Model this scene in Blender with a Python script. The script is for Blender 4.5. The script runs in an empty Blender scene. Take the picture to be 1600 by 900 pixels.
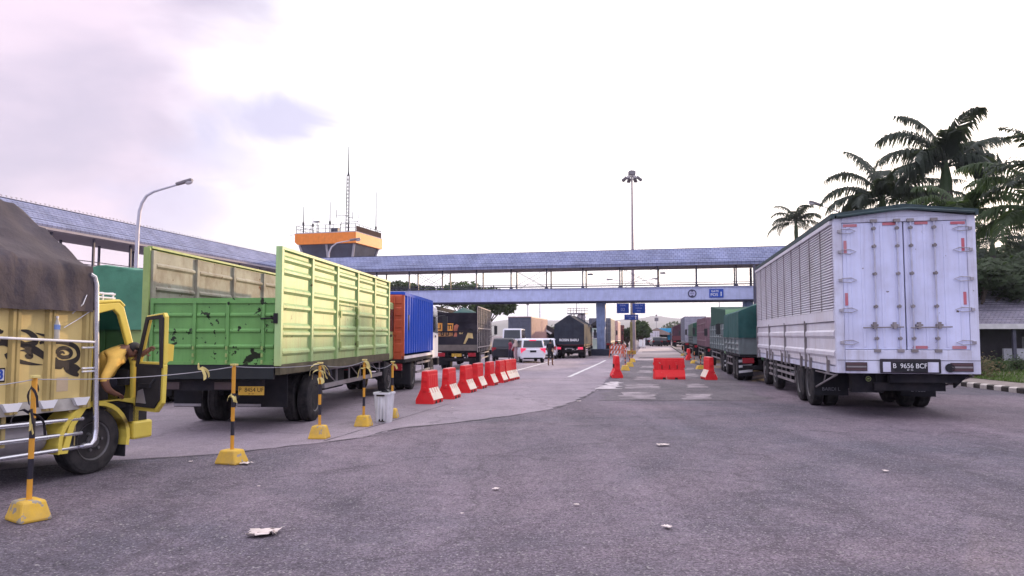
import bpy, bmesh, math, random
from mathutils import Vector, Matrix, noise, Euler

R = math.radians
rnd = random.Random(11)
scene = bpy.context.scene
col = scene.collection

# ------------------------------------------------------------------ camera
CAM_H = 1.65
FPX = 1155.0
PITCH = math.atan(74 / FPX)
cd = bpy.data.cameras.new('camera')
cam = bpy.data.objects.new('camera', cd)
col.objects.link(cam)
cam.location = (0, 0, CAM_H)
cam.rotation_euler = (R(90) + PITCH, 0, 0)
cd.sensor_width = 36
cd.lens = FPX / 1600 * 36
cd.clip_start = 0.05
cd.clip_end = 12000
scene.camera = cam

# ------------------------------------------------------------------ sky and sun
SUN_AZ, SUN_EL = 33.0, 7.5          # clockwise from +Y, above the horizon
w = bpy.data.worlds.new('World')
scene.world = w
w.use_nodes = True
nt = w.node_tree
for n in list(nt.nodes):
    nt.nodes.remove(n)
N, L = nt.nodes, nt.links


def wn(t, **k):
    n = N.new(t)
    for a, b in k.items():
        setattr(n, a, b)
    return n


out = wn('ShaderNodeOutputWorld')
bg = wn('ShaderNodeBackground')
bg.inputs['Strength'].default_value = 0.1
L.new(bg.outputs[0], out.inputs[0])
sky = wn('ShaderNodeTexSky', sky_type='NISHITA', sun_disc=False)
sky.sun_elevation = R(SUN_EL)
sky.sun_rotation = R(SUN_AZ)
sky.air_density = 1.0
sky.dust_density = 2.0
tc = wn('ShaderNodeTexCoord')
# cloud cover: bright towards the sun, a lavender and pink wash away from it, all broken by noise
sund = Vector((math.sin(R(SUN_AZ)) * math.cos(R(SUN_EL)), math.cos(R(SUN_AZ)) * math.cos(R(SUN_EL)), math.sin(R(SUN_EL))))
GEN = tc.outputs['Generated']


def wmath(op, a, b_=None, c_=None):
    n = wn('ShaderNodeMath', operation=op)
    for i_, v in enumerate((a, b_, c_)):
        if v is None:
            continue
        if isinstance(v, (int, float)):
            n.inputs[i_].default_value = v
        else:
            L.new(v, n.inputs[i_])
    return n.outputs[0]


def wdot(v):
    n = wn('ShaderNodeVectorMath', operation='DOT_PRODUCT')
    L.new(GEN, n.inputs[0])
    n.inputs[1].default_value = v
    return n.outputs['Value']


def wnoise(scale, loc_, detail=6, dist=0.3, ro=0.5):
    m_ = wn('ShaderNodeMapping')
    m_.inputs['Scale'].default_value = scale
    m_.inputs['Location'].default_value = loc_
    L.new(GEN, m_.inputs[0])
    n = wn('ShaderNodeTexNoise')
    n.inputs['Scale'].default_value = 1.0
    n.inputs['Detail'].default_value = detail
    n.inputs['Roughness'].default_value = ro
    n.inputs['Distortion'].default_value = dist
    L.new(m_.outputs[0], n.inputs['Vector'])
    return n.outputs['Fac']


def wrange(f, a, b_, lo=0.0, hi=1.0):
    n = wn('ShaderNodeMapRange', interpolation_type='SMOOTHSTEP')
    for k, v in (('From Min', a), ('From Max', b_), ('To Min', lo), ('To Max', hi)):
        n.inputs[k].default_value = v
    L.new(f, n.inputs['Value'])
    return n.outputs['Result']


def wmix(f, a, b_):
    n = wn('ShaderNodeMixRGB')
    for i_, v in enumerate((f, a, b_)):
        if isinstance(v, tuple):
            n.inputs[i_].default_value = v
        elif isinstance(v, float):
            n.inputs[i_].default_value = v
        else:
            L.new(v, n.inputs[i_])
    return n.outputs[0]


sd_ = wdot(sund)
n1 = wnoise((3.2, 3.2, 6.0), (0.3, 0.4, 1.7))
n2 = wnoise((7.5, 7.5, 13.0), (4.3, 1.4, 0.7), 7, 0.5, 0.55)
wash = wmix(wrange(n1, 0.36, 0.62), (4.6, 4.1, 5.3, 1), (6.9, 5.7, 6.8, 1))
v1 = wmath('MULTIPLY_ADD', n1, 0.26, wmath('MULTIPLY_ADD', n2, 0.14, sd_))
cur = wmix(wrange(v1, 0.70, 0.90), wash, (10.4, 10.2, 10.8, 1))
# one blue grey cloud above the tower and a long thin one under it, as directions in the sky
for (cx_, cy_, cz_, wide, k_) in ((-0.297, 0.918, 0.264, 0.0115, 0.9), (-0.345, 0.913, 0.216, 0.012, 0.55), (-0.40, 0.905, 0.155, 0.012, 0.6)):
    cv = Vector((cx_, cy_, cz_)).normalized()
    m_ = wn('ShaderNodeVectorMath', operation='SUBTRACT')
    L.new(GEN, m_.inputs[0])
    m_.inputs[1].default_value = cv
    q_ = wn('ShaderNodeVectorMath', operation='MULTIPLY')
    L.new(m_.outputs[0], q_.inputs[0])
    q_.inputs[1].default_value = (0.85, 0.85, 2.1)
    l_ = wn('ShaderNodeVectorMath', operation='LENGTH')
    L.new(q_.outputs[0], l_.inputs[0])
    dd = wmath('MULTIPLY_ADD', n2, -0.20, wmath('ADD', l_.outputs['Value'], 0.10))
    cur = wmix(wrange(dd, 0.02, 0.10, k_, 0.0), cur, (4.6, 4.45, 6.2, 1))
# sky behind the camera, out of view: brightened and made bluer as fill light
cur = wmix(wrange(sd_, -0.1, 0.32, 1.0, 0.0), cur, (8.3, 8.1, 10.6, 1))
sepz = wn('ShaderNodeSeparateXYZ')
L.new(GEN, sepz.inputs[0])
# zenith, out of view: brightened to lift the ground and darken beneath the lorries
cur = wmix(wrange(sepz.outputs['Z'], 0.46, 0.85), cur, (16.0, 15.4, 17.0, 1))
cur = wmix(wrange(sd_, 0.80, 0.99), cur, (15.0, 14.2, 13.8, 1))
mix = wn('ShaderNodeMixRGB')
mix.inputs['Fac'].default_value = 0.9
L.new(sky.outputs[0], mix.inputs[1])
L.new(cur, mix.inputs[2])
# a band of pale blue air low over the horizon
sz = wn('ShaderNodeSeparateXYZ')
L.new(tc.outputs['Generated'], sz.inputs[0])
mr_ = wn('ShaderNodeMapRange')
mr_.inputs['From Min'].default_value = 0.0
mr_.inputs['From Max'].default_value = 0.075
mr_.inputs['To Min'].default_value = 0.75
mr_.inputs['To Max'].default_value = 0.0
L.new(sz.outputs['Z'], mr_.inputs['Value'])
mix2 = wn('ShaderNodeMixRGB')
L.new(mr_.outputs[0], mix2.inputs['Fac'])
L.new(mix.outputs[0], mix2.inputs[1])
mix2.inputs[2].default_value = (7.6, 8.3, 10.2, 1)
L.new(mix2.outputs[0], bg.inputs[0])

sl = bpy.data.lights.new('sun', 'SUN')
so = bpy.data.objects.new('sun', sl)
col.objects.link(so)
sl.energy = 3.3
sl.angle = R(0.6)
sl.color = (1.0, 0.70, 0.42)
so.rotation_euler = (-sund).to_track_quat('-Z', 'Y').to_euler()

vs = scene.view_settings
vs.view_transform = 'Standard'
vs.look = 'None'
vs.exposure = 0.66
vs.gamma = 1.0
vs.use_curve_mapping = False
scene.cycles.max_bounces = 6
scene.cycles.transparent_max_bounces = 12
scene.cycles.use_denoising = True


# ------------------------------------------------------------------ places
def gz(y):
    """height of the ground: the yard falls 20 cm between 20 m and 50 m"""
    return -0.2 * min(1.0, max(0.0, (y - 20) / 30.0))


_F = Vector((0, math.cos(PITCH), math.sin(PITCH)))
_U = Vector((0, -math.sin(PITCH), math.cos(PITCH)))


def ray(px, py):
    return Vector(((px - 800) / FPX, 0, 0)) + _F + _U * ((450 - py) / FPX)


def at(px, py, Y):
    """the point seen at a picture position, Y metres ahead"""
    d = ray(px, py)
    return Vector((0, 0, CAM_H)) + d * (Y / d.y)


def G(px, py):
    """the ground point seen at a picture position"""
    d = ray(px, py)
    z = 0.0
    for _ in range(12):
        t = (z - CAM_H) / d.z
        z = gz(t * d.y)
    return Vector((t * d.x, t * d.y, z))


# ------------------------------------------------------------------ materials
_M = {}


def mat(name, c, rough=0.65, metal=0.0, var=0.12, scale=2.5, dirt=0.0, dirtc=(0.06, 0.05, 0.045), dscale=1.2, chips=None,
        chipc=(0.02, 0.017, 0.015), cscale=9.0, streak=0.0, bump=0.0, bscale=40.0, fade=None, blotchc=(0.5, 0.45, 0.2), coat=0.0, spec=0.28):
    """painted or worn surface: base colour with cloudy variation, grime, vertical streaks, chipped paint and fine bump"""
    if name in _M:
        return _M[name]
    m = bpy.data.materials.new(name)
    m.use_nodes = True
    n, l = m.node_tree.nodes, m.node_tree.links
    b = n['Principled BSDF']
    b.inputs['Roughness'].default_value = rough
    b.inputs['Metallic'].default_value = metal
    b.inputs['Specular IOR Level'].default_value = spec
    b.inputs['Coat Weight'].default_value = coat
    av = n.new('ShaderNodeVectorMath')
    av.operation = 'MULTIPLY_ADD'
    l.new(n.new('ShaderNodeObjectInfo').outputs['Random'], av.inputs[0])
    av.inputs[1].default_value = (31.0, 17.0, 23.0)
    l.new(n.new('ShaderNodeTexCoord').outputs['Object'], av.inputs[2])
    co = av.outputs[0]

    def tex(s, det=5, vec=co, ro=0.6):
        t = n.new('ShaderNodeTexNoise')
        t.inputs['Scale'].default_value = s
        t.inputs['Detail'].default_value = det
        t.inputs['Roughness'].default_value = ro
        l.new(vec, t.inputs['Vector'])
        return t.outputs['Fac']

    def rmp(f, a, bb):
        r = n.new('ShaderNodeMapRange')
        r.inputs['From Min'].default_value = a
        r.inputs['From Max'].default_value = bb
        l.new(f, r.inputs['Value'])
        return r.outputs['Result']

    def mixc(f, c1, c2, mode='MIX'):
        x = n.new('ShaderNodeMixRGB')
        x.blend_type = mode
        for i, v in ((0, f), (1, c1), (2, c2)):
            if isinstance(v, (int, float)):
                x.inputs[i].default_value = v
            elif isinstance(v, tuple):
                x.inputs[i].default_value = v + (1,) if len(v) == 3 else v
            else:
                l.new(v, x.inputs[i])
        return x.outputs[0]

    def mulf(f, k):
        x = n.new('ShaderNodeMath')
        x.operation = 'MULTIPLY'
        l.new(f, x.inputs[0])
        x.inputs[1].default_value = k
        return x.outputs[0]

    lo = tuple(max(0, v * (1 - var)) for v in c)
    hi = tuple(min(1, v * (1 + var)) for v in c)
    cur = mixc(rmp(tex(scale), 0.3, 0.7), lo, hi)
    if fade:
        cur = mixc(mulf(rmp(tex(0.55, 3), 0.42, 0.66), fade), cur, blotchc)
    if dirt:
        cur = mixc(mulf(rmp(tex(dscale, 8), 0.42, 0.75), dirt), cur, dirtc)
    if streak:
        mp_ = n.new('ShaderNodeMapping')
        mp_.inputs['Scale'].default_value = (7, 7, 0.45)
        l.new(co, mp_.inputs[0])
        cur = mixc(mulf(rmp(tex(1.6, 6, mp_.outputs[0]), 0.5, 0.78), streak), cur, dirtc)
    if chips:
        cur = mixc(rmp(tex(cscale, 6), chips, chips + 0.015), cur, chipc)
    l.new(cur, b.inputs['Base Color'])
    rr = n.new('ShaderNodeMapRange')
    rr.inputs['To Min'].default_value = max(0.02, rough - 0.1)
    rr.inputs['To Max'].default_value = min(1, rough + 0.12)
    l.new(tex(scale * 2.3), rr.inputs['Value'])
    l.new(rr.outputs['Result'], b.inputs['Roughness'])
    if bump:
        bp = n.new('ShaderNodeBump')
        bp.inputs['Strength'].default_value = bump
        bp.inputs['Distance'].default_value = 0.02
        l.new(tex(bscale, 4), bp.inputs['Height'])
        l.new(bp.outputs[0], b.inputs['Normal'])
    _M[name] = m
    return m


def translucent(m, c, k=0.35):
    """leaves let some light through"""
    n, l = m.node_tree.nodes, m.node_tree.links
    b, o = n['Principled BSDF'], n['Material Output']
    t = n.new('ShaderNodeBsdfTranslucent')
    t.inputs['Color'].default_value = c + (1,)
    x = n.new('ShaderNodeMixShader')
    x.inputs[0].default_value = k
    l.new(b.outputs[0], x.inputs[1])
    l.new(t.outputs[0], x.inputs[2])
    l.new(x.outputs[0], o.inputs['Surface'])
    return m


def clear_glass(name, tint):
    """tinted pane one can see through"""
    m = mat(name, (0.02, 0.025, 0.025), 0.1)
    n, l = m.node_tree.nodes, m.node_tree.links
    t = n.new('ShaderNodeBsdfTransparent')
    t.inputs['Color'].default_value = tint + (1,)
    x = n.new('ShaderNodeMixShader')
    x.inputs[0].default_value = 0.62
    l.new(n['Principled BSDF'].outputs[0], x.inputs[1])
    l.new(t.outputs[0], x.inputs[2])
    l.new(x.outputs[0], n['Material Output'].inputs['Surface'])
    return m


def lamp_mat(name, c, strength):
    if name in _M:
        return _M[name]
    m = mat(name, c, 0.3, var=0.05)
    b = m.node_tree.nodes['Principled BSDF']
    b.inputs['Emission Color'].default_value = c + (1,)
    b.inputs['Emission Strength'].default_value = strength
    return m


def glass_mat(name, c=(0.02, 0.025, 0.03), rough=0.06):
    return mat(name, c, max(rough, 0.1), var=0.2, scale=1.0, spec=0.5)


# ------------------------------------------------------------------ mesh builder
class MB:
    def __init__(s):
        s.bm = bmesh.new()
        s.mi = 0
        s.T = Matrix.Identity(4)

    def v(s, p):
        return s.bm.verts.new(s.T @ Vector(p))

    def f(s, vs):
        try:
            q = s.bm.faces.new(vs)
            q.material_index = s.mi
            return q
        except ValueError:
            return None

    def poly(s, pts):
        return s.f([s.v(p) for p in pts])

    def box(s, x0, x1, y0, y1, z0, z1):
        a = [s.v((x, y, z)) for z in (z0, z1) for y in (y0, y1) for x in (x0, x1)]
        for q in ((0, 2, 3, 1), (4, 5, 7, 6), (0, 1, 5, 4), (2, 6, 7, 3), (0, 4, 6, 2), (1, 3, 7, 5)):
            s.f([a[i] for i in q])
        return s

    def cbox(s, c, size, rot=(0, 0, 0)):
        o = s.T
        s.T = o @ Matrix.Translation(Vector(c)) @ Euler(rot).to_matrix().to_4x4()
        x, y, z = (k / 2 for k in size)
        s.box(-x, x, -y, y, -z, z)
        s.T = o
        return s

    def prism(s, poly, lo, hi, axis='x'):
        """a polygon of (a, b) pairs swept along an axis"""
        def P(a, b, k):
            return {'x': (k, a, b), 'y': (a, k, b), 'z': (a, b, k)}[axis]
        A = [s.v(P(a, b, lo)) for a, b in poly]
        B = [s.v(P(a, b, hi)) for a, b in poly]
        n = len(poly)
        s.f(list(reversed(A)))
        s.f(B)
        for i in range(n):
            s.f([A[i], A[(i + 1) % n], B[(i + 1) % n], B[i]])
        return s

    def tube(s, pts, r, n=8, cap=True):
        pts = [Vector(p) for p in pts]
        rs = r if isinstance(r, (list, tuple)) else [r] * len(pts)
        rings = []
        up = None
        for i, p in enumerate(pts):
            d = (pts[min(i + 1, len(pts) - 1)] - pts[max(i - 1, 0)]).normalized()
            if up is None:
                up = d.orthogonal().normalized()
            up = (up - d * up.dot(d))
            up = up.normalized() if up.length > 1e-6 else d.orthogonal().normalized()
            sd = d.cross(up)
            rings.append([s.v(p + (up * math.cos(2 * math.pi * k / n) + sd * math.sin(2 * math.pi * k / n)) * rs[i]) for k in range(n)])
        for a, b in zip(rings, rings[1:]):
            for k in range(n):
                s.f([a[k], a[(k + 1) % n], b[(k + 1) % n], b[k]])
        if cap:
            s.f(list(reversed(rings[0])))
            s.f(rings[-1])
        return s

    def lathe(s, prof, n=24, axis='z', c=(0, 0, 0)):
        """profile of (radius, height) turned about an axis through c"""
        c = Vector(c)
        rings = []
        for r, h in prof:
            ring = []
            for k in range(n):
                a = 2 * math.pi * k / n
                u, v_ = r * math.cos(a), r * math.sin(a)
                ring.append(s.v(c + Vector({'z': (u, v_, h), 'x': (h, u, v_), 'y': (u, h, v_)}[axis])))
            rings.append(ring)
        for a, b in zip(rings, rings[1:]):
            for k in range(n):
                s.f([a[k], a[(k + 1) % n], b[(k + 1) % n], b[k]])
        s.f(list(reversed(rings[0])))
        s.f(rings[-1])
        return s

    def ball(s, c, r, n=10, sc=(1, 1, 1)):
        c = Vector(c)
        m = max(4, n // 2)
        rows = []
        for i in range(1, m):
            t = math.pi * i / m
            rows.append([s.v(c + Vector((r * sc[0] * math.sin(t) * math.cos(2 * math.pi * k / n), r * sc[1] * math.sin(t) * math.sin(2 * math.pi * k / n), r * sc[2] * math.cos(t)))) for k in range(n)])
        a, b = s.v(c + Vector((0, 0, r * sc[2]))), s.v(c - Vector((0, 0, r * sc[2])))
        for k in range(n):
            s.f([a, rows[0][k], rows[0][(k + 1) % n]])
            s.f([b, rows[-1][(k + 1) % n], rows[-1][k]])
        for p, q in zip(rows, rows[1:]):
            for k in range(n):
                s.f([p[k], q[k], q[(k + 1) % n], p[(k + 1) % n]])
        return s

    def grid(s, fn, nu, nv):
        V = [[s.v(fn(i / nu, j / nv)) for j in range(nv + 1)] for i in range(nu + 1)]
        for i in range(nu):
            for j in range(nv):
                s.f([V[i][j], V[i + 1][j], V[i + 1][j + 1], V[i][j + 1]])
        return V

    def build(s, name, m, parent=None, bevel=0.0, smooth=False, loc=None, solid=0.0, fixn=True, angle=35):
        if fixn:
            bmesh.ops.recalc_face_normals(s.bm, faces=s.bm.faces)
        me = bpy.data.meshes.new(name)
        s.bm.to_mesh(me)
        s.bm.free()
        for x in (m if isinstance(m, (list, tuple)) else [m] if m else []):
            me.materials.append(x)
        if smooth:
            me.polygons.foreach_set('use_smooth', [True] * len(me.polygons))
            me.set_sharp_from_angle(angle=R(angle))
        o = bpy.data.objects.new(name, me)
        col.objects.link(o)
        if parent:
            o.parent = parent
        if loc is not None:
            o.location = loc
        if solid:
            q = o.modifiers.new('s', 'SOLIDIFY')
            q.thickness = solid
            q.offset = 0
        if bevel:
            q = o.modifiers.new('b', 'BEVEL')
            q.width = bevel
            q.segments = 2
            q.limit_method = 'ANGLE'
            q.angle_limit = R(40)
        return o


def thing(name, label, cat, loc=(0, 0, 0), heading=0.0, group=None):
    """an Empty at the thing's base; heading is clockwise from +Y in degrees"""
    o = bpy.data.objects.new(name, None)
    col.objects.link(o)
    o.location = loc
    o.rotation_euler = (0, 0, -R(heading))
    o.empty_display_size = 0.2
    tag(o, label, cat, group)
    return o


def tag(o, label, cat, group=None):
    o['label'] = label
    o['category'] = cat
    if group:
        o['group'] = group
    return o


def struct(o):
    o['kind'] = 'structure'
    return o


def dup(root, loc=None, heading=None, label=None):
    """a copy of a thing with copies of its parts and sub-parts"""
    r = root.copy()
    col.objects.link(r)
    for ch in root.children:
        c = ch.copy()
        col.objects.link(c)
        c.parent = r
        for g in ch.children:
            d = g.copy()
            col.objects.link(d)
            d.parent = c
    if loc is not None:
        r.location = loc
    if heading is not None:
        r.rotation_euler = (0, 0, -R(heading))
    if label:
        r['label'] = label
    return r


def text(name, body, size, m, parent, loc, rot, ext=0.003, sx=1.0, bold=0.0):
    cu = bpy.data.curves.new(name, 'FONT')
    cu.body = body
    cu.size = size
    cu.extrude = ext
    cu.offset = bold
    cu.align_x = 'CENTER'
    cu.align_y = 'CENTER'
    t = bpy.data.objects.new(name, cu)
    col.objects.link(t)
    dg = bpy.context.evaluated_depsgraph_get()
    me = bpy.data.meshes.new_from_object(t.evaluated_get(dg))
    bpy.data.objects.remove(t)
    me.name = name
    me.materials.clear()
    me.materials.append(m)
    o = bpy.data.objects.new(name, me)
    col.objects.link(o)
    o.parent = parent
    o.location = loc
    o.rotation_euler = rot
    o.scale = (sx, 1, 1)
    return o


REAR = (R(90), 0, 0)              # text facing backwards (-y)
RIGHT = (R(90), 0, R(90))         # text facing right (+x)
# ================================================================== ground, road surfaces, hills
def asphalt(name, c, c2, crackc=(0.03, 0.027, 0.03), patch=0.5, agg=1.0, cracks=0.0, rough=0.85, big=0.16, tracks=0.0):
    m = bpy.data.materials.new(name)
    m.use_nodes = True
    n, l = m.node_tree.nodes, m.node_tree.links
    b = n['Principled BSDF']
    b.inputs['Specular IOR Level'].default_value = 0.2
    co = n.new('ShaderNodeTexCoord').outputs['Object']

    def tex(s, det, ro=0.6, dist=0.0):
        t = n.new('ShaderNodeTexNoise')
        t.inputs['Scale'].default_value = s
        t.inputs['Detail'].default_value = det
        t.inputs['Roughness'].default_value = ro
        t.inputs['Distortion'].default_value = dist
        l.new(co, t.inputs['Vector'])
        return t.outputs['Fac']

    def mr(f, a, bb, x, y):
        r = n.new('ShaderNodeMapRange')
        for k, v in (('From Min', a), ('From Max', bb), ('To Min', x), ('To Max', y)):
            r.inputs[k].default_value = v
        l.new(f, r.inputs['Value'])
        return r.outputs['Result']

    def mx(f, a, bb, mode='MIX'):
        x = n.new('ShaderNodeMixRGB')
        x.blend_type = mode
        for i, v in ((0, f), (1, a), (2, bb)):
            if isinstance(v, float):
                x.inputs[i].default_value = v
            elif isinstance(v, tuple):
                x.inputs[i].default_value = v + (1,)
            else:
                l.new(v, x.inputs[i])
        return x.outputs[0]
    cur = mx(mr(tex(big, 6, 0.62, 0.6), 0.38, 0.64, 0, 1), c, c2)
    if tracks:
        mp_ = n.new('ShaderNodeMapping')
        mp_.inputs['Rotation'].default_value = (0, 0, R(11))
        mp_.inputs['Scale'].default_value = (1.0, 0.07, 1)
        l.new(co, mp_.inputs[0])
        t_ = n.new('ShaderNodeTexNoise')
        t_.inputs['Scale'].default_value = 0.9
        t_.inputs['Detail'].default_value = 7
        t_.inputs['Roughness'].default_value = 0.62
        t_.inputs['Distortion'].default_value = 0.25
        l.new(mp_.outputs[0], t_.inputs['Vector'])
        cur = mx(1.0, cur, mr(t_.outputs['Fac'], 0.32, 0.68, 1 - tracks, 1 + tracks), 'MULTIPLY')
        cur = mx(mr(tex(0.42, 8, 0.72, 1.0), 0.58, 0.66, 0, 0.45), cur, tuple(k * 0.5 for k in c))
    cur = mx(mr(tex(0.75, 7, 0.7, 0.4), 0.5, 0.72, 0, patch), cur, tuple(k * 0.62 for k in c))
    cur = mx(mr(tex(1.9, 6, 0.7), 0.54, 0.74, 0, patch * 0.55), cur, tuple(min(1, k * 1.5) for k in c2))
    cur = mx(1.0, cur, mr(tex(6.5, 7, 0.78), 0.34, 0.66, 1 - 0.17 * agg, 1 + 0.17 * agg), 'MULTIPLY')
    # the aggregate: grains of stone a few millimetres to two centimetres wide
    vo = n.new('ShaderNodeTexVoronoi')
    vo.inputs['Scale'].default_value = 85
    l.new(co, vo.inputs['Vector'])
    sep = n.new('ShaderNodeSeparateColor')
    l.new(vo.outputs['Color'], sep.inputs[0])
    cur = mx(1.0, cur, mr(sep.outputs[0], 0, 1, 1 - 0.38 * agg, 1 + 0.38 * agg), 'MULTIPLY')
    cur = mx(mr(sep.outputs[1], 0.955, 0.97, 0, 0.55 * agg), cur, (0.34, 0.32, 0.31))
    cur = mx(1.0, cur, mr(tex(28, 5, 0.75), 0.3, 0.7, 1 - 0.35 * agg, 1 + 0.35 * agg), 'MULTIPLY')
    if agg > 1:
        v2 = n.new('ShaderNodeTexVoronoi')
        v2.inputs['Scale'].default_value = 19
        l.new(co, v2.inputs['Vector'])
        s2 = n.new('ShaderNodeSeparateColor')
        l.new(v2.outputs['Color'], s2.inputs[0])
        l_ = n.new('ShaderNodeMath')
        l_.operation = 'MULTIPLY'
        l.new(mr(s2.outputs[0], 0.965, 0.97, 0, 1), l_.inputs[0])
        l.new(mr(v2.outputs['Distance'], 0.18, 0.3, 1, 0), l_.inputs[1])
        cur = mx(l_.outputs[0], cur, (0.27, 0.25, 0.25))
    if cracks:
        wv = n.new('ShaderNodeTexVoronoi')
        wv.feature = 'DISTANCE_TO_EDGE'
        wv.inputs['Scale'].default_value = 0.28
        ad = n.new('ShaderNodeVectorMath')
        ad.operation = 'ADD'
        nn = n.new('ShaderNodeTexNoise')
        nn.inputs['Scale'].default_value = 1.6
        nn.inputs['Detail'].default_value = 6
        l.new(co, nn.inputs['Vector'])
        l.new(co, ad.inputs[0])
        l.new(nn.outputs['Color'], ad.inputs[1])
        l.new(ad.outputs[0], wv.inputs['Vector'])
        cur = mx(mr(wv.outputs['Distance'], 0.004, 0.012, cracks, 0), cur, crackc)
    l.new(cur, b.inputs['Base Color'])
    l.new(mr(tex(1.2, 6), 0.3, 0.7, rough - 0.1, rough + 0.1), b.inputs['Roughness'])
    bp = n.new('ShaderNodeBump')
    bp.inputs['Strength'].default_value = 0.5 * agg
    bp.inputs['Distance'].default_value = 0.012
    l.new(tex(70, 5, 0.8), bp.inputs['Height'])
    l.new(bp.outputs[0], b.inputs['Normal'])
    return m


M_asph = asphalt('asphalt', (0.093, 0.083, 0.105), (0.172, 0.134, 0.160), cracks=0.25, tracks=0.22, agg=1.15)
M_apron = asphalt('pale_asphalt', (0.20, 0.168, 0.20), (0.285, 0.236, 0.268), patch=0.38, tracks=0.12, agg=0.55, cracks=0.25, rough=0.78)
M_lane = asphalt('lane_concrete', (0.31, 0.26, 0.268), (0.38, 0.315, 0.32), patch=0.3, agg=0.35, rough=0.8)
M_worn = asphalt('worn_screed', (0.13, 0.112, 0.125), (0.32, 0.275, 0.295), patch=0.6, agg=0.6, big=1.3)
M_dark = asphalt('dark_asphalt', (0.085, 0.076, 0.088), (0.115, 0.10, 0.114), agg=0.6)
M_pave = asphalt('paving', (0.22, 0.185, 0.175), (0.28, 0.235, 0.215), agg=0.4)


def rows(y0, y1):
    ys, y = [], y0
    while y < y1:
        ys.append(y)
        y += 0.18 if y < 30 else (0.6 if y < 70 else 25)
    return ys + [y1]


def strip(name, y0, y1, xl, xr, dz, m, ys=None, ragged=0.0, kind='structure'):
    """a flat surface lying dz above the ground between two edges xl(y) and xr(y)"""
    b = MB()
    prev = None
    for y in (ys or rows(y0, y1)):
        j1 = ragged * (noise.noise(Vector((y * 2.1, dz * 900, 0))) + 0.6 * noise.noise(Vector((y * 6.3, dz * 700, 3))))
        j0 = ragged * noise.noise(Vector((y * 2.4, dz * 500, 7)))
        a, c = b.v((xl(y) + j0, y, gz(y) + dz)), b.v((xr(y) + j1, y, gz(y) + dz))
        if prev:
            b.f([prev[0], prev[1], c, a])
        prev = (a, c)
    o = b.build(name, m, fixn=False)
    o['kind'] = kind
    return o


def interp(pts):
    pts = sorted(pts)

    def fn(y):
        if y <= pts[0][0]:
            (a, p), (c, q) = pts[0], pts[1]
        elif y >= pts[-1][0]:
            (a, p), (c, q) = pts[-2], pts[-1]
        else:
            for (a, p), (c, q) in zip(pts, pts[1:]):
                if a <= y <= c:
                    break
        return p + (q - p) * (y - a) / (c - a)
    return fn


b = MB()
xs = [-4500, -400, -80, -30, -10, 0, 10, 30, 80, 400, 4500]
ys = [-60, -10, 0, 5, 10, 15, 20, 25, 30, 35, 40, 45, 50, 60, 90, 200, 600, 5300]
V = [[b.v((x, y, gz(y))) for x in xs] for y in ys]
for r0, r1 in zip(V, V[1:]):
    for i in range(len(xs) - 1):
        b.f([r0[i], r0[i + 1], r1[i + 1], r1[i]])
struct(b.build('ground', M_asph, fixn=False))

edge = [(-420, 775), (0, 735), (120, 724), (235, 717), (330, 711), (440, 699), (560, 685), (625, 669), (700, 662), (790, 651), (862, 640), (905, 625), (938, 606), (950, 592), (962, 576), (972, 562), (985, 548)]
ep = [(G(*p).y, G(*p).x) for p in edge]
ef = interp(ep)
strip('apron_pavement', G(-420, 775).y, 125, lambda y: -70, lambda y: ef(y) if y < ep[-1][0] else ep[-1][1] + 0.195 * (y - ep[-1][0]), 0.004, M_apron, ragged=0.16)
# dark trampled joint along the edge of the apron, and a second joint across it
strip('pavement_joint', G(-420, 775).y, G(938, 606).y, lambda y: ef(y) - 0.008, lambda y: ef(y) + 0.012, 0.008, M_dark, ragged=0.12)
j0, j1 = G(505, 690), G(700, 632)
jf = interp([(j0.y, j0.x), (j1.y, j1.x)])
strip('pavement_joint', j0.y, j1.y, lambda y: jf(y) - 0.012, lambda y: jf(y) + 0.012, 0.008, M_dark, ragged=0.02)
jy = G(800, 592).y
strip('pavement_joint', jy - 0.05, jy + 0.06, lambda y: -14, lambda y: G(893, 592).x, 0.008, M_dark, ys=[jy - 0.05, jy + 0.06])
M_line = mat('road_paint', (0.62, 0.60, 0.60), 0.7, var=0.15, dirt=0.75, dirtc=(0.2, 0.18, 0.19), dscale=3.0)
for p, q, wd in (((889, 589), (946, 563), 0.085), ((792, 583), (845, 569), 0.075), ((845, 569), (866, 563), 0.075)):
    a, c = G(*p), G(*q)
    g = interp([(a.y, a.x), (c.y, c.x)])
    strip('lane_line', a.y, c.y, lambda y: g(y) - wd, lambda y: g(y) + wd, 0.0085, M_line, ragged=0.03)

# centre lane: pink concrete slabs beyond a worn strip of pale rungs
RD = 0.20


def lane(px0, py0, px1, py1):
    a, c = G(px0, py0), G(px1, py1)
    return a, c


def quadstrip(name, pl, pr, ql, qr, dz, m, ragged=0.0):
    """near-left, near-right, far-left, far-right picture points"""
    a, c, d, e_ = G(*pl), G(*pr), G(*ql), G(*qr)
    y0, y1 = (a.y + c.y) / 2, (d.y + e_.y) / 2
    fl, fr = interp([(y0, a.x), (y1, d.x)]), interp([(y0, c.x), (y1, e_.x)])
    return strip(name, y0, y1, fl, fr, dz, m, ragged=ragged)


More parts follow.
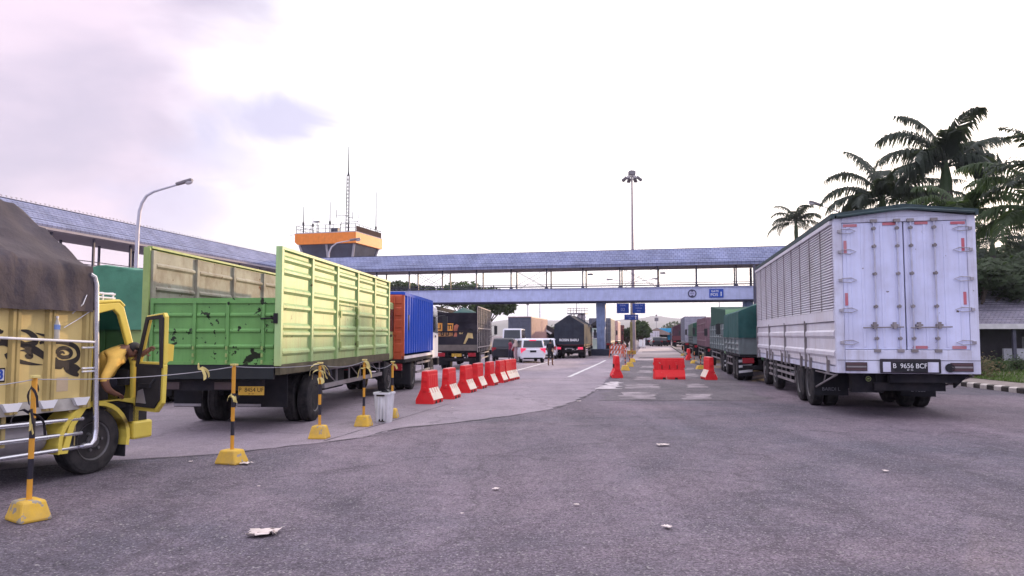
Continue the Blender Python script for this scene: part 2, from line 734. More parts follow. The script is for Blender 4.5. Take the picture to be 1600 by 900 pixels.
quadstrip('lane_slab', (985, 563), (1092, 563), (1003, 541), (1046, 541), 0.004, M_lane)
quadstrip('lane_slab', (996, 560), (1080, 560), (1000, 558.5), (1078, 558.5), 0.009, M_dark)
quadstrip('lane_slab', (1003, 550.5), (1062, 550.5), (1004, 549.5), (1061, 549.5), 0.009, M_dark)
quadstrip('lane_patch', (940, 626), (1200, 626), (985, 563), (1092, 563), 0.005, asphalt('lane_asphalt', (0.098, 0.086, 0.099), (0.15, 0.128, 0.142), tracks=0.2, patch=0.6), ragged=0.35)
for (x0, x1, ya, yb) in ((970, 1028, 624, 613), (975, 1030, 608, 600), (990, 1024, 594, 589), (995, 1024, 583, 579), (1000, 1030, 575, 572),
                         (1066, 1116, 625, 616), (1072, 1104, 606, 600), (1066, 1096, 589, 584), (1070, 1090, 578, 575)):
    quadstrip('lane_rung', (x0, ya), (x1, ya), (x0 + 5, yb), (x1 - 8, yb), 0.0105, M_worn, ragged=0.22)
# bright broken screed beside the single barrier
quadstrip('pavement_patch', (935, 610), (966, 607), (952, 598), (968, 596), 0.0125, mat('broken_screed', (0.5, 0.45, 0.47), 0.9, var=0.3, scale=4, dirt=0.8, dirtc=(0.13, 0.11, 0.12), dscale=2.5), ragged=0.35)
# hills far beyond the port
M_hill = mat('hill_forest', (0.06, 0.075, 0.055), 0.95, var=0.3, scale=0.01)
for (y0, hmax, seed, x0, x1, wid) in ((3300, 105, 3, -1900, 2600, 500), (4300, 165, 9, -2600, 3600, 500)):
    b = MB()

    def hf(u, v_, y0=y0, hmax=hmax, seed=seed, x0=x0, x1=x1, wid=wid):
        x = x0 + (x1 - x0) * u
        k = math.sin(math.pi * v_) ** 1.2
        h = hmax * (0.62 + 0.5 * noise.noise(Vector((x / 700, seed, 0))) + 0.16 * noise.noise(Vector((x / 160, seed, 5))))
        h *= math.sin(math.pi * min(1, max(0, u))) ** 0.35
        return (x, y0 + wid * v_, -2 + max(0, h) * k + 2 * noise.noise(Vector((x / 25, v_ * 8, seed))))
    b.grid(hf, 120, 10)
    struct(b.build('hill', M_hill, smooth=True))

# kerb, paving and lawn on the right
k0, k1 = Vector((13.05, 6.0)), Vector((17.2, 48.0))


def kx(y):
    return 13.05 + (17.2 - 13.05) * (y - 6) / 42


M_kw = mat('kerb_white', (0.62, 0.57, 0.54), 0.75, dirt=0.6, dirtc=(0.2, 0.16, 0.14), dscale=5)
M_kb = mat('kerb_black', (0.035, 0.03, 0.03), 0.7, var=0.3, dirt=0.5, dirtc=(0.16, 0.13, 0.11), dscale=5)
kb = thing('kerb', 'black and white painted kerb in front of the lawn, right of the white box lorry', 'kerb', (kx(6), 6, 0), math.degrees(math.atan((17.2 - 13.05) / 42)))
for i in range(96):
    b = MB()
    y0 = i * 0.4
    zz = gz(6 + y0)
    b.prism([(0, -0.06), (0, 0.12), (0.03, 0.15), (0.2, 0.15), (0.2, -0.06)], y0 + 0.006, y0 + 0.394, 'y')
    o = b.build('kerb_block', M_kw if i % 2 else M_kb, kb, bevel=0.008)
    o.location.z = zz + 0.01 * noise.noise(Vector((i * 1.7, 0, 0)))
strip('pavement', 6, 60, lambda y: kx(y) + 0.19, lambda y: kx(y) + 1.75, 0.13, M_pave, ys=[6, 12, 20, 25, 30, 35, 40, 45, 50, 60])
M_soil = mat('lawn_soil', (0.07, 0.085, 0.03), 0.95, var=0.4, scale=1.5)
strip('lawn', 6, 62, lambda y: kx(y) + 1.72, lambda y: 70, 0.14, M_soil, ys=[6, 12, 20, 25, 30, 35, 40, 45, 50, 62])

M_grass = mat('grass_blade', (0.085, 0.14, 0.03), 0.8, var=0.45, scale=0.8)
b = MB()
for _ in range(15000):
    y = 12 + 36 * rnd.random() ** 1.1
    x = kx(y) + 1.75 + 13 * rnd.random() ** 1.5
    h = rnd.uniform(0.05, 0.14) * (1.5 if rnd.random() < 0.15 else 1)
    a = rnd.uniform(0, 6.28)
    z = gz(y) + 0.14
    dx, dy = math.cos(a) * 0.022, math.sin(a) * 0.022
    lx, ly = rnd.uniform(-0.05, 0.05), rnd.uniform(-0.05, 0.05)
    b.f([b.v((x - dx, y - dy, z)), b.v((x + dx, y + dy, z)), b.v((x + lx, y + ly, z + h))])
g_ = b.build('grass', M_grass, fixn=False)
g_['kind'] = 'stuff'
g_['label'] = 'rough green grass growing behind the painted kerb'

# ================================================================== foliage
M_leafd = mat('leaf_dark', (0.040, 0.060, 0.030), 0.7, var=0.5, scale=0.9)
M_leafm = mat('leaf_mid', (0.045, 0.075, 0.028), 0.7, var=0.5, scale=0.9)
M_frond = mat('frond_green', (0.075, 0.110, 0.055), 0.6, var=0.45, scale=0.7)
M_frondd = mat('frond_dark', (0.052, 0.066, 0.054), 0.6, var=0.45, scale=0.7)
for m_, c_ in ((M_frond, (0.12, 0.19, 0.05)), (M_frondd, (0.09, 0.12, 0.05)), (M_leafd, (0.07, 0.11, 0.03)), (M_leafm, (0.08, 0.13, 0.035))):
    translucent(m_, c_)
M_trunkp = mat('palm_trunk', (0.075, 0.068, 0.058), 0.9, var=0.3, scale=3, bump=0.4, bscale=14)
M_bark = mat('bark', (0.09, 0.07, 0.055), 0.95, var=0.3, scale=4, bump=0.5, bscale=18)


def leaf_tree(name, label, base, h, rad, n, m, cat='tree', group=None, flat=0.75, leaf=0.32, seed=1, nc=9, trunk_r=0.2, low=0.55):
    r_ = random.Random(seed)
    t = thing(name, label, cat, base, 0, group)
    b = MB()
    hz = h * low
    b.tube([(0, 0, -0.1), (0.1, 0.05, hz * 0.5), (0, 0.1, hz)], [trunk_r * 1.2, trunk_r, trunk_r * 0.75], 8)
    cl = []
    for i in range(nc):
        a = 2.4 * i + r_.uniform(-0.4, 0.4)
        d = rad * math.sqrt((i + 0.5) / nc) * 0.8
        c = Vector((d * math.cos(a), d * math.sin(a), hz + (h - hz) * (0.35 + 0.5 * r_.random()) * (1 - 0.45 * (d / rad) ** 2)))
        s_ = rad * r_.uniform(0.28, 0.46)
        cl.append((c, s_))
        b.tube([(0, 0.05, hz * 0.75), c * 0.5 + Vector((0, 0, hz * 0.42)), c], [trunk_r * 0.55, trunk_r * 0.35, trunk_r * 0.12], 6)
    b.build('trunk', M_bark, t, smooth=True)
    b = MB()
    for _ in range(n):
        c, s_ = cl[r_.randrange(len(cl))]
        d = Vector((r_.gauss(0, 1), r_.gauss(0, 1), r_.gauss(0, 1))).normalized() * s_ * (0.35 + 0.65 * r_.random() ** 0.5)
        d.z *= flat
        p = c + d
        q = leaf * r_.uniform(0.5, 1.2)
        ax = Vector((r_.gauss(0, 1), r_.gauss(0, 1), r_.gauss(0, 0.6))).normalized()
        sd = ax.orthogonal().normalized()
        b.f([b.v(p - ax * q), b.v(p + sd * q * 0.45), b.v(p + ax * q), b.v(p - sd * q * 0.45)])
    b.build('crown', m, t, fixn=False)
    return t


def frond(b, r_, az, el, ln, droop, leafl, n=34, hang=0.75, base=Vector((0, 0, 0)), two=True):
    """one feather leaf: an arching midrib with narrow leaflets hanging from both sides"""
    hd = Vector((math.cos(az), math.sin(az), 0))
    sd = Vector((-math.sin(az), math.cos(az), 0))
    pts, p, e_ = [], base.copy(), el
    seg = 14
    for i in range(seg + 1):
        pts.append(p.copy())
        p = p + (hd * math.cos(e_) + Vector((0, 0, math.sin(e_)))) * (ln / seg)
        e_ -= droop / seg * (0.5 + 1.1 * i / seg)
    b.tube(pts, [0.045 * (1 - 0.85 * i / seg) for i in range(seg + 1)], 4, cap=False)
    for k in range(n):
        t = 0.13 + 0.87 * (k + r_.random() * 0.6) / n
        i = min(seg - 1, int(t * seg))
        q = pts[i].lerp(pts[i + 1], t * seg - i)
        dr = (pts[i + 1] - pts[i]).normalized()
        L_ = leafl * (0.55 + 0.75 * math.sin(math.pi * min(1, t * 0.9 + 0.12))) * r_.uniform(0.75, 1.15)
        for s_ in (-1, 1):
            for rep in range(2 if two else 1):
                up = r_.uniform(-0.25, 0.45)
                dv = (sd * s_ * (1 - hang * 0.55) + dr * 0.45 + Vector((0, 0, up * (1 - hang)))).normalized()
                mid = q + dv * L_ * 0.5 + Vector((0, 0, -L_ * 0.12 * hang))
                tip = q + dv * L_ * 0.72 + Vector((0, 0, -L_ * hang * r_.uniform(0.5, 0.95)))
                wv = dr * 0.044 + Vector((0, 0, 0.01))
                wv2 = wv * 0.8
                a0, a1 = b.v(q - wv * 0.6), b.v(q + wv * 0.6)
                m0, m1 = b.v(mid - wv2), b.v(mid + wv2)
                b.f([a0, a1, m1, m0])
                b.f([m0, m1, b.v(tip)])


def palm(label, base, h, fronds, tr=0.2, m=None, leafl=0.75, seed=1, shaft=True, n=34, hang=0.75, group=None):
    r_ = random.Random(seed)
    t = thing('palm_tree', label, 'palm', base, 0, group)
    b = MB()
    b.tube([(0, 0, -0.1), (0.03, 0, h * 0.3), (0, 0.02, h * 0.6), (0, 0, h * 0.86)], [tr * 1.35, tr * 1.1, tr * 1.05, tr * 0.9], 12)
    b.build('trunk', M_trunkp, t, smooth=True)
    b = MB()
    b.tube([(0, 0, h * 0.85), (0, 0, h * 0.9), (0, 0, h)], [tr * 0.92, tr * 1.0, tr * 0.4], 10)
    b.build('crownshaft', M_frond, t, smooth=True)
    b = MB()
    for (az, el, ln, dr) in fronds:
        frond(b, r_, R(az), R(el), ln, R(dr), leafl, n, hang, Vector((0, 0, h * 0.97)))
    b.build('crown', m or M_frondd, t, fixn=False)
    return t


def rosette(n, l0, seed, el=(10, 75), dr=(70, 120)):
    r_ = random.Random(seed)
    return [(137.5 * i + r_.uniform(-15, 15), el[1] - (el[1] - el[0]) * i / n + r_.uniform(-6, 6), l0 * r_.uniform(0.85, 1.1), r_.uniform(*dr)) for i in range(n)]


def gp(px, Y):
    return Vector(((px - 800) / FPX * Y, Y, gz(Y)))


# the tall palm behind the white lorry, its fronds as in the photograph (0 = right, 180 = left)
Y = 38
p = gp(1486, Y)
hA = at(1478, 252, Y).z - p.z
palm('tallest dark feather palm, rising above the roof of the white lorry', p, hA,
     [(8, 48, 4.0, 62), (352, 25, 2.9, 140), (330, 10, 2.7, 130), (166, 70, 4.2, 115), (140, 84, 4.0, 75), (182, 40, 4.0, 98), (194, 14, 3.5, 62), (60, 74, 3.4, 105), (250, 66, 3.4, 110),
      (100, 40, 3.0, 110), (285, 80, 3.6, 80), (300, 30, 2.8, 110), (210, 45, 3.2, 120), (28, 66, 3.4, 115), (172, 8, 2.8, 70), (345, 45, 3.0, 130)],
     0.30, M_frondd, 1.15, 3, n=52)
Y = 41
p = gp(1384, Y)
hB = at(1384, 306, Y).z - p.z
palm('dark feather palm just left of the tallest palm, behind the white lorry', p, hB,
     [(182, 22, 3.4, 85), (170, 42, 3.7, 110), (195, 0, 2.9, 70), (5, 44, 4.3, 78), (350, 26, 3.2, 60), (120, 80, 4.0, 60), (150, 70, 3.7, 110), (60, 76, 3.4, 90),
      (250, 55, 2.8, 110), (300, 40, 2.8, 110), (210, 30, 2.8, 110), (140, 20, 2.7, 100)],
     0.27, M_frondd, 0.95, 5, n=44)
Y = 80
p = gp(1247, Y)
palm('small far palm beside the lamp head, left of the white lorry roof', p, at(1247, 342, Y).z - p.z, rosette(18, 3.4, 8, (0, 80), (80, 125)), 0.22, M_frondd, 0.8, 8, n=30)
# the bushy green palms right of the lorry
Y = 33
p = gp(1510, Y)
palm('bright green palm with feathery fronds just above the lorry roof corner', p, at(1500, 335, Y).z - p.z, rosette(13, 2.9, 21, (10, 80), (80, 130)), 0.2, M_frond, 0.7, 21, n=34, hang=0.6)
Y = 30
p = gp(1650, Y)
palm('broad green palm at the right edge with long hanging fronds', p, at(1650, 330, Y).z - p.z, rosette(17, 4.3, 33, (5, 75), (95, 150)), 0.22, M_frond, 0.85, 33, n=44, hang=0.8)
Y = 27
p = gp(1680, Y)
palm('palm beyond the right edge whose spiky fronds reach in', p, at(1680, 268, Y).z - p.z, rosette(16, 3.2, 41, (5, 70), (40, 80)), 0.2, M_frondd, 0.7, 41, n=34, hang=0.3)
Y = 60
p = gp(1555, Y)
palm('dense dark palm behind the tiled house beside the lorry', p, at(1555, 372, Y).z - p.z, rosette(15, 4.6, 51, (0, 70), (90, 140)), 0.22, M_frondd, 0.9, 51, n=40, hang=0.8)
Y = 48
p = gp(1450, Y)
palm('half hidden palm low between the two tall palms', p, at(1448, 318, Y).z - p.z, rosette(16, 3.4, 61, (0, 70), (80, 130)), 0.22, M_frondd, 0.8, 61, n=32)
leaf_tree('tree', 'dense dark tree behind the tiled house roof', gp(1590, 58), 8.2, 4.6, 4200, M_leafd, seed=4, leaf=0.36, nc=11)
leaf_tree('tree', 'dark leafy tree showing between the lorry and the house', gp(1530, 54), 7.4, 3.6, 3200, M_leafd, seed=6, leaf=0.34)

for i, (x, y, h, rad) in enumerate(((28, 64, 9.4, 4.4), (35.5, 66, 10.0, 4.8), (43, 65, 9.6, 4.8), (51, 68, 10.2, 5.0))):  # dense foliage belt, added and raised to keep the low sun off the ground
    leaf_tree('tree', ('bushy tree added to screen the sun, behind the tiled house, leftmost but one', 'tall bushy tree added to screen the sun, right behind the tiled house', 'bushy tree added to screen the sun, beyond the right edge of the house', 'rightmost of the added sun-screening trees behind the tiled house', 'lower added sun-screening tree behind the white lorry, left end of the belt')[i],
              Vector((x, y, gz(y))), h, rad, 3600, M_leafd, seed=70 + i, leaf=0.5, nc=12, flat=1.0, group='added trees screening the sun behind the house')
# low bushes in front of the house
for i, (px, Y, s_, lb) in enumerate(((1500, 29, 0.6, 'low straggly bush nearest the back corner of the white lorry'), (1525, 28, 0.75, 'dry brownish bush on the lawn in front of the dark porch'),
                                     (1556, 33, 0.55, 'low green bush under the eave of the house'), (1586, 34, 0.6, 'low green bush beside the white porch wall'))):
    r_ = random.Random(90 + i)
    t = thing('bush', lb, 'bush', gp(px, Y) + Vector((0, 0, 0.13)))
    b = MB()
    for k in range(7):
        a = r_.uniform(0, 6.28)
        b.tube([(0, 0, -0.02), (0.2 * math.cos(a) * s_, 0.2 * math.sin(a) * s_, 0.5 * s_), (0.55 * math.cos(a) * s_, 0.5 * math.sin(a) * s_, s_ * r_.uniform(0.7, 1.1))], [0.016, 0.012, 0.005], 5)
    b.build('stem', M_bark, t)
    b = MB()
    for k in range(900):
        p = Vector((r_.gauss(0, 0.45), r_.gauss(0, 0.4), abs(r_.gauss(0.45, 0.32)))) * s_
        ax = Vector((r_.gauss(0, 1), r_.gauss(0, 1), r_.gauss(0.5, 0.8))).normalized()
        sd = ax.orthogonal().normalized()
        q = r_.uniform(0.03, 0.075)
        b.f([b.v(p - ax * q), b.v(p + sd * q * 0.5), b.v(p + ax * q), b.v(p - sd * q * 0.5)])
    b.build('foliage', M_leafm if i != 1 else mat('dry_leaf', (0.11, 0.09, 0.045), 0.9, var=0.4), t, fixn=False)

# trees behind the bridge
for (px, Y, top, rad, n, sd_, lb, flat) in ((628, 112, 434, 4.6, 2600, 12, 'flat spreading dark tree seen through the bridge above the blue container', 0.45),
                                           (722, 118, 440, 5.2, 3200, 13, 'rounded dense tree seen through the bridge right of the flat one', 0.8),
                                           (764, 105, 452, 3.6, 2600, 14, 'tall dark tree under the bridge behind the dark stake lorry', 1.1),
                                           (1000, 118, 499, 1.5, 2200, 15, 'small blue green tree behind the yellow sign post', 1.1),
                                           (979, 118, 508, 1.6, 2000, 16, 'low dusty tree left of the yellow sign post', 0.9),
                                           (1062, 330, 505, 9, 900, 17, 'far hazy tree behind the last lorries of the right queue', 0.8),
                                           (880, 190, 512, 6, 900, 18, 'far tree behind the dark tarpaulin lorry', 0.7)):
    p = gp(px, Y)
    leaf_tree('tree', lb, p, at(px, top, Y).z - p.z, rad, n, M_leafm if sd_ in (13, 15) else M_leafd, seed=sd_, flat=flat, leaf=0.42 if Y < 150 else 0.8, low=0.2 if sd_ in (15, 16, 17, 18) else 0.55, nc=14 if sd_ in (15, 16) else 9)
# ================================================================== bridge and covered walkway
M_steel = mat('painted_steel_dark', (0.075, 0.072, 0.105), 0.5, var=0.25)
M_gird = mat('girder_blue', (0.44, 0.485, 0.71), 0.6, var=0.08, streak=0.45, dirtc=(0.20, 0.21, 0.32), dirt=0.25)
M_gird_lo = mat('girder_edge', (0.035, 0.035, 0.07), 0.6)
M_soff = mat('soffit', (0.34, 0.31, 0.33), 0.8, var=0.1)


def tile_mat(name, c, gx, gy, k=1.0):
    m = mat(name, c, 0.75, var=0.25, scale=0.6, dirt=0.35, dirtc=tuple(v * 0.45 for v in c), dscale=0.8)
    n, l = m.node_tree.nodes, m.node_tree.links
    b = n['Principled BSDF']
    src = b.inputs['Base Color'].links[0].from_socket
    br = n.new('ShaderNodeTexBrick')
    br.inputs['Scale'].default_value = 1.0
    br.inputs['Brick Width'].default_value = gx
    br.inputs['Row Height'].default_value = gy
    br.inputs['Mortar Size'].default_value = 0.022
    br.inputs['Bias'].default_value = -0.2
    br.inputs['Color1'].default_value = (1.12, 1.1, 1.06, 1)
    br.inputs['Color2'].default_value = (0.84, 0.85, 0.88, 1)
    br.inputs['Mortar'].default_value = (0.5, 0.51, 0.55, 1)
    mp_ = n.new('ShaderNodeMapping')
    mp_.inputs['Rotation'].default_value = (0, 0, 0)
    cx = n.new('ShaderNodeTexCoord')
    l.new(cx.outputs['Object'], mp_.inputs[0])
    sx = n.new('ShaderNodeSeparateXYZ')
    l.new(mp_.outputs[0], sx.inputs[0])
    cb = n.new('ShaderNodeCombineXYZ')
    l.new(sx.outputs['X'], cb.inputs[0])
    l.new(sx.outputs['Y'], cb.inputs[1])
    l.new(cb.outputs[0], br.inputs['Vector'])
    x = n.new('ShaderNodeMixRGB')
    x.blend_type = 'MULTIPLY'
    x.inputs[0].default_value = 1
    l.new(src, x.inputs[1])
    l.new(br.outputs['Color'], x.inputs[2])
    l.new(x.outputs[0], b.inputs['Base Color'])
    return m


M_tile = tile_mat('roof_tile_blue', (0.205, 0.23, 0.365), 0.36, 0.30)
M_tile2 = tile_mat('roof_tile_grey', (0.23, 0.215, 0.27), 0.3, 0.22)


def tiled_roof(root, x0, x1, zr, ze, hw, m, name='roof', rows_=9):
    """ridge along local x at y = 0; stepped courses of tiles on both slopes"""
    b = MB()
    prof = []
    for i in range(rows_):
        t0, t1 = i / rows_, (i + 1) / rows_
        prof.append((-hw + hw * t0, ze + (zr - ze) * t0 + 0.04))
        prof.append((-hw + hw * t1, ze + (zr - ze) * t1))
    prof.append((0, zr + 0.06))
    prof += [(-a, z) for a, z in reversed(prof[:-1])]
    prof += [(hw - 0.05, ze - 0.1), (0, zr - 0.14), (-hw + 0.05, ze - 0.1)]
    b.prism(prof, x0, x1, 'x')
    return b.build(name, m, root)


def walkway(name, label, cat, A, B, ext0, ext1, first, step, zdeck0, zdeck1, zeave, zridge, braces=(), pillars=(), crest=False, near=-1):
    """a roofed steel walkway: local x runs from A to B, local -y is the side facing the camera"""
    d = B - A
    ln = d.length
    t = thing(name, label, cat, (A.x, A.y, 0), 90 - math.degrees(math.atan2(d.y, d.x)))
    t.rotation_euler = (0, 0, math.atan2(d.y, d.x))
    x0, x1 = -ext0, ln + ext1
    tiled_roof(t, x0, x1, zridge, zeave, 1.95, M_tile)
    MB().box(x0 + 0.1, x1 - 0.1, -1.72, 1.72, zeave - 0.22, zeave - 0.12).build('ceiling', M_soff, t)
    for s in (-1, 1):
        MB().box(x0, x1, s * 1.86 - 0.035, s * 1.86 + 0.035, zeave - 0.24, zeave - 0.06).build('fascia', M_soff if crest else M_tile, t)
        b = MB()
        b.box(x0 + 0.2, x1 - 0.2, s * 1.25 - 0.05, s * 1.25 + 0.05, zdeck0, zdeck1)
        b.box(x0 + 0.2, x1 - 0.2, s * 1.25 - 0.12, s * 1.25 + 0.12, zdeck1 + 0.003, zdeck1 + 0.05)
        k_ = x0 + 1.2
        while k_ < x1:
            b.box(k_ - 0.012, k_ + 0.012, s * 1.25 - 0.065, s * 1.25 + 0.065, zdeck0 + 0.002, zdeck1 - 0.002)
            k_ += 3.36
        g = b.build('girder', M_gird, t)
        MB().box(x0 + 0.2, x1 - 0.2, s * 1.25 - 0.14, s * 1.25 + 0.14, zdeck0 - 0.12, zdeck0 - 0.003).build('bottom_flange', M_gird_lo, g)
        for z in (zdeck1 + 0.24, zdeck1 + 0.45):
            MB().tube([(x0 + 0.3, s * 1.22, z), (x1 - 0.3, s * 1.22, z)], 0.028, 6).build('handrail', M_steel, t)
        x = first
        while x < x1 - 0.3:
            if x > x0 + 0.3:
                b = MB()
                b.box(x - 0.06, x + 0.06, s * 1.22 - 0.06, s * 1.22 + 0.06, zdeck1 + 0.05, zeave - 0.12)
                b.prism([(x - 0.2, zdeck1 + 0.051), (x + 0.2, zdeck1 + 0.051), (x + 0.07, zdeck1 + 0.3), (x - 0.07, zdeck1 + 0.3)], s * 1.22 - 0.02, s * 1.22 + 0.02, 'y')
                b.build('post', M_steel, t)
            x += step
    for i in braces:
        xa, xb = first + i * step, first + (i + 1) * step
        for s in (-1, 1):
            MB().tube([(xa, s * 1.2, zdeck1 + 0.1), (xb, s * 1.2, zeave - 0.2)], 0.018, 5).build('brace', M_steel, t)
            MB().tube([(xb, s * 1.17, zdeck1 + 0.1), (xa, s * 1.17, zeave - 0.2)], 0.018, 5).build('brace', M_steel, t)
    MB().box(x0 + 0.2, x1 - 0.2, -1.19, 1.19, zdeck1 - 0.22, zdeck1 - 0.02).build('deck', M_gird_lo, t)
    for x in pillars:
        b = MB()
        b.prism([(x - 0.34, 0.4), (x + 0.34, 0.4), (x + 0.42, zdeck0 - 0.5), (x + 0.42, zdeck0 - 0.125), (x - 0.42, zdeck0 - 0.125), (x - 0.42, zdeck0 - 0.5)], -0.45, 0.45, 'y')
        pl = b.build('pillar', mat('pillar_blue', (0.19, 0.245, 0.40), 0.55, var=0.2, streak=0.5, dirtc=(0.06, 0.07, 0.12)), t, bevel=0.02)
        MB().box(x - 0.85, x + 0.85, -0.75, 0.75, -0.3, 0.395).build('pillar_base', mat('pillar_base', (0.03, 0.035, 0.06), 0.7), pl, bevel=0.03)
    if crest:
        b = MB()
        k = x0 + 0.1
        while k < x1:
            hh = rnd.uniform(0.12, 0.2)
            b.tube([(k, 0, zridge), (k, 0, zridge + hh)], 0.012, 4)
            b.tube([(k - 0.07, 0, zridge + hh), (k + 0.07, 0, zridge + hh * 0.85)], 0.02, 4)
            k += 0.34
        b.build('ridge_crest', M_soff, t)
    return t


A, B_ = Vector((-23.6, 75.5)), Vector((21.9, 65.0))
PX = (Vector((at(942, 500, 69.6).x, at(942, 500, 69.6).y)) - A).dot((B_ - A).normalized())
bridge = walkway('footbridge', 'roofed blue steel footbridge crossing over the whole lorry yard', 'footbridge', A, B_, 0.5, 2.2, 0.9, 3.36, 4.78, 5.86, 8.02, 9.45, braces=(4, 7, 10), pillars=(PX, 45.6))
# signs and fittings on the bridge
bx = lambda px: (lambda q: q)((Vector((at(px, 460, 67.5).x, at(px, 460, 67.5).y)) - A).dot((B_ - A).normalized()))
M_signb = mat('sign_blue', (0.025, 0.07, 0.36), 0.45, var=0.1)
M_signw = mat('sign_white', (0.75, 0.77, 0.8), 0.5, var=0.03)
M_ring = mat('emblem_dark', (0.05, 0.05, 0.10), 0.6)
M_ringl = mat('emblem_pale', (0.36, 0.37, 0.55), 0.6)
x = bx(1117)
MB().box(x - 0.6, x + 0.6, -1.36, -1.31, 4.95, 5.7).build('sign_panel', M_signb, bridge)
text('sign_lettering', 'GATE', 0.26, M_signw, bridge, (x - 0.12, -1.365, 5.5), REAR, 0.002)
text('sign_lettering', 'POS', 0.36, M_signw, bridge, (x - 0.18, -1.365, 5.19), REAR, 0.002)
text('sign_lettering', '1', 0.5, M_signw, bridge, (x + 0.4, -1.365, 5.25), REAR, 0.002, bold=0.01)
x = bx(1081)
b = MB()
b.lathe([(0.37, -1.34), (0.37, -1.312)], 28, 'y', (x, 0, 5.33))
em = b.build('emblem', M_ring, bridge)
b = MB()
b.lathe([(0.28, -1.352), (0.28, -1.341)], 28, 'y', (x, 0, 5.33))
b.build('emblem_face', M_ringl, em)
for z, q in ((5.56, 1), (5.11, -1)):
    b = MB()
    b.prism([(x - 0.16, z + 0.05 * q), (x + 0.16, z + 0.05 * q), (x, z - 0.10 * q)], -1.362, -1.353, 'y')
    b.build('emblem_mark', M_ring, em)
text('emblem_lettering', 'ASDP', 0.14, M_ring, em, (x, -1.356, 5.33), REAR, 0.002)
for px in (1036, 923):
    x = bx(px)
    b = MB()
    b.tube([(x + 0.1, -1.3, 7.3), (x + 0.1, -1.45, 7.25)], 0.03, 6)
    b.box(x - 0.18, x + 0.3, -1.6, -1.42, 7.1, 7.24)
    b.build('floodlight', M_steel, bridge)
# stair tower behind the white lorry
x = (B_ - A).length + 0.4
b = MB()
for k in range(4):
    b.box(x - 1.2 + (k % 2) * 2.1, x - 1.0 + (k % 2) * 2.1, -2.3 + (k // 2) * 3.4, -2.1 + (k // 2) * 3.4, -0.3, 7.7)
for k in range(16):
    b.box(x - 0.9, x + 0.8, -2.2 + 0.2 * k, -1.98 + 0.2 * k, 5.5 - 0.3 * k, 5.56 - 0.3 * k)
b.build('stair_tower', M_steel, bridge)

A2 = Vector((-23.05, 71.7))
B2 = Vector((-31.2, 30.0))
d2 = (B2 - A2)
walk = walkway('covered_walkway', 'long blue roofed walkway running towards the camera on the left', 'walkway', B2, A2, 2.0, 1.6, 0.6, 3.36, 4.78, 5.86, 8.0, 9.45, pillars=(4, 20, 36), crest=True)

# ================================================================== control tower
M_oran = mat('tower_orange', (0.72, 0.22, 0.035), 0.55, var=0.1, streak=0.4, dirtc=(0.25, 0.08, 0.03))
M_ant = mat('antenna_dark', (0.035, 0.032, 0.045), 0.7, spec=0.1)
M_dglass = mat('tower_glass', (0.045, 0.055, 0.085), 0.12, var=0.4, scale=0.5, spec=0.7)
M_conc = mat('tower_concrete', (0.36, 0.35, 0.38), 0.8, var=0.12, streak=0.3)
Yt = 95.0
c0 = at(556, 380, Yt)
tw = thing('control_tower', 'orange banded control tower with slanted windows and antennas on its roof', 'tower', (c0.x, c0.y, gz(Yt)), 15)
# local: corner nearest the camera at the origin, x runs left (negative), y runs away
W_, D_ = 8.9, 8.0
zb, zt = at(556, 379, Yt).z - gz(Yt), at(556, 362, Yt).z - gz(Yt)
zg = at(556, 408, Yt).z - gz(Yt)
MB().prism([(-W_ + 0.35, zb), (-W_, zb + 0.35), (-W_, zt), (0, zt), (0, zb)], 0, D_, 'y').build('fascia_band', M_oran, tw)
MB().box(-W_ + 0.05, -0.05, 0.05, D_ - 0.05, zt + 0.003, zt + 0.12).build('roof_slab', M_conc, tw)


def taper(z0, z1, i0, i1, ny=0):
    b = MB()
    lo = [b.v(p) for p in ((-W_ + i0, i0, z0), (-i0, i0, z0), (-i0, D_ - i0, z0), (-W_ + i0, D_ - i0, z0))]
    hi = [b.v(p) for p in ((-W_ + i1, i1, z1), (-i1, i1, z1), (-i1, D_ - i1, z1), (-W_ + i1, D_ - i1, z1))]
    b.f(lo[::-1]), b.f(hi)
    for i in range(4):
        b.f([lo[i], lo[(i + 1) % 4], hi[(i + 1) % 4], hi[i]])
    return b


taper(zg - 0.3, zb - 0.01, 1.15, 0.45).build('window_band', M_dglass, tw)
for (p0, p1) in (((-1.15, 1.15), (-0.45, 0.45)), ((-W_ + 1.15, 1.15), (-W_ + 0.45, 0.45)), ((-1.15, D_ - 1.15), (-0.45, D_ - 0.45)), ((-W_ / 2, 1.12), (-W_ / 2, 0.42))):
    MB().tube([(p0[0], p0[1], zg - 0.3), (p1[0], p1[1], zb - 0.02)], 0.17, 6).build('mullion', M_conc, tw)
taper(zg - 1.6, zg - 0.31, 1.6, 1.0).build('cabin_floor', M_conc, tw)
MB().box(-W_ + 2.2, -2.2, 2.0, D_ - 2, -0.3, zg - 1.61).build('shaft', M_conc, tw)
b = MB()
for k in range(9):
    x = -W_ + 0.15 + (W_ - 0.3) * k / 8
    b.tube([(x, 0.15, zt + 0.12), (x, 0.15, zt + 1.1)], 0.045, 5)
for k in range(8):
    y = 0.15 + (D_ - 0.3) * k / 7
    b.tube([(-0.15, y, zt + 0.12), (-0.15, y, zt + 1.1)], 0.03, 5)
    b.tube([(-W_ + 0.15, y, zt + 0.12), (-W_ + 0.15, y, zt + 1.1)], 0.03, 5)
for z in (zt + 0.6, zt + 1.1):
    b.tube([(-W_ + 0.15, D_ - 0.15, z), (-W_ + 0.15, 0.15, z), (-0.15, 0.15, z), (-0.15, D_ - 0.15, z), (-W_ + 0.15, D_ - 0.15, z)], 0.03, 5)
b.build('roof_railing', M_ant, tw)
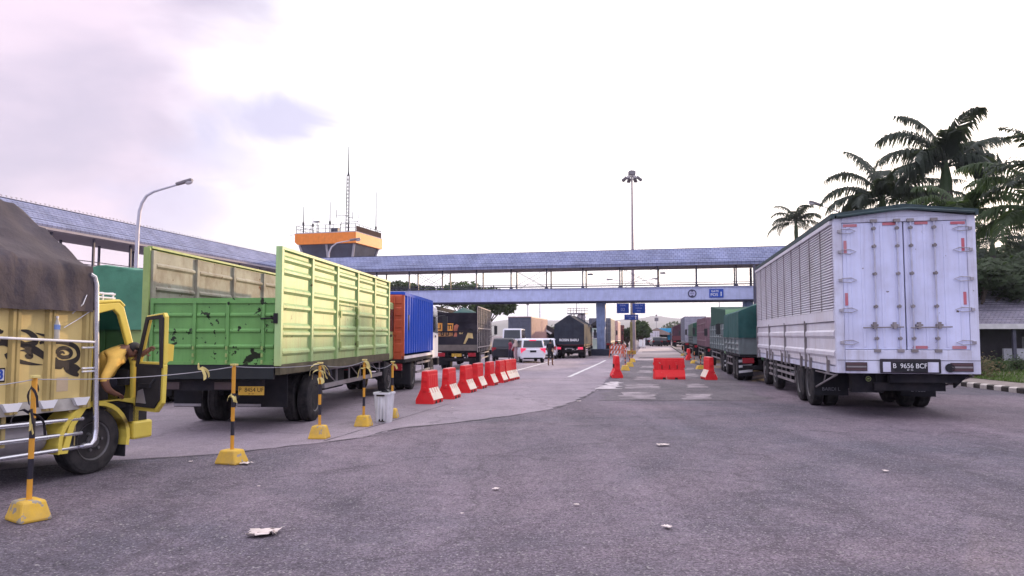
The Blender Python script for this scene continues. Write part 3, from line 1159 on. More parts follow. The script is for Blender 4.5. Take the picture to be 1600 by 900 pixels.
MB().box(-0.13, -0.09, 0.3, D_ - 0.2, zt + 0.125, zt + 0.85).build('railing_panel', mat('railing_maroon', (0.035, 0.014, 0.02), 0.8, spec=0.1), tw)
MB().box(-4.0, -3.0, 0.7, 1.3, zt + 0.125, zt + 0.72).build('roof_box', M_steel, tw)
# lattice mast with whip and small dipole arms
xm, ym = -2.75, 3.0
zl, zw = at(541, 272, 98).z - gz(Yt), at(541, 227, 98).z - gz(Yt)
b = MB()
for (dx, dy) in ((-0.24, -0.12), (0.24, -0.12), (0, 0.24)):
    b.tube([(xm + dx, ym + dy, zt + 0.1), (xm + dx * 0.7, ym + dy * 0.7, zl)], 0.055, 5)
k = 0
z = zt + 0.4
while z < zl - 0.4:
    s = 1 - 0.3 * (z - zt) / (zl - zt)
    b.tube([(xm - 0.24 * s, ym - 0.12 * s, z), (xm + 0.24 * s, ym - 0.12 * s, z + 0.4), (xm, ym + 0.24 * s, z), (xm - 0.24 * s, ym - 0.12 * s, z + 0.4)], 0.032, 4)
    z += 0.5
b.tube([(xm, ym, zl - 0.1), (xm, ym, zl + 0.5), (xm, ym, zw)], [0.15, 0.08, 0.055], 6)
for (sx_, zz, hh) in ((-1.6, 1.9, 1.1), (0.8, 1.6, 1.0), (-0.9, 0.9, 0.5), (1.6, 1.0, 1.2)):
    b.tube([(xm, ym, zt + zz + 0.8), (xm + sx_, ym - 0.2, zt + zz + 0.8)], 0.04, 4)
    b.tube([(xm + sx_, ym - 0.2, zt + zz + 0.5), (xm + sx_, ym - 0.2, zt + zz + 0.5 + hh)], 0.04, 4)
b.build('lattice_mast', M_ant, tw)
for (px, top, y_) in ((460, 318, 0.4), (507, 313, 0.5), (590, 300, 6.5), (466, 336, 2.0)):
    x = -(556 - px) / FPX * Yt if y_ < 5 else -0.3
    za = at(px, top, Yt + y_).z - gz(Yt)
    b = MB()
    b.tube([(x, y_, zt + 0.1), (x, y_, zt + (za - zt) * 0.5), (x, y_, za)], [0.07, 0.055, 0.035], 5)
    b.box(x - 0.1, x + 0.1, y_ - 0.1, y_ + 0.1, zt + 1.2, zt + 1.6)
    b.build('whip_antenna', M_ant, tw)
b = MB()
b.tube([(-W_ + 2.7, 1, zt + 0.1), (-W_ + 2.7, 1, zt + 1.6)], 0.05, 6)
b.box(-W_ + 2.3, -W_ + 3.1, 0.8, 1.2, zt + 1.6, zt + 1.75)
b.build('radar_scanner', M_steel, tw)
MB().tube([(-W_ - 0.9, 0.3, zt - 0.1), (-W_ + 0.1, 0.3, zt - 0.02)], 0.04, 5).build('wind_arm', M_steel, tw)

# ================================================================== tiled house on the right
hs = thing('house', 'low house with grey tiled roof and dark porch beside the palms', 'house', (at(1536, 500, 50).x - 0.6, 50, gz(50)), 8)
ze = at(1560, 508, 50).z - gz(50)
zr = at(1560, 452, 56).z - gz(50)
b = MB()
rws = 16
prof = []
for i in range(rws):
    t0, t1 = i / rws, (i + 1) / rws
    prof.append((6.5 * t0, ze + (zr - ze) * t0 + 0.05))
    prof.append((6.5 * t1, ze + (zr - ze) * t1))
prof += [(6.5, zr - 0.15), (0, ze - 0.1)]
b.prism(prof, -2.2, 14, 'x')
b.build('roof', M_tile2, hs)
MB().box(-2.2, 14, -0.06, -0.003, ze - 0.26, ze + 0.08).build('fascia', mat('fascia_white', (0.6, 0.58, 0.6), 0.7, dirt=0.3), hs)
MB().box(-1.6, 14, 2.6, 2.8, 0, ze + 0.9).build('wall', mat('porch_wall', (0.05, 0.045, 0.05), 0.8), hs)
b = MB()
b.box(-2.0, 14, 0.0, 6.4, -0.2, 0.1)
b.build('porch_floor', mat('porch_floor', (0.15, 0.13, 0.12), 0.8), hs)
for x in (-1.4, 2.6, 6.6):
    MB().box(x - 0.1, x + 0.1, 0.25, 0.45, 0.1, ze - 0.05).build('porch_post', M_steel, hs)
for (x0, x1) in ((-1.0, 0.9), (4.2, 6.2)):
    w_ = MB().box(x0, x1, 2.53, 2.59, 0.6, 1.75).build('window', mat('window_frame', (0.25, 0.24, 0.24), 0.6), hs)
    MB().box(x0 + 0.1, x1 - 0.1, 2.50, 2.525, 0.7, 1.65).build('pane', M_dglass, w_)
MB().box(2.2, 7.0, 0.9, 1.1, 0.1, 0.95).build('low_wall', mat('low_wall', (0.42, 0.42, 0.46), 0.8), hs)
for (px, Yh, lab, wd) in ((1026, 140, 'far brown hut with pyramid roof at the end of the lane', 5.0), (853, 82, 'dark open hut with pointed gable behind the white car', 3.6), (935, 80, 'small hut with pointed dark roof beside the bridge pillar', 1.6)):
    p = gp(px, Yh)
    t = thing('hut', lab, 'hut', p, 5)
    far = Yh > 100
    zt_ = at(px, 512 if far else (507 if Yh == 82 else 499), Yh).z - p.z
    ze_ = at(px, 523 if far else (522 if Yh == 82 else 508), Yh).z - p.z
    b = MB()
    e4 = [b.v((sx * wd / 2 * 1.15, sy * wd / 2 * 1.15, ze_)) for sx, sy in ((-1, -1), (1, -1), (1, 1), (-1, 1))]
    if far:
        ap = b.v((0, 0, zt_))
        for i in range(4):
            b.f([e4[i], e4[(i + 1) % 4], ap])
    else:
        r0, r1 = b.v((0, -wd / 2 * 1.15, zt_)), b.v((0, wd / 2 * 1.15, zt_))
        b.f([e4[0], e4[1], r0]), b.f([e4[2], e4[3], r1]), b.f([e4[1], e4[2], r1, r0]), b.f([e4[3], e4[0], r0, r1])
    b.f(e4[::-1])
    b.build('roof', mat('hut_roof', (0.11, 0.08, 0.075), 0.85, var=0.2) if far else mat('hut_roof_dark', (0.045, 0.042, 0.05), 0.8), t)
    for sx in (-1, 1):
        for sy in (-1, 1):
            MB().box(sx * wd * 0.45 - 0.08, sx * wd * 0.45 + 0.08, sy * wd * 0.45 - 0.08, sy * wd * 0.45 + 0.08, 0, ze_ - 0.003).build('post', M_steel, t)
    MB().box(-wd * 0.42, wd * 0.42, wd * 0.3, wd * 0.34, 0, ze_ - 0.01).build('wall', mat('hut_wall', (0.06, 0.055, 0.06), 0.85), t)
    if Yh == 82:
        MB().prism([(0.1, zt_ - 0.55), (0.75, zt_ - 0.95), (0.6, zt_ - 1.1), (0.05, zt_ - 0.75)], -wd * 0.6 - 0.02, -wd * 0.6, 'y').build('gable_board', M_signw, t)
# kiosk beside the pillar: pale green with a window
p = gp(931, 78)
t = thing('kiosk', 'pale green kiosk with a small dark window left of the bridge pillar', 'kiosk', p, 8)
b = MB()
b.box(-0.55, 0.55, 0, 1.4, 0.35, 2.6)
b.build('wall', mat('kiosk_wall', (0.42, 0.52, 0.47), 0.7, var=0.08), t)
w_ = MB().box(-0.35, 0.35, -0.03, -0.003, 1.5, 2.25).build('window', M_signw, t)
MB().box(-0.27, 0.27, -0.05, -0.031, 1.57, 2.18).build('pane', M_dglass, w_)
MB().box(-0.8, 0.8, -0.5, 1.7, 0, 0.34).build('plinth', M_conc, t)
# platform tower with dish beyond the dark lorry
p = gp(903, 120)
t = thing('platform_tower', 'steel platform tower with railings and a dish behind the dark tarpaulin lorry', 'tower', p, 20)
z0, z1 = at(903, 491, 120).z - p.z, at(903, 482, 120).z - p.z
for sx in (-1, 1):
    for sy in (-1, 1):
        MB().tube([(sx * 0.9, sy * 0.9, 0), (sx * 0.9, sy * 0.9, z0)], 0.09, 6).build('leg', M_steel, t)
MB().box(-1.5, 1.5, -1.1, 1.1, z0, z0 + 0.16).build('platform', M_steel, t)
b = MB()
for k in range(7):
    b.tube([(-1.4 + k * 2.8 / 6, -1.05, z0 + 0.16), (-1.4 + k * 2.8 / 6, -1.05, z1)], 0.035, 4)
for z in (z0 + 0.55, z1):
    b.tube([(-1.45, 1.0, z), (-1.45, -1.05, z), (1.45, -1.05, z), (1.45, 1.0, z)], 0.04, 4)
b.build('railing', M_steel, t)
b = MB()
b.lathe([(0.05, 0.0), (0.4, 0.08), (0.7, 0.3), (0.72, 0.31), (0.4, 0.12), (0.04, 0.05)], 16, 'y', (0.7, -0.9, z0 - 0.5))
b.build('dish', M_soff, t)
MB().tube([(-0.2, 0, z0), (-0.2, 0, z1 + 1.6)], 0.05, 5).build('aerial', M_steel, t)
# ================================================================== vehicle pieces
M_tyre = mat('tyre_rubber', (0.026, 0.025, 0.028), 0.92, spec=0.15, var=0.3, scale=6, dirt=0.6, dirtc=(0.09, 0.078, 0.072), dscale=3)
M_rim = mat('wheel_rim', (0.13, 0.125, 0.13), 0.6, metal=0.3, var=0.3, dirt=0.6, dirtc=(0.05, 0.04, 0.035), dscale=6)
M_chas = mat('chassis_black', (0.015, 0.0145, 0.019), 0.85, spec=0.15, var=0.4, dirt=0.4, dirtc=(0.06, 0.05, 0.045), dscale=3)
M_flap = mat('mudflap_rubber', (0.018, 0.018, 0.023), 0.85, spec=0.15, var=0.3, dirt=0.4, dirtc=(0.06, 0.055, 0.055))
M_galv = mat('galvanised', (0.35, 0.33, 0.36), 0.55, metal=0.4, var=0.2, dirt=0.4, dirtc=(0.15, 0.12, 0.11))
M_wood = mat('frame_grey', (0.23, 0.21, 0.22), 0.7, var=0.25, dirt=0.5, dirtc=(0.10, 0.07, 0.06))
M_redl = mat('tail_light', (0.28, 0.02, 0.03), 0.25, var=0.1)
M_redlit = lamp_mat('tail_light_lit', (0.8, 0.05, 0.12), 0.45)
M_amber = mat('amber_light', (0.45, 0.16, 0.02), 0.3)
M_plateb = mat('plate_black', (0.012, 0.012, 0.016), 0.5)
M_platey = mat('plate_yellow', (0.62, 0.37, 0.05), 0.5, dirt=0.3)
M_ink = mat('ink_black', (0.02, 0.015, 0.012), 0.6)
M_white = mat('ink_white', (0.72, 0.72, 0.74), 0.6, var=0.05)
M_glass = glass_mat('vehicle_glass', (0.028, 0.034, 0.042))
M_chrome = mat('chrome_tube', (0.62, 0.62, 0.68), 0.22, metal=0.9, var=0.1, dirt=0.25, dirtc=(0.2, 0.18, 0.18))
M_mirror = mat('mirror_housing', (0.03, 0.03, 0.035), 0.5)

_wc = {}


def wheel(root, x, y, r, wd=0.24, dual=0.0, side=1, label=None):
    """a wheel with its centre at x, y; the rim faces outwards on the given side"""
    key = (round(r, 3), wd, dual)
    if key not in _wc:
        def tyre_mesh(off):
            b = MB()
            h = wd / 2
            for o in off:
                b.lathe([(r * 0.56, -h * 0.8 + o), (r * 0.62, -h + o), (r * 0.9, -h * 0.98 + o), (r * 0.985, -h * 0.8 + o), (r, -h * 0.5 + o), (r * 0.975, -h * 0.47 + o), (r * 0.975, -h * 0.4 + o), (r, -h * 0.37 + o),
                         (r, h * 0.37 + o), (r * 0.975, h * 0.4 + o), (r * 0.975, h * 0.47 + o), (r, h * 0.5 + o), (r * 0.985, h * 0.8 + o), (r * 0.9, h * 0.98 + o), (r * 0.62, h + o), (r * 0.56, h * 0.8 + o)], 36, 'x')
                # sidewall ribs
            return b
        T = tyre_mesh([0] if not dual else [0, -dual]).build('wheel', M_tyre, None, smooth=True, angle=28)
        b = MB()
        h = wd / 2
        # dished disc with hand holes and wheel nuts
        b.lathe([(r * 0.57, h * 0.62), (r * 0.585, h * 0.98), (r * 0.55, h * 0.9), (r * 0.5, h * 0.35), (r * 0.36, h * 0.45 if not dual else -h * 0.2), (r * 0.22, h * 0.75 if not dual else 0.1 * h), (r * 0.2, h * 1.0 if not dual else h * 0.7), (r * 0.08, h * 1.05 if not dual else h * 0.78)], 30, 'x')
        for k in range(6):
            a = 2 * math.pi * k / 6
            xx = h * 0.8 if not dual else 0.15 * h
            b.lathe([(0.018, xx - 0.03), (0.018, xx + 0.03)], 6, 'x', (0, r * 0.285 * math.cos(a), r * 0.285 * math.sin(a)))
        b.mi = 1
        for k in range(6):
            a = 2 * math.pi * (k + 0.5) / 6
            xx = h * 0.42 if not dual else 0.02 * h
            b.lathe([(r * 0.068, xx - 0.02), (r * 0.068, xx + 0.012)], 10, 'x', (0, r * 0.43 * math.cos(a), r * 0.43 * math.sin(a)))
        Rm = b.build('rim', [M_rim, M_ink], None, smooth=True)
        _wc[key] = (T, Rm)
        T_, R_ = T, Rm
    else:
        T, Rm = _wc[key]
        T_, R_ = T.copy(), Rm.copy()
        col.objects.link(T_)
        col.objects.link(R_)
    T_.parent = root
    T_.location = (x, y, r)
    T_.rotation_euler = (rnd.uniform(0, 6), 0, 0 if side > 0 else math.pi)
    R_.parent = T_
    R_.location = (0, 0, 0)
    R_.rotation_euler = (0, 0, 0)
    return T_


def chassis(root, y0, y1, z, gap=0.42, axles=(), r=0.42, m=None):
    b = MB()
    for s in (-1, 1):
        b.box(s * gap - 0.05, s * gap + 0.05, y0, y1, z - 0.2, z)
    k = y0 + 0.15
    while k < y1:
        b.box(-gap, gap, k, k + 0.09, z - 0.17, z - 0.04)
        k += 1.1
    for ya in axles:
        b.tube([(-0.95, ya, r), (-0.3, ya, r), (0.3, ya, r), (0.95, ya, r)], [0.09, 0.1, 0.1, 0.09], 10)
        b.ball((0, ya, r), 0.2, 12)
        for s in (-1, 1):
            b.box(s * gap * 1.15 - 0.045, s * gap * 1.15 + 0.045, ya - 0.6, ya + 0.6, r + 0.08, r + 0.2)
    b.tube([(0, y0 + 1.2, r + 0.05), (0, y1 - 0.6, z - 0.1)], 0.05, 8)
    b.box(-gap - 0.35, -gap - 0.06, y1 - 3.0 if y1 - y0 > 5 else y0 + 1.6, y1 - 2.2 if y1 - y0 > 5 else y0 + 2.2, z - 0.45, z - 0.03)
    return b.build('chassis', m or M_chas, root)


def cab_over(root, y0, W, z0, z1, m, ln=1.6, mirror=True, win=M_glass):
    """tilt cab: local y0 is its back wall, the nose at y0 + ln"""
    b = MB()
    f_ = y0 + ln
    h = z1 - z0
    prof = [(y0, z0), (f_ - 0.05, z0), (f_, z0 + h * 0.1), (f_, z0 + h * 0.45), (f_ - 0.22, z1 - 0.14), (f_ - 0.4, z1), (y0 + 0.05, z1), (y0, z1 - 0.06)]
    b.prism(prof, -W / 2, W / 2, 'x')
    c = b.build('cab', m, root, bevel=0.05)
    hw = W / 2 + 0.012
    for s in (-1, 1):
        b = MB()
        b.prism([(y0 + 0.25, z0 + h * 0.5), (f_ - 0.18, z0 + h * 0.48), (f_ - 0.38, z1 - 0.2), (y0 + 0.25, z1 - 0.2)], s * hw - 0.012, s * hw, 'x')
        b.build('side_window', win, c)
        b = MB()
        b.box(s * (W / 2 + 0.02), s * (W / 2 + 0.045), f_ - 0.95, f_ - 0.8, z0 + h * 0.4, z0 + h * 0.44)
        b.build('door_handle', M_mirror, c)
        if mirror:
            b = MB()
            b.tube([(s * W / 2, f_ - 0.2, z1 - 0.35), (s * (W / 2 + 0.24), f_ + 0.12, z1 - 0.3), (s * (W / 2 + 0.24), f_ + 0.12, z0 + h * 0.5), (s * W / 2, f_ - 0.1, z0 + h * 0.45)], 0.015, 5)
            b.box(s * (W / 2 + 0.24) - 0.1, s * (W / 2 + 0.24) + 0.1, f_ + 0.09, f_ + 0.15, z0 + h * 0.52, z1 - 0.34)
            b.build('mirror', M_mirror, c)
    b = MB()
    b.prism([(f_ - 0.015, z0 + h * 0.5), (f_ + 0.008, z0 + h * 0.5), (f_ - 0.19, z1 - 0.18), (f_ - 0.213, z1 - 0.18)], -W / 2 + 0.12, W / 2 - 0.12, 'x')
    b.build('windscreen', win, c)
    MB().box(-W / 2 - 0.02, W / 2 + 0.02, f_ - 0.35, f_ + 0.1, z0 - 0.28, z0 - 0.01).build('bumper', M_chas, root, bevel=0.03)
    return c


def flap(root, x0, x1, y, z0, z1, strip_m=None, words=None):
    f = MB().box(x0, x1, y - 0.012, y + 0.012, z0, z1).build('mudflap', M_flap, root)
    if strip_m:
        MB().box(x0 + 0.02, x1 - 0.02, y - 0.02, y - 0.0125, z0 + 0.01, z0 + 0.06).build('flap_strip', strip_m, f)
    if words:
        text('flap_lettering', words, 0.085, mat('flap_print', (0.2, 0.2, 0.23), 0.7), f, ((x0 + x1) / 2, y - 0.014, z0 + 0.1), REAR, 0.001)
    return f


def ribs_panel(b, s, x, y0, y1, z0, z1, posts, rails, depth=0.05, pw=0.07, rw=0.09, thick=0.04):
    """a pressed steel side: flat sheet with proud posts and slanting pressed rails, proud towards s"""
    b.box(min(x, x + s * thick), max(x, x + s * thick), y0, y1, z0, z1)
    xo = x + s * thick
    for p in posts:
        b.box(min(xo, xo + s * depth), max(xo, xo + s * depth), p - pw / 2, p + pw / 2, z0, z1)
    ps = sorted(posts)
    for a, c in zip(ps, ps[1:]):
        for z in rails:
            e0, e1 = a + pw / 2 + 0.05, c - pw / 2 - 0.05
            d = depth * 0.75
            b.prism([(xo, z - rw / 2), (xo + s * d, z - rw * 0.15), (xo + s * d, z + rw * 0.15), (xo, z + rw / 2)], e0, e1, 'y')


def tarp(root, W, y0, y1, zb, ze, zp, m, seed=1, amp=0.05, ny=40, hipf=0.0, hipr=0.0, parent=None, name='tarpaulin', fold=0.03, rake=0.0, crease=0.0):
    """tarpaulin thrown over a load: eaves at ze, ridge at zp, hem at zb, with slack and creases"""
    b = MB()
    hw = W / 2
    cross = 34

    def sect(v):
        # v in 0..1 round the section: left hem, eave, ridge, eave, right hem
        pts = [(-hw - 0.03, zb), (-hw - 0.01, ze), (0, zp), (hw + 0.01, ze), (hw + 0.03, zb)]
        ls = [0]
        for p, q in zip(pts, pts[1:]):
            ls.append(ls[-1] + math.hypot(q[0] - p[0], q[1] - p[1]))
        d = v * ls[-1]
        for i in range(4):
            if d <= ls[i + 1] + 1e-9:
                t = (d - ls[i]) / (ls[i + 1] - ls[i])
                return pts[i][0] + (pts[i + 1][0] - pts[i][0]) * t, pts[i][1] + (pts[i + 1][1] - pts[i][1]) * t
        return pts[-1]

    def fn(u, v):
        y = y0 + (y1 - y0) * u
        x, z = sect(v)
        k = 1.0
        if hipf and y > y1 - hipf:
            k = (y1 - y) / hipf
        if hipr and y < y0 + hipr:
            k = min(k, (y - y0) / hipr)
        if z > ze:
            z = ze + (z - ze) * (k ** 0.7)
        if rake and z > ze:
            y -= rake * u * (z - ze) / (zp - ze)
        if crease:
            # sharp slanting creases, as a stiff canvas folds
            for (ca, cb_, cs) in ((1.1, 2.3, 0), (2.9, -1.4, 4), (0.4, 4.3, 8)):
                z_ = noise.noise(Vector((x * ca + z * 0.8, y * cb_ * 0.6, seed + cs)))
                cr = crease * ((0.16 - min(0.16, abs(z_))) / 0.16 - 0.45)
                if z > ze:
                    z += cr * 0.6
                else:
                    x += math.copysign(cr, x) * 0.45
        sg = amp * noise.noise(Vector((x * 1.1, y * 1.3, seed))) + amp * 0.5 * noise.noise(Vector((x * 3, y * 3.4, seed + 5)))
        bow = 0.5 - 0.5 * math.cos(y * 2 * math.pi / 0.9)
        if z > ze + 0.02:
            z += sg - 0.02 * bow
        else:
            tt = min(1, max(0, (ze - z) / max(0.05, ze - zb)))
            x += math.copysign(1, x) * (sg * 0.6 + fold * math.sin(y * 7 + 3 * noise.noise(Vector((y, seed, 0)))) * tt)
            z += 0.03 * noise.noise(Vector((y * 2.2, seed, 9))) * tt
        return (x, y, z)
    V = b.grid(fn, ny, cross)
    for row, yy in ((V[0], -1), (V[-1], 1)):
        ring = [q.co.copy() for q in row]
        n_ = len(ring)
        half = n_ // 2
        prev = None
        # end curtain: rungs between the left and right halves of the outline, gently creased
        for i in range(half + 1):
            a, c = ring[i], ring[n_ - 1 - i]
            pts = []
            for k in range(13):
                q = a.lerp(c, k / 12)
                if 0 < k < 12 and i < half:
                    q = q + Vector((0, yy * (0.04 + amp * 0.9 * noise.noise(Vector((q.x * 2.6, q.z * 1.6, seed + 3)))), 0))
                pts.append(b.v(q))
            if prev:
                for k in range(12):
                    b.f([prev[k], prev[k + 1], pts[k + 1], pts[k]])
            prev = pts
    o = b.build(name, m, parent or root, smooth=True, angle=60)
    return o


def plate(root, x, y, z, wd, words, m=M_platey, ink=M_ink, ht=None, small=None):
    p = MB().box(x - wd / 2, x + wd / 2, y - 0.012, y, z - (ht or wd * 0.31) / 2, z + (ht or wd * 0.31) / 2).build('number_plate', m, root)
    if words:
        text('plate_lettering', words, wd * 0.235, ink, p, (x, y - 0.014, z + (0.012 if small else 0)), REAR, 0.001, 0.92)
    if small:
        text('plate_date', small, wd * 0.07, ink, p, (x, y - 0.014, z - wd * 0.115), REAR, 0.001)
    return p


def corrugated(b, x, y0, y1, z0, z1, s, pitch=0.28, d=0.035):
    """vertical corrugation of a container side at local x, proud towards s"""
    pts, y = [], y0
    while y < y1 - 1e-4:
        for (o, dd) in ((0, 0), (0.32, 0), (0.45, 1), (0.87, 1)):
            q = min(y1, y + pitch * o)
            pts.append((q, x + s * d * dd))
        y += pitch
    pts.append((y1, x))
    lo, hi = [b.v((xx, yy, z0)) for yy, xx in pts], [b.v((xx, yy, z1)) for yy, xx in pts]
    for i in range(len(pts) - 1):
        b.f([lo[i], lo[i + 1], hi[i + 1], hi[i]])


# ================================================================== white box lorry on the right
a_w = math.degrees(math.atan(0.199))
W = 2.6
Yl = 14.8
pl_ = at(1308, 577, Yl)
hd = Vector((math.sin(R(a_w)), math.cos(R(a_w)), 0))
rt = Vector((math.cos(R(a_w)), -math.sin(R(a_w)), 0))
root = thing('box_lorry', 'large white box lorry with closed rear doors and louvred side, queuing on the right', 'lorry', Vector((pl_.x, pl_.y, 0)) + rt * W / 2, a_w)
WT = root
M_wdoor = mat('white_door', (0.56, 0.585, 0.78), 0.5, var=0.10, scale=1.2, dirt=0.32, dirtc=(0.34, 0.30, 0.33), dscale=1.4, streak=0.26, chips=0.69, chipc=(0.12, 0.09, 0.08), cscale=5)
M_wside = mat('white_side', (0.62, 0.60, 0.66), 0.5, var=0.08, dirt=0.35, dirtc=(0.36, 0.29, 0.28), dscale=1.2, streak=0.4)
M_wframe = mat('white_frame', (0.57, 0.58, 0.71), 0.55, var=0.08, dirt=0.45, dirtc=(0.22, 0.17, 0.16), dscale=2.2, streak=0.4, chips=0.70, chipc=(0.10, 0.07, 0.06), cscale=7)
M_refl = mat('red_reflector', (0.44, 0.11, 0.14), 0.5, var=0.2, dirt=0.6, dirtc=(0.4, 0.3, 0.32))
zs, zt = 0.98, 4.02          # sill and roof of the body
Lb = 12.0
hw = W / 2
# rear frame
b = MB()
b.box(-hw, -hw + 0.16, 0, 0.12, 0.90, zt - 0.02)
b.box(hw - 0.16, hw, 0, 0.12, 0.90, zt - 0.02)
b.box(-hw + 0.16, hw - 0.16, 0, 0.12, zt - 0.115, zt - 0.02)
b.prism([(-hw + 0.1, zt - 0.021), (0, zt + 0.13), (hw - 0.1, zt - 0.021)], 0.0, 0.1, 'y')
b.build('rear_frame', M_wframe, root, bevel=0.012)
sill = MB().box(-hw + 0.16, hw - 0.16, -0.03, 0.12, 0.90, 1.36).build('rear_sill', M_wframe, root, bevel=0.012)
MB().box(-hw + 0.001, hw - 0.001, -0.035, -0.0305, 1.155, 1.165).build('sill_seam', M_ink, sill)
M_rod = mat('rod_painted', (0.47, 0.48, 0.60), 0.55, var=0.1, dirt=0.5, dirtc=(0.25, 0.2, 0.19), dscale=3)
# doors
zd0, zd1 = 1.37, zt - 0.125
for s in (-1, 1):
    x0, x1 = (-hw + 0.165, -0.012) if s < 0 else (0.012, hw - 0.165)
    b = MB()
    b.box(x0, x1, 0.012, 0.075, zd0, zd1)
    wdt = x1 - x0
    for t0, t1 in ((0.06, 0.14), (0.3, 0.36), (0.62, 0.68), (0.86, 0.94)):
        b.prism([(x0 + wdt * t0, 0.012), (x0 + wdt * (t0 + 0.012), 0.0), (x0 + wdt * (t1 - 0.012), 0.0), (x0 + wdt * t1, 0.012)], zd0 + 0.05, zd1 - 0.05, 'z')
    d = b.build('rear_door', M_wdoor, root, bevel=0.006)
    rods = (x0 + wdt * 0.52, x0 + wdt * 0.9) if s < 0 else (x0 + wdt * 0.1, x0 + wdt * 0.48)
    for xr in rods:
        r_ = MB().tube([(xr, -0.035, zd0 - 0.04), (xr, -0.035, zd1 + 0.05)], 0.017, 8).build('lock_rod', M_rod, d)
        for z in (zd0 + 0.22, zd0 + 0.85, zd0 + 1.5, zd0 + 2.05, zd1 - 0.12):
            b = MB()
            b.box(xr - 0.036, xr + 0.036, -0.05, 0.011, z - 0.02, z + 0.02)
            b.box(xr - 0.016, xr + 0.016, -0.056, -0.0495, z - 0.036, z + 0.036)
            b.build('rod_bracket', M_wood, d)
        for z in (zd0 - 0.02, zd1 + 0.03):
            b = MB()
            b.box(xr - 0.06, xr + 0.06, -0.06, 0.0, z - 0.03, z + 0.03)
            b.build('rod_bracket', M_wood, d)
    b = MB()
    xa, xb = (x0 + 0.33, x1 - 0.05) if s < 0 else (x0 + 0.05, x1 - 0.33)
    zl = zd0 + 0.43
    b.tube([(xa, -0.06, zl), (xb, -0.06, zl + 0.015)], 0.013, 6)
    for xx in (xa + (0.22 if s < 0 else 0.16), xb - (0.16 if s < 0 else 0.22)):
        b.box(xx - 0.025, xx + 0.025, -0.075, 0.011, zl - 0.02, zl + 0.11)
        b.box(xx - 0.06, xx + 0.06, -0.07, 0.011, zl + 0.03, zl + 0.07)
    b.build('lock_handle', M_wood, d)
    for z in (zd0 + 0.14, zd0 + 0.78, zd0 + 1.38, zd0 + 1.95, zd1 - 0.16):
        b = MB()
        xs_ = x0 - 0.06 if s < 0 else x1 + 0.06
        q = -s
        pts = [(xs_, -0.03, z), (xs_ + q * 0.03, -0.035, z + 0.035), (xs_ + q * 0.2, -0.02, z + 0.045), (xs_ + q * 0.31, -0.012, z), (xs_ + q * 0.2, -0.02, z - 0.045), (xs_ + q * 0.03, -0.035, z - 0.035), (xs_, -0.03, z)]
        b.tube(pts, 0.008, 5)
        b.box(xs_ - 0.03, xs_ + 0.03, -0.04, 0.0, z - 0.028, z + 0.028)
        b.build('hinge', M_galv, d)
    for (xx, zz, ww, hh) in ((x0 + 0.0 if s < 0 else x1 - 0.02, zd0 + 1.0, 0.055, 0.25), (x0 + 0.0 if s < 0 else x1 - 0.02, zd0 + 2.05, 0.055, 0.25),
                             (x0 + 0.15 if s < 0 else x1 - 0.15, zd1 - 0.045, 0.26, 0.055), ((x0 + wdt * 0.78) if s < 0 else (x0 + wdt * 0.28), zd1 - 0.03, 0.24, 0.055), ((x1 - 0.2) if s > 0 else (x0 + 1.35), zd0 + 0.045, 0.25, 0.06)):
        if s < 0 and zz < zd0 + 0.1:
            continue
        xx += 0.05 * -s if ww < 0.1 else 0
        MB().box(xx - ww / 2, xx + ww / 2, -0.004, -0.001, zz - hh / 2, zz + hh / 2).build('reflector', M_refl, d)
MB().box(0.11, 0.37, -0.004, 0.0115, zd0 + 0.02, zd0 + 0.075).build('reflector', M_refl, root)
# roof cover
M_rtarp = mat('roof_cover_green', (0.035, 0.06, 0.065), 0.75, var=0.25, dirt=0.3)
b = MB()
prof = [(-hw - 0.05, zt - 0.03), (-hw - 0.05, zt + 0.07), (-0.5, zt + 0.17), (0, zt + 0.235), (0.5, zt + 0.17), (hw + 0.04, zt + 0.085), (hw + 0.04, zt - 0.03), (hw - 0.02, zt - 0.03), (hw - 0.02, zt + 0.03), (0, zt + 0.155), (-hw + 0.02, zt + 0.03), (-hw + 0.02, zt - 0.03)]
b.prism(prof, -0.07, Lb, 'y')
b.build('roof_cover', M_rtarp, root)
MB().tube([(-hw + 0.05, -0.085, zt + 0.0), (-0.2, -0.095, zt + 0.11), (0.1, -0.09, zt + 0.13), (hw - 0.05, -0.085, zt + 0.02)], 0.03, 6).build('roof_hem', M_rtarp, root)
# top side rail
MB().prism([(-hw - 0.05, zt - 0.125), (-hw - 0.055, zt - 0.05), (-hw + 0.02, zt - 0.035), (-hw + 0.02, zt - 0.125)], 0.1, Lb, 'y').build('top_rail', M_wside, root)
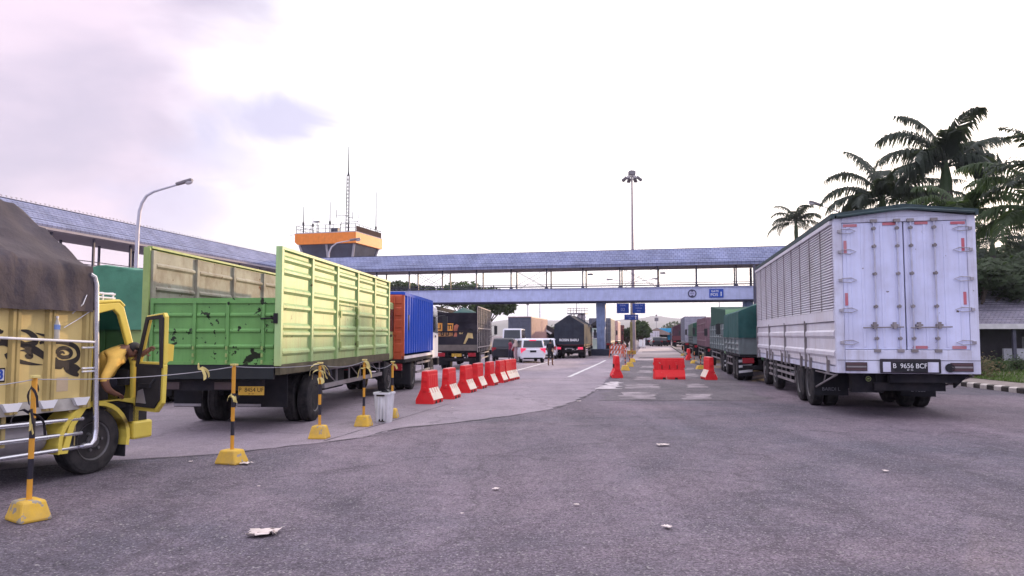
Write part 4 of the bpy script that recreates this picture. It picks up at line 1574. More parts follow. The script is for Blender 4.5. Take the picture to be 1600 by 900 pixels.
# louvred upper side, plain band, drop sides, on both flanks
zl0, zl1 = 2.16, zt - 0.13
for s in (-1, 1):
    n_ = 31
    pit = (zl1 - zl0) / n_
    prof = []
    for k in range(n_):
        z = zl0 + pit * k
        prof += [(s * (hw - 0.022), z), (s * (hw + 0.028), z + pit * 0.05), (s * (hw + 0.022), z + pit * 0.3), (s * (hw - 0.012), z + pit * 0.82), (s * (hw - 0.022), z + pit * 0.98)]
    prof += [(s * (hw - 0.012), zl1), (s * (hw - 0.05), zl1), (s * (hw - 0.05), zl0)]
    b = MB()
    b.prism(prof, 0.121, Lb, 'y')
    b.mi = 1
    k = 1.15
    while k < Lb:
        b.box(s * (hw + 0.012), s * (hw + 0.034), k - 0.012, k + 0.012, zl0, zl1)
        k += 1.2
    b.build('louvre_side', [M_wside, M_wood], root)
    MB().box(min(s * (hw - 0.05), s * (hw + 0.02)), max(s * (hw - 0.05), s * (hw + 0.02)), 0.121, Lb, 1.94, zl0 - 0.002).build('side_band', M_wside, root)
    for k in range(4):
        y0, y1 = 0.14 + k * 2.97, 0.14 + k * 2.97 + 2.93
        b = MB()
        prof = []
        zz = [(1.03, 0.0), (1.06, 0.03), (1.18, 0.03), (1.24, 0.062), (1.31, 0.062), (1.35, 0.03), (1.58, 0.03), (1.64, 0.062), (1.72, 0.062), (1.76, 0.03), (1.9, 0.03), (1.93, 0.0)]
        prof = [(s * (hw - 0.04 + d), z) for z, d in zz] + [(s * (hw - 0.06), 1.93), (s * (hw - 0.06), 1.03)]
        b.prism(prof, y0, y1, 'y')
        dp = b.build('drop_side', M_wside, root)
        for yy in (y0 + 0.55, y1 - 0.55):
            b = MB()
            b.box(min(s * hw, s * (hw + 0.05)), max(s * hw, s * (hw + 0.05)), yy - 0.035, yy + 0.035, 0.88, 1.14)
            b.tube([(s * (hw + 0.03), yy, 1.1), (s * (hw + 0.05), yy + 0.02, 1.22)], 0.015, 5)
            b.build('side_latch', M_wood, dp)
        b = MB()
        b.box(min(s * (hw - 0.02), s * (hw + 0.045)), max(s * (hw - 0.02), s * (hw + 0.045)), y1 + 0.002, y1 + 0.036, 0.86, 1.99)
        b.build('side_post', M_wood, dp)
MB().box(-hw + 0.002, hw - 0.002, 0.122, Lb, 0.90, 1.02).build('bed', M_wframe, root)
MB().box(-hw + 0.06, hw - 0.06, 0.15, Lb, 1.03, 3.9).build('box_core', M_wside, root)
MB().box(-hw, hw, Lb + 0.003, Lb + 0.06, 0.9, zt).build('front_bulkhead', M_wside, root)
# rear lamps, plate and bumper
for s in (-1, 1):
    xc = s * (hw - 0.33) + (0.02 if s < 0 else -0.02)
    lb_ = MB().box(xc - 0.2, xc + 0.2, -0.05, -0.0305, 0.95, 1.12).build('tail_lamp', mat('lamp_back', (0.05, 0.03, 0.035), 0.4), root)
    for k in range(3):
        MB().box(xc - 0.185, xc + 0.185, -0.06, -0.0505, 0.965 + k * 0.052, 0.998 + k * 0.052).build('lamp_lens', mat('lamp_lens', (0.09, 0.05, 0.055), 0.4) if k != 1 else M_wood, lb_)
sp = MB().box(-0.52, 0.58, -0.065, -0.031, 0.91, 1.19).build('plate_surround', mat('rusty_surround', (0.03, 0.026, 0.032), 0.8, var=0.4), root, bevel=0.03)
for x0, x1 in ((-0.47, -0.33), (0.34, 0.53)):
    MB().box(x0, x1, -0.075, -0.0655, 0.935, 1.13).build('plate_patch', M_wframe, sp)
plate(root, 0.015, -0.067, 1.04, 0.56, 'B  9656 BCF', M_plateb, M_white, 0.185, '09 · 26')
b = MB()
b.lathe([(0.085, -0.06), (0.085, -0.031)], 18, 'y', (0.74, 0, 1.02))
b.build('filler_hole', M_plateb, root)
b = MB()
b.lathe([(0.055, -0.045), (0.055, 0.0)], 14, 'y', (-0.66, 0.3, 0.78))
e_ = b.build('round_sticker', mat('sticker_dark', (0.03, 0.035, 0.03), 0.5), root)
b = MB()
for k in range(24):
    pass
b.tube([(-0.66 + 0.046 * math.cos(k * math.pi / 10), 0.25, 0.78 + 0.046 * math.sin(k * math.pi / 10)) for k in range(21)], 0.005, 5, cap=False)
b.prism([(-0.69, 0.77), (-0.63, 0.775), (-0.65, 0.795), (-0.68, 0.79)], 0.245, 0.254, 'y')
b.build('sticker_mark', mat('sticker_green', (0.32, 0.40, 0.12), 0.5), e_)
# underbody
wr = 0.5
ax = (3.05, 4.3, 8.4, 10.6)
chassis(root, 0.3, Lb + 1.6, 0.88, 0.45, ax[:2], wr)
b = MB()
b.box(-0.95, -0.35, 0.35, 0.6, 0.5, 0.9)
b.box(-0.3, 0.95, 0.12, 0.3, 0.72, 0.88)
b.box(-0.55, 0.75, 0.25, 0.34, 0.55, 0.71)
b.prism([(0.9, 0.895), (hw - 0.1, 0.895), (hw - 0.15, 0.87), (0.9, 0.62)], 0.2, 0.3, 'y')
b.build('rear_bumper', M_chas, root)
for y in ax:
    for s in (-1, 1):
        wheel(root, s * (hw - 0.16), y, wr, 0.26, 0.32 if y < 6 else 0.0, s)
for s in (-1, 1):
    b = MB()
    b.box(min(s * (hw - 0.75), s * (hw - 0.02)), max(s * (hw - 0.75), s * (hw - 0.02)), 2.38, 2.405, 0.28, 0.9)
    f_ = b.build('mudflap', M_flap, root)
    text('flap_lettering', 'BARDI L' if s < 0 else 'L 7883', 0.11, mat('flap_print', (0.2, 0.2, 0.23), 0.7), f_, (s * (hw - 0.38), 2.377, 0.42), REAR, 0.001)
    # strut in front of the flap and side guard rails
    b = MB()
    b.tube([(s * (hw - 0.05), 0.25, 0.86), (s * (hw - 0.05), 2.3, 0.48)], 0.022, 6)
    b.tube([(s * (hw - 0.05), 0.3, 0.84), (s * (hw - 0.05), 2.3, 0.84)], 0.02, 6)
    b.tube([(s * (hw - 0.05), 1.2, 0.9), (s * (hw - 0.05), 1.5, 0.62)], 0.015, 6)
    b.build('flap_strut', M_wood, root)
    b = MB()
    for z in (0.42, 0.6, 0.76):
        b.box(s * (hw - 0.06) - 0.02, s * (hw - 0.06) + 0.02, 5.1, 9.7, z - 0.03, z + 0.03)
    for y in (5.15, 5.9, 6.6, 7.4, 8.3, 9.0, 9.6):
        b.box(s * (hw - 0.09) - 0.02, s * (hw - 0.09) + 0.01, y - 0.025, y + 0.025, 0.42, 0.9)
    b.build('side_guard', M_wood, root)
cab_over(root, Lb + 0.15, 2.3, 0.75, 2.9, mat('cab_green', (0.11, 0.24, 0.14), 0.4, var=0.1), 1.9)

# ================================================================== green stake lorry, rear left of centre
a_g = math.degrees(math.atan(0.061))
W = 2.28
hw = W / 2
pr_ = at(434, 562, 12.4)
rt = Vector((math.cos(R(a_g)), -math.sin(R(a_g)), 0))
root = thing('open_lorry', 'light green open lorry with tall ribbed sides and low chipped tailgate', 'lorry', Vector((pr_.x, pr_.y, 0)) - rt * hw, a_g)
GT = root
M_gsid = mat('green_side', (0.33, 0.50, 0.225), 0.5, var=0.08, scale=1.0, fade=0.32, blotchc=(0.50, 0.48, 0.15), dirt=0.2, dirtc=(0.25, 0.22, 0.10), dscale=1.5, streak=0.5, chips=0.66, chipc=(0.12, 0.09, 0.04), cscale=6)  # yellowish blotches laid over the green by broad noise
M_gtail = mat('green_tailgate', (0.14, 0.325, 0.10), 0.45, var=0.12, dirt=0.3, dirtc=(0.07, 0.14, 0.05), streak=0.4, chips=0.595, chipc=(0.012, 0.018, 0.01), cscale=5.5)
M_inner = mat('inner_rust', (0.37, 0.365, 0.30), 0.8, var=0.15, dirt=0.75, dirtc=(0.17, 0.12, 0.085), dscale=2.4, streak=0.35, chips=0.66, chipc=(0.13, 0.055, 0.03), cscale=4)
M_gedge = mat('green_edge', (0.27, 0.37, 0.13), 0.55, var=0.15, dirt=0.3, dirtc=(0.1, 0.08, 0.04))
zb, ztg, zts = 1.16, 2.26, 3.10
Lg = 8.05
posts = [0.04] + [Lg * k / 5 for k in (1, 2, 3, 4)] + [Lg - 0.04]
rails = (1.36, 1.68, 1.80, 2.14, 2.42, 2.74, 2.96)
b = MB()
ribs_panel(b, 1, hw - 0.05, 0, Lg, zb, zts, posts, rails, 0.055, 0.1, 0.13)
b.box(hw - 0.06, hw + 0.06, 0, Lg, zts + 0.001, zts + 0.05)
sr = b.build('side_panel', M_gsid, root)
# small hatch in the side with hinges and bolt
y0, y1 = posts[2] + 0.12, posts[3] - 0.12
b = MB()
for (ya, yb, za, zb_) in ((y0, y1, 2.30, 2.325), (y0, y0 + 0.025, 1.3, 2.299), (y1 - 0.025, y1, 1.3, 2.299)):
    b.box(hw + 0.04, hw + 0.055, ya, yb, za, zb_)
for (yy, z) in ((y0 + 0.01, 1.45), (y0 + 0.01, 2.1), (y1, 1.45), (y1, 1.95), (y1, 2.2)):
    b.box(hw + 0.056, hw + 0.085, yy - 0.05, yy + 0.05, z - 0.07, z + 0.07)
b.build('hatch_frame', M_gedge, sr)
MB().box(hw - 0.04, hw + 0.045, 0, Lg, zb - 0.17, zb - 0.002).build('side_sill', mat('green_sill_rust', (0.085, 0.075, 0.045), 0.7, var=0.4), root)
b = MB()
ribs_panel(b, 1, -hw, 0.02, Lg, zb, zts, [0.06] + posts[1:], (2.45, 2.85, 2.1, 1.7, 1.35), 0.05, 0.1, 0.1, 0.03)
b.build('side_panel', M_inner, root)
MB().box(-hw - 0.03, -hw - 0.003, 0.0, Lg, zb, zts + 0.03).build('side_skin', M_gedge, root)
MB().box(-hw - 0.03, -hw + 0.06, 0, Lg, zts + 0.031, zts + 0.07).build('side_rail', M_gedge, root)
for s in (-1, 1):
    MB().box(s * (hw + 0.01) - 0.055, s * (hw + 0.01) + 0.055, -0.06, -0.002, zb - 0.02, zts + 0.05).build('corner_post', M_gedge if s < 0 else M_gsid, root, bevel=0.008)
# tailgate with pressed ribs
b = MB()
gx0, gx1 = -hw + 0.07, hw - 0.06
b.box(gx0, gx1, 0.0, 0.04, zb, ztg)
b.box(gx0, gx1, -0.03, -0.001, ztg - 0.07, ztg + 0.02)
b.box(gx0, gx1, -0.03, -0.001, zb, zb + 0.05)
pw = gx1 - gx0
for t in (0.0, 0.345, 0.612, 0.895):
    xx = gx0 + pw * t
    b.box(xx, xx + 0.055, -0.03, -0.001, zb + 0.051, ztg - 0.071)
for z in (zb + 0.3, zb + 0.565, zb + 0.83):
    for t0, t1 in ((0.0, 0.345), (0.345, 0.612), (0.612, 0.895), (0.895, 1.0)):
        xa, xb = gx0 + pw * t0 + 0.07, gx0 + pw * t1 - 0.015
        b.prism([(0, z - 0.04), (-0.028, z - 0.012), (-0.028, z + 0.012), (0, z + 0.04)], xa, xb, 'x')
tg = b.build('tailgate', M_gtail, root)
for x, z in ((gx1 - 0.13, ztg - 0.33), (gx0 + 0.08, ztg - 0.33)):
    b = MB()
    b.tube([(x - 0.1, -0.05, z), (x + 0.16, -0.05, z + 0.01)], 0.015, 6)
    b.box(x + 0.13, x + 0.2, -0.08, -0.01, z - 0.08, z + 0.09)
    b.build('latch', M_chas, tg)
b = MB()
for t in (0.345, 0.612, 0.895):
    for z in (zb + 0.16, zb + 0.05, zb + 0.28):
        b.tube([(gx0 + pw * t + 0.027, -0.045, z - 0.03), (gx0 + pw * t + 0.027, -0.045, z + 0.03)], 0.02, 6)
b.build('tailgate_hinge', M_gedge, tg)
MB().box(-hw, hw, Lg - 0.06, Lg, zb, zts - 0.2).build('headboard', M_inner, root)
MB().box(-hw + 0.03, hw - 0.06, 0.05, Lg - 0.07, zb - 0.12, zb - 0.002).build('bed', M_chas, root)
MB().box(-hw, hw - 0.06, -0.02, 0.03, zb - 0.24, zb - 0.004).build('rear_beam', mat('beam_green_black', (0.018, 0.022, 0.026), 0.6), root)
wr = 0.45
chassis(root, 0.15, Lg + 1.5, 1.0, 0.42, (2.05,), wr)
for s in (-1, 1):
    wheel(root, s * (hw - 0.13), 2.05, wr, 0.23, 0.28, s)
    wheel(root, s * (hw - 0.16), Lg + 0.35, wr, 0.23, 0, s)
flap(root, 0.12, hw - 0.12, 0.8, 0.38, 0.98, None)
flap(root, -hw + 0.1, -0.55, 0.8, 0.38, 0.98, None)
for x0, x1 in ((-hw + 0.1, -hw + 0.6), (0.1, 0.55)):
    MB().box(x0, x1, 0.77, 0.785, 0.39, 0.435).build('flap_strip', M_galv, root)
b = MB()
b.box(-hw + 0.35, hw - 0.3, 0.1, 0.22, 0.72, 0.9)
b.tube([(-0.6, 0.3, 0.78), (-0.6, 0.3, 0.95)], 0.03, 6)
b.build('rear_bumper', M_chas, root)
for x in (-0.75, 0.20):
    MB().box(x - 0.17, x + 0.17, 0.07, 0.098, 0.74, 0.86).build('tail_lamp', mat('dusty_lamp', (0.07, 0.05, 0.055), 0.5), root)
plate(root, 0.66, 0.098, 0.72, 0.44, 'P  8454 UF', M_platey, M_ink, 0.145, '05 · 24')
# side guard between the axles, right side
b = MB()
for z in (0.62, 0.98):
    b.box(hw - 0.12, hw - 0.07, 2.75, Lg - 0.35, z - 0.045, z + 0.045)
for k in range(6):
    y = 2.8 + (Lg - 3.2) * k / 5
    b.box(hw - 0.15, hw - 0.121, y - 0.025, y + 0.025, 0.57, 1.03)
for k in (0, 2, 4):
    y = 2.8 + (Lg - 3.2) * k / 5
    y2 = 2.8 + (Lg - 3.2) * (k + 1) / 5
    b.tube([(hw - 0.13, y, 0.98), (hw - 0.13, y2, 0.62)], 0.014, 5)
b.build('side_guard', M_wood, root)
MB().box(hw - 0.5, hw - 0.2, 3.0, 4.6, 0.5, 0.95).build('fuel_tank', M_chas, root, bevel=0.05)
cab_over(root, Lg + 0.05, 2.1, 0.95, 2.6, mat('cab_light_green', (0.36, 0.50, 0.22), 0.4, var=0.1), 1.5)
MB().ball((0.95, Lg + 0.6, 2.0), 0.2, 10, (0.5, 1.2, 0.7)).build('headrest_cover', M_white, root, smooth=True)
MB().box(hw - 0.22, hw - 0.05, Lg - 0.25, Lg + 0.0, 0.5, 0.95).build('step_plate', M_chas, root)

# ================================================================== other lorries
def lorry(label, rear_px, Y, heading, W, L, zb, zt, kind, m, m2=None, r=0.46, side_vis=1, ref='left', words=None, plate_m=None, axles=None, cabm=None, zp=None, seed=1, group=None, zmid=None, flapw=False, lit=False, cabz=None, rearm=None, words2=None, name='lorry'):
    """ref: which rear corner (picture x) is given at depth Y"""
    X = (rear_px - 800) / FPX * Y
    a = R(heading)
    rt = Vector((math.cos(a), -math.sin(a), 0))
    base = Vector((X, Y, 0)) + rt * (W / 2 if ref == 'left' else -W / 2)
    base.z = gz(Y + 2)
    root = thing(name, label, 'lorry', base, heading, group)
    hw = W / 2
    axles = axles or (1.5, 2.7)
    chassis(root, 0.2, L + 1.3, zb - 0.06, 0.42, axles, r)
    MB().box(-hw, hw, 0, L, zb - 0.1, zb).build('bed', M_chas if kind != 'container' else M_wood, root)
    if kind in ('panel', 'tarp'):
        zz = zmid or zt
        n_ = max(2, round(L / 1.3))
        posts = [0.05 + (L - 0.1) * k / n_ for k in range(n_ + 1)]
        rl = [zb + (zz - zb) * k for k in (0.2, 0.5, 0.8)]
        for s in (-1, 1):
            b = MB()
            ribs_panel(b, s, s * (hw - 0.04), 0, L, zb + 0.002, zz, posts, rl, 0.05, 0.09, 0.12)
            b.build('side_panel', m, root)
        b = MB()
        b.box(-hw + 0.045, hw - 0.045, -0.03, 0.01, zb + 0.002, zz)
        for k in (-0.5, 0, 0.5):
            b.box(k * W * 0.9 - 0.04, k * W * 0.9 + 0.04, -0.06, -0.031, zb + 0.002, zz)
        b.build('tailgate', m, root)
        MB().box(-hw, hw, L - 0.06, L - 0.005, zb + 0.002, zz + 0.1).build('headboard', m, root)
    if kind == 'tarp':
        zz = zmid or zt
        tp = tarp(root, W + 0.06, -0.12 if words else -0.06, L + 0.05, zb + 0.08 if words else (zz - 0.12 if zmid else zb + 0.05), zt, zp or zt + 0.3, m2, seed, 0.06, 24)
        if words:
            text('tarpaulin_lettering', words, 0.27, M_white, tp, (0, -0.27, zb + 0.42), REAR, 0.004, 1.0, 0.008)
    if kind in ('box', 'container'):
        for s in (-1, 1):
            b = MB()
            corrugated(b, s * (hw - 0.045), 0.06, L - 0.02, zb + 0.16, zt - 0.1, s, 0.3 if kind == 'container' else 0.40, 0.06)
            b.box(s * (hw - 0.08) - 0.03, s * (hw - 0.08) + 0.03, 0.06, L - 0.02, zb + 0.16, zt - 0.1)
            sd = b.build('side_panel', m, root, fixn=True)
            for (z0, z1) in ((zb + 0.003, zb + 0.155 if kind == 'container' else zb + 0.09), (zt - 0.095, zt - 0.002)):
                MB().box(s * (hw - 0.05) - 0.05, s * (hw - 0.05) + 0.05, 0.0, L, z0, z1).build('side_rail', M_wside if kind == 'box' and z0 < 2 else m, sd)
        MB().box(-hw + 0.05, hw - 0.05, 0.02, L, zt - 0.06, zt + 0.01).build('roof', m, root)
        MB().box(-hw + 0.1, hw - 0.1, L - 0.05, L - 0.003, zb + 0.003, zt - 0.07).build('front_wall', m, root)
        for s in (-1, 1):
            b = MB()
            x0, x1 = (-hw + 0.02, -0.006) if s < 0 else (0.006, hw - 0.02)
            b.box(x0, x1, 0.0, 0.05, zb + 0.003, zt - 0.07)
            for k in range(5):
                z = zb + (zt - zb) * (0.1 + 0.18 * k)
                b.prism([(0, z), (-0.02, z + 0.03), (-0.02, z + (zt - zb) * 0.12), (0, z + (zt - zb) * 0.12 + 0.03)], x0 + 0.08, x1 - 0.08, 'x')
            d = b.build('rear_door', rearm or m2 or m, root)
            b = MB()
            for t in (0.3, 0.72):
                xx = x0 + (x1 - x0) * t
                b.tube([(xx, -0.05, zb + 0.04), (xx, -0.05, zt - 0.1)], 0.02, 6)
                b.box(xx - 0.06, xx + 0.06, -0.07, -0.02, zb + 0.7, zb + 0.8)
            b.build('lock_rod', M_wood if not rearm else rearm, d)
    if kind == 'stake':
        # rails and posts of a slatted body, boarded rear
        for s in (-1, 1):
            b = MB()
            n_ = max(4, round(L / 0.95))
            for k in range(n_ + 1):
                y = 0.04 + (L - 0.08) * k / n_
                b.box(s * (hw + 0.012) - 0.012, s * (hw + 0.012) + 0.012, y - 0.06, y + 0.06, zb - 0.1, zt)
            for z in (zb + 0.15, zb + (zt - zb) * 0.5, zt - 0.02):
                b.box(s * (hw + 0.035) - 0.01, s * (hw + 0.035) + 0.01, 0, L, z - 0.03, z + 0.03)
            sk = b.build('stake_side', mat('stake_pale', (0.34, 0.30, 0.30), 0.7, var=0.25, dirt=0.4, dirtc=(0.14, 0.1, 0.09)), root)
            b = MB()
            k = 0
            z = zb + 0.003
            while z < zt - 0.1:
                b.box(s * (hw - 0.03) - 0.028, s * (hw - 0.03) + 0.028, 0.005, L, z, z + 0.2)
                z += 0.23
            b.build('side_boards', m, sk)
        b = MB()
        zr_ = zmid or zt
        b.box(-hw, hw, -0.03, 0.0, zb, zr_)
        for z in (zr_ - 0.45, zr_ - 0.25, zr_ - 0.05, zb + 0.95):
            b.box(-hw, hw, -0.07, -0.031, z - 0.035, z + 0.035)
        tg = b.build('tailgate', m2 or m, root)
        MB().box(-hw, hw, -0.055, -0.0305, zb - 0.02, zb + 0.28).build('tailgate_sill', mat('sill_brown', (0.13, 0.11, 0.10), 0.7, var=0.3, dirt=0.4), root)
    for y in axles:
        for s in (-1, 1):
            wheel(root, s * (hw - 0.16), y, r, 0.24, 0.29, s)
    for s in (-1, 1):
        wheel(root, s * (hw - 0.2), L + 0.4, r, 0.24, 0, s)
        f_ = flap(root, s * hw - (0 if s < 0 else 0.55), s * hw + (0.55 if s < 0 else 0), min(axles) - 0.72, 0.2, zb - 0.15, None)
        if flapw:
            for k in range(3):
                b = MB()
                x0 = s * hw - (0 if s < 0 else 0.55)
                b.prism([(x0 + 0.03, 0.3 + k * 0.2), (x0 + 0.52, 0.36 + k * 0.2), (x0 + 0.52, 0.45 + k * 0.2), (x0 + 0.03, 0.39 + k * 0.2)], min(axles) - 0.735, min(axles) - 0.733, 'y')
                b.build('flap_stripe', M_white, f_)
        MB().box(s * (hw - 0.28) - 0.2, s * (hw - 0.28) + 0.2, -0.02, 0.05, zb - 0.32, zb - 0.13).build('tail_lamp', M_redlit if lit else M_redl, root)
        b = MB()
        for z in (zb - 0.2, zb - 0.48):
            b.box(s * (hw - 0.07) - 0.02, s * (hw - 0.07) + 0.02, max(axles) + 0.7, L - 0.2, z - 0.035, z + 0.035)
        for k in range(3):
            y = max(axles) + 0.75 + (L - max(axles) - 1.0) * k / 2
            b.box(s * (hw - 0.1) - 0.02, s * (hw - 0.1) + 0.005, y - 0.03, y + 0.03, zb - 0.5, zb - 0.1)
        b.build('side_guard', M_wood, root)
    b = MB()
    b.box(-hw + 0.1, hw - 0.1, 0.06, 0.16, zb - 0.55, zb - 0.4)
    for x in (-0.5, 0.5):
        b.box(x - 0.05, x + 0.05, 0.08, 0.14, zb - 0.401, zb - 0.1)
    b.build('rear_bumper', M_chas, root)
    if plate_m:
        plate(root, 0.0, 0.05, zb - 0.25, 0.5, words2, plate_m, M_white if plate_m is M_plateb else M_ink)
    cab_over(root, L + 0.12, min(2.2, W - 0.1), zb - 0.15, cabz or min(zt, zb + 1.7), cabm or M_wside, 1.6)
    return root


M_orng = mat('container_orange', (0.46, 0.085, 0.035), 0.5, var=0.15, dirt=0.3, dirtc=(0.2, 0.05, 0.03))
M_blue = mat('container_blue', (0.018, 0.075, 0.46), 0.75, spec=0.25, var=0.1, dirt=0.12, dirtc=(0.02, 0.04, 0.15))
M_gtarp = mat('tarp_green', (0.06, 0.20, 0.125), 0.6, var=0.2, dirt=0.25, dirtc=(0.1, 0.22, 0.16), bump=0.2, bscale=25)
M_gtarp2 = mat('tarp_teal', (0.022, 0.075, 0.072), 0.75, spec=0.15, var=0.2, dirt=0.2, dirtc=(0.1, 0.18, 0.16))
M_btarp = mat('tarp_black', (0.030, 0.034, 0.048), 0.85, spec=0.12, var=0.25, dirt=0.25, dirtc=(0.09, 0.09, 0.1))
M_dstake = mat('stake_dark', (0.022, 0.02, 0.028), 0.85, spec=0.1, var=0.3, dirt=0.3, dirtc=(0.09, 0.08, 0.08))
M_maroon = mat('body_maroon', (0.14, 0.035, 0.045), 0.55, var=0.2, dirt=0.3)
M_greyg = mat('body_grey_green', (0.155, 0.185, 0.19), 0.6, var=0.15, dirt=0.4, dirtc=(0.06, 0.06, 0.06))
M_dgreen = mat('container_dark_green', (0.022, 0.065, 0.05), 0.8, spec=0.15, var=0.15)
M_lgreen = mat('cover_light_green', (0.20, 0.34, 0.20), 0.6, var=0.12)
M_cgrey = mat('container_grey', (0.135, 0.145, 0.19), 0.55, var=0.12, dirt=0.2, dirtc=(0.07, 0.07, 0.08))
M_cpink = mat('container_pale_rust', (0.52, 0.33, 0.31), 0.6, var=0.12, dirt=0.25, dirtc=(0.35, 0.18, 0.15))
M_pink = mat('body_dusty_pink', (0.20, 0.115, 0.14), 0.6, var=0.15, dirt=0.3)
RDH = 10.8
# left lanes
lorry('green tarpaulin lorry hidden between the yellow lorry and the light green lorry', 243, 17.0, 1.0, 2.3, 6.5, 1.1, 3.1, 'tarp', M_gedge, M_gtarp, 0.45, ref='right', zp=3.28, seed=4, zmid=1.9, axles=(1.6,), cabm=M_dgreen)
lorry('blue sided box lorry with orange rear doors in front of the light green lorry', 633, 21.5, 2.6, 2.1, 5.3, 0.98, 2.93, 'box', M_blue, M_orng, 0.43, ref='right', axles=(1.6,), cabm=M_white, cabz=2.75, rearm=M_orng)
st = lorry('dark slatted lorry with painted tailgate and green tarpaulin peak behind the red barriers', 746, 38, 3.5, 2.15, 7.2, 1.02, 3.28, 'stake', M_dstake, M_dstake, 0.47, ref='right', axles=(1.8,), zmid=2.95, plate_m=M_platey, words2='L 8193 UJ', cabm=M_wood)
# painted tailgate and the peaked cover inside the body
tg = [c for c in st.children if c.name.startswith('tailgate') and 'sill' not in c.name][0]
M_mor = mat('mural_orange', (0.62, 0.27, 0.05), 0.6, var=0.3)
M_mye = mat('mural_yellow', (0.48, 0.36, 0.16), 0.6, var=0.3)
MB().prism([(-1.05, 1.99), (-0.2, 2.02), (-0.16, 2.4), (-1.05, 2.42)], -0.035, -0.0315, 'y').build('painted_panel', M_mor, tg)
MB().prism([(-0.98, 1.72), (-0.2, 1.74), (-0.18, 1.985), (-0.98, 1.975)], -0.035, -0.0315, 'y').build('painted_panel', mat('mural_dull', (0.30, 0.15, 0.06), 0.7, var=0.5, scale=8), tg)
text('painted_lettering', 'LI OTI', 0.33, M_chas, tg, (-0.62, -0.039, 2.2), REAR, 0.003, 0.92, 0.012)
text('painted_lettering', 'LI LI', 0.24, M_chas, tg, (-0.6, -0.039, 1.85), REAR, 0.003, 1.0, 0.012)
text('painted_lettering', '67', 0.2, M_mye, tg, (0.25, -0.036, 1.92), REAR, 0.003, 1.2, 0.01)
b = MB()
b.prism([(-0.15, 1.72), (0.02, 1.72), (0.05, 2.1), (0.12, 2.3), (0.0, 2.36), (-0.12, 2.28), (-0.16, 2.05), (-0.08, 1.95)], -0.037, -0.0315, 'y')
b.build('painted_figure', mat('mural_red', (0.32, 0.10, 0.06), 0.6, var=0.4), tg)
b = MB()
b.prism([(0.36, 1.35), (0.46, 1.35), (0.62, 1.66), (0.86, 1.62), (0.82, 1.9), (0.58, 1.92)], -0.037, -0.0315, 'y')
b.build('painted_figure', M_mye, tg)
b = MB()
b.prism([(0.58, 1.93), (0.86, 1.91), (0.84, 2.08), (0.7, 2.14), (0.6, 2.06)], -0.037, -0.0315, 'y')
b.build('painted_figure', M_chas, tg)
tarp(st, 2.0, 0.3, 6.6, 2.4, 2.8, 3.32, M_gtarp2, 8, 0.03, 20, hipr=2.2)
lorry('lorry with grey rear doors and pale rust container side behind the white car', 830, 70, RDH, 2.24, 11.0, 1.1, 3.62, 'container', M_cpink, M_cgrey, 0.5, ref='right', axles=(1.5, 2.8), cabm=M_maroon, rearm=M_cgrey)
lorry('lorry wrapped in a peaked black tarpaulin with lit red tail lamps', 912, 59, RDH, 2.32, 7.4, 1.05, 2.72, 'tarp', M_maroon, M_btarp, 0.46, ref='right', zp=3.5, seed=7, zmid=1.7, axles=(1.7,), words='ROSIN BARU', lit=True, plate_m=M_plateb, cabm=M_maroon, words2='B 9418 UQ')
lorry('grey container lorry standing behind the bridge pillar', 954, 82, RDH, 2.4, 9.0, 1.1, 3.75, 'container', M_cgrey, M_cgrey, 0.5, ref='right', axles=(1.5, 2.8), cabm=M_maroon)
lorry('lorry with pale pink box right of the bridge pillar', 965, 98, RDH, 2.3, 8.0, 1.1, 3.75, 'box', M_cpink, M_cpink, 0.48, ref='right', cabm=M_maroon)
lorry('maroon open lorry beyond the orange fence', 972, 112, RDH, 2.3, 7.0, 1.1, 3.4, 'panel', M_maroon, None, 0.48, ref='right', cabm=M_maroon)
# right queue, from the near end
RQ = 10.85
lorry('teal tarpaulin lorry right in front of the white box lorry', 1155, 27.0, RQ, 2.4, 5.6, 1.02, 2.58, 'tarp', M_greyg, M_gtarp2, 0.46, zp=3.05, seed=3, zmid=1.75, axles=(1.5, 2.6), flapw=True, cabm=M_lgreen)
t2 = lorry('grey panelled lorry with a tall green cover, second in front of the white box lorry', 1132, 34.5, RQ, 2.4, 9.0, 1.05, 2.3, 'panel', M_greyg, None, 0.48, axles=(1.5, 2.7), flapw=True, cabm=M_dgreen, cabz=2.5)
b = MB()
b.prism([(0.02, 2.31), (8.9, 2.31), (8.9, 3.42), (0.02, 2.97)], -1.17, 1.17, 'x')
cv = b.build('load_cover', M_dgreen, t2, bevel=0.04)
MB().prism([(-1.16, 2.31), (1.16, 2.31), (1.16, 3.0), (0.5, 3.1), (-0.2, 3.02), (-1.16, 2.96)], -0.03, 0.015, 'y').build('cover_rear_lit', M_lgreen, cv)  # rear of the same cover; lit rear and shaded side put into two greens
lorry('dusty pink panelled lorry in the right queue before the dark green tarpaulin', 1103, 49, RQ, 2.3, 10, 1.1, 3.05, 'panel', M_pink, None, 0.48, cabm=M_maroon, zmid=3.05)
lorry('dark green tarpaulin lorry in the right queue beyond the pink one', 1083, 66, RQ, 2.3, 9, 1.1, 2.9, 'tarp', M_greyg, mat('tarp_forest', (0.02, 0.075, 0.05), 0.6, var=0.2), 0.48, zp=3.3, seed=12, zmid=1.9, cabm=M_dgreen)
lorry('tall grey container lorry far along the right queue', 1069, 83, RQ, 2.4, 11, 1.1, 3.95, 'container', M_cgrey, mat('container_pale', (0.33, 0.33, 0.4), 0.6), 0.5, cabm=M_maroon, rearm=mat('container_pale', (0.33, 0.33, 0.4), 0.6))
lorry('dark maroon tarpaulin lorry at the far end of the right queue', 1051, 118, RQ, 2.3, 9, 1.1, 3.2, 'tarp', M_maroon, mat('tarp_maroon', (0.06, 0.025, 0.04), 0.7), 0.48, zp=3.7, seed=14, zmid=1.9, cabm=M_maroon)
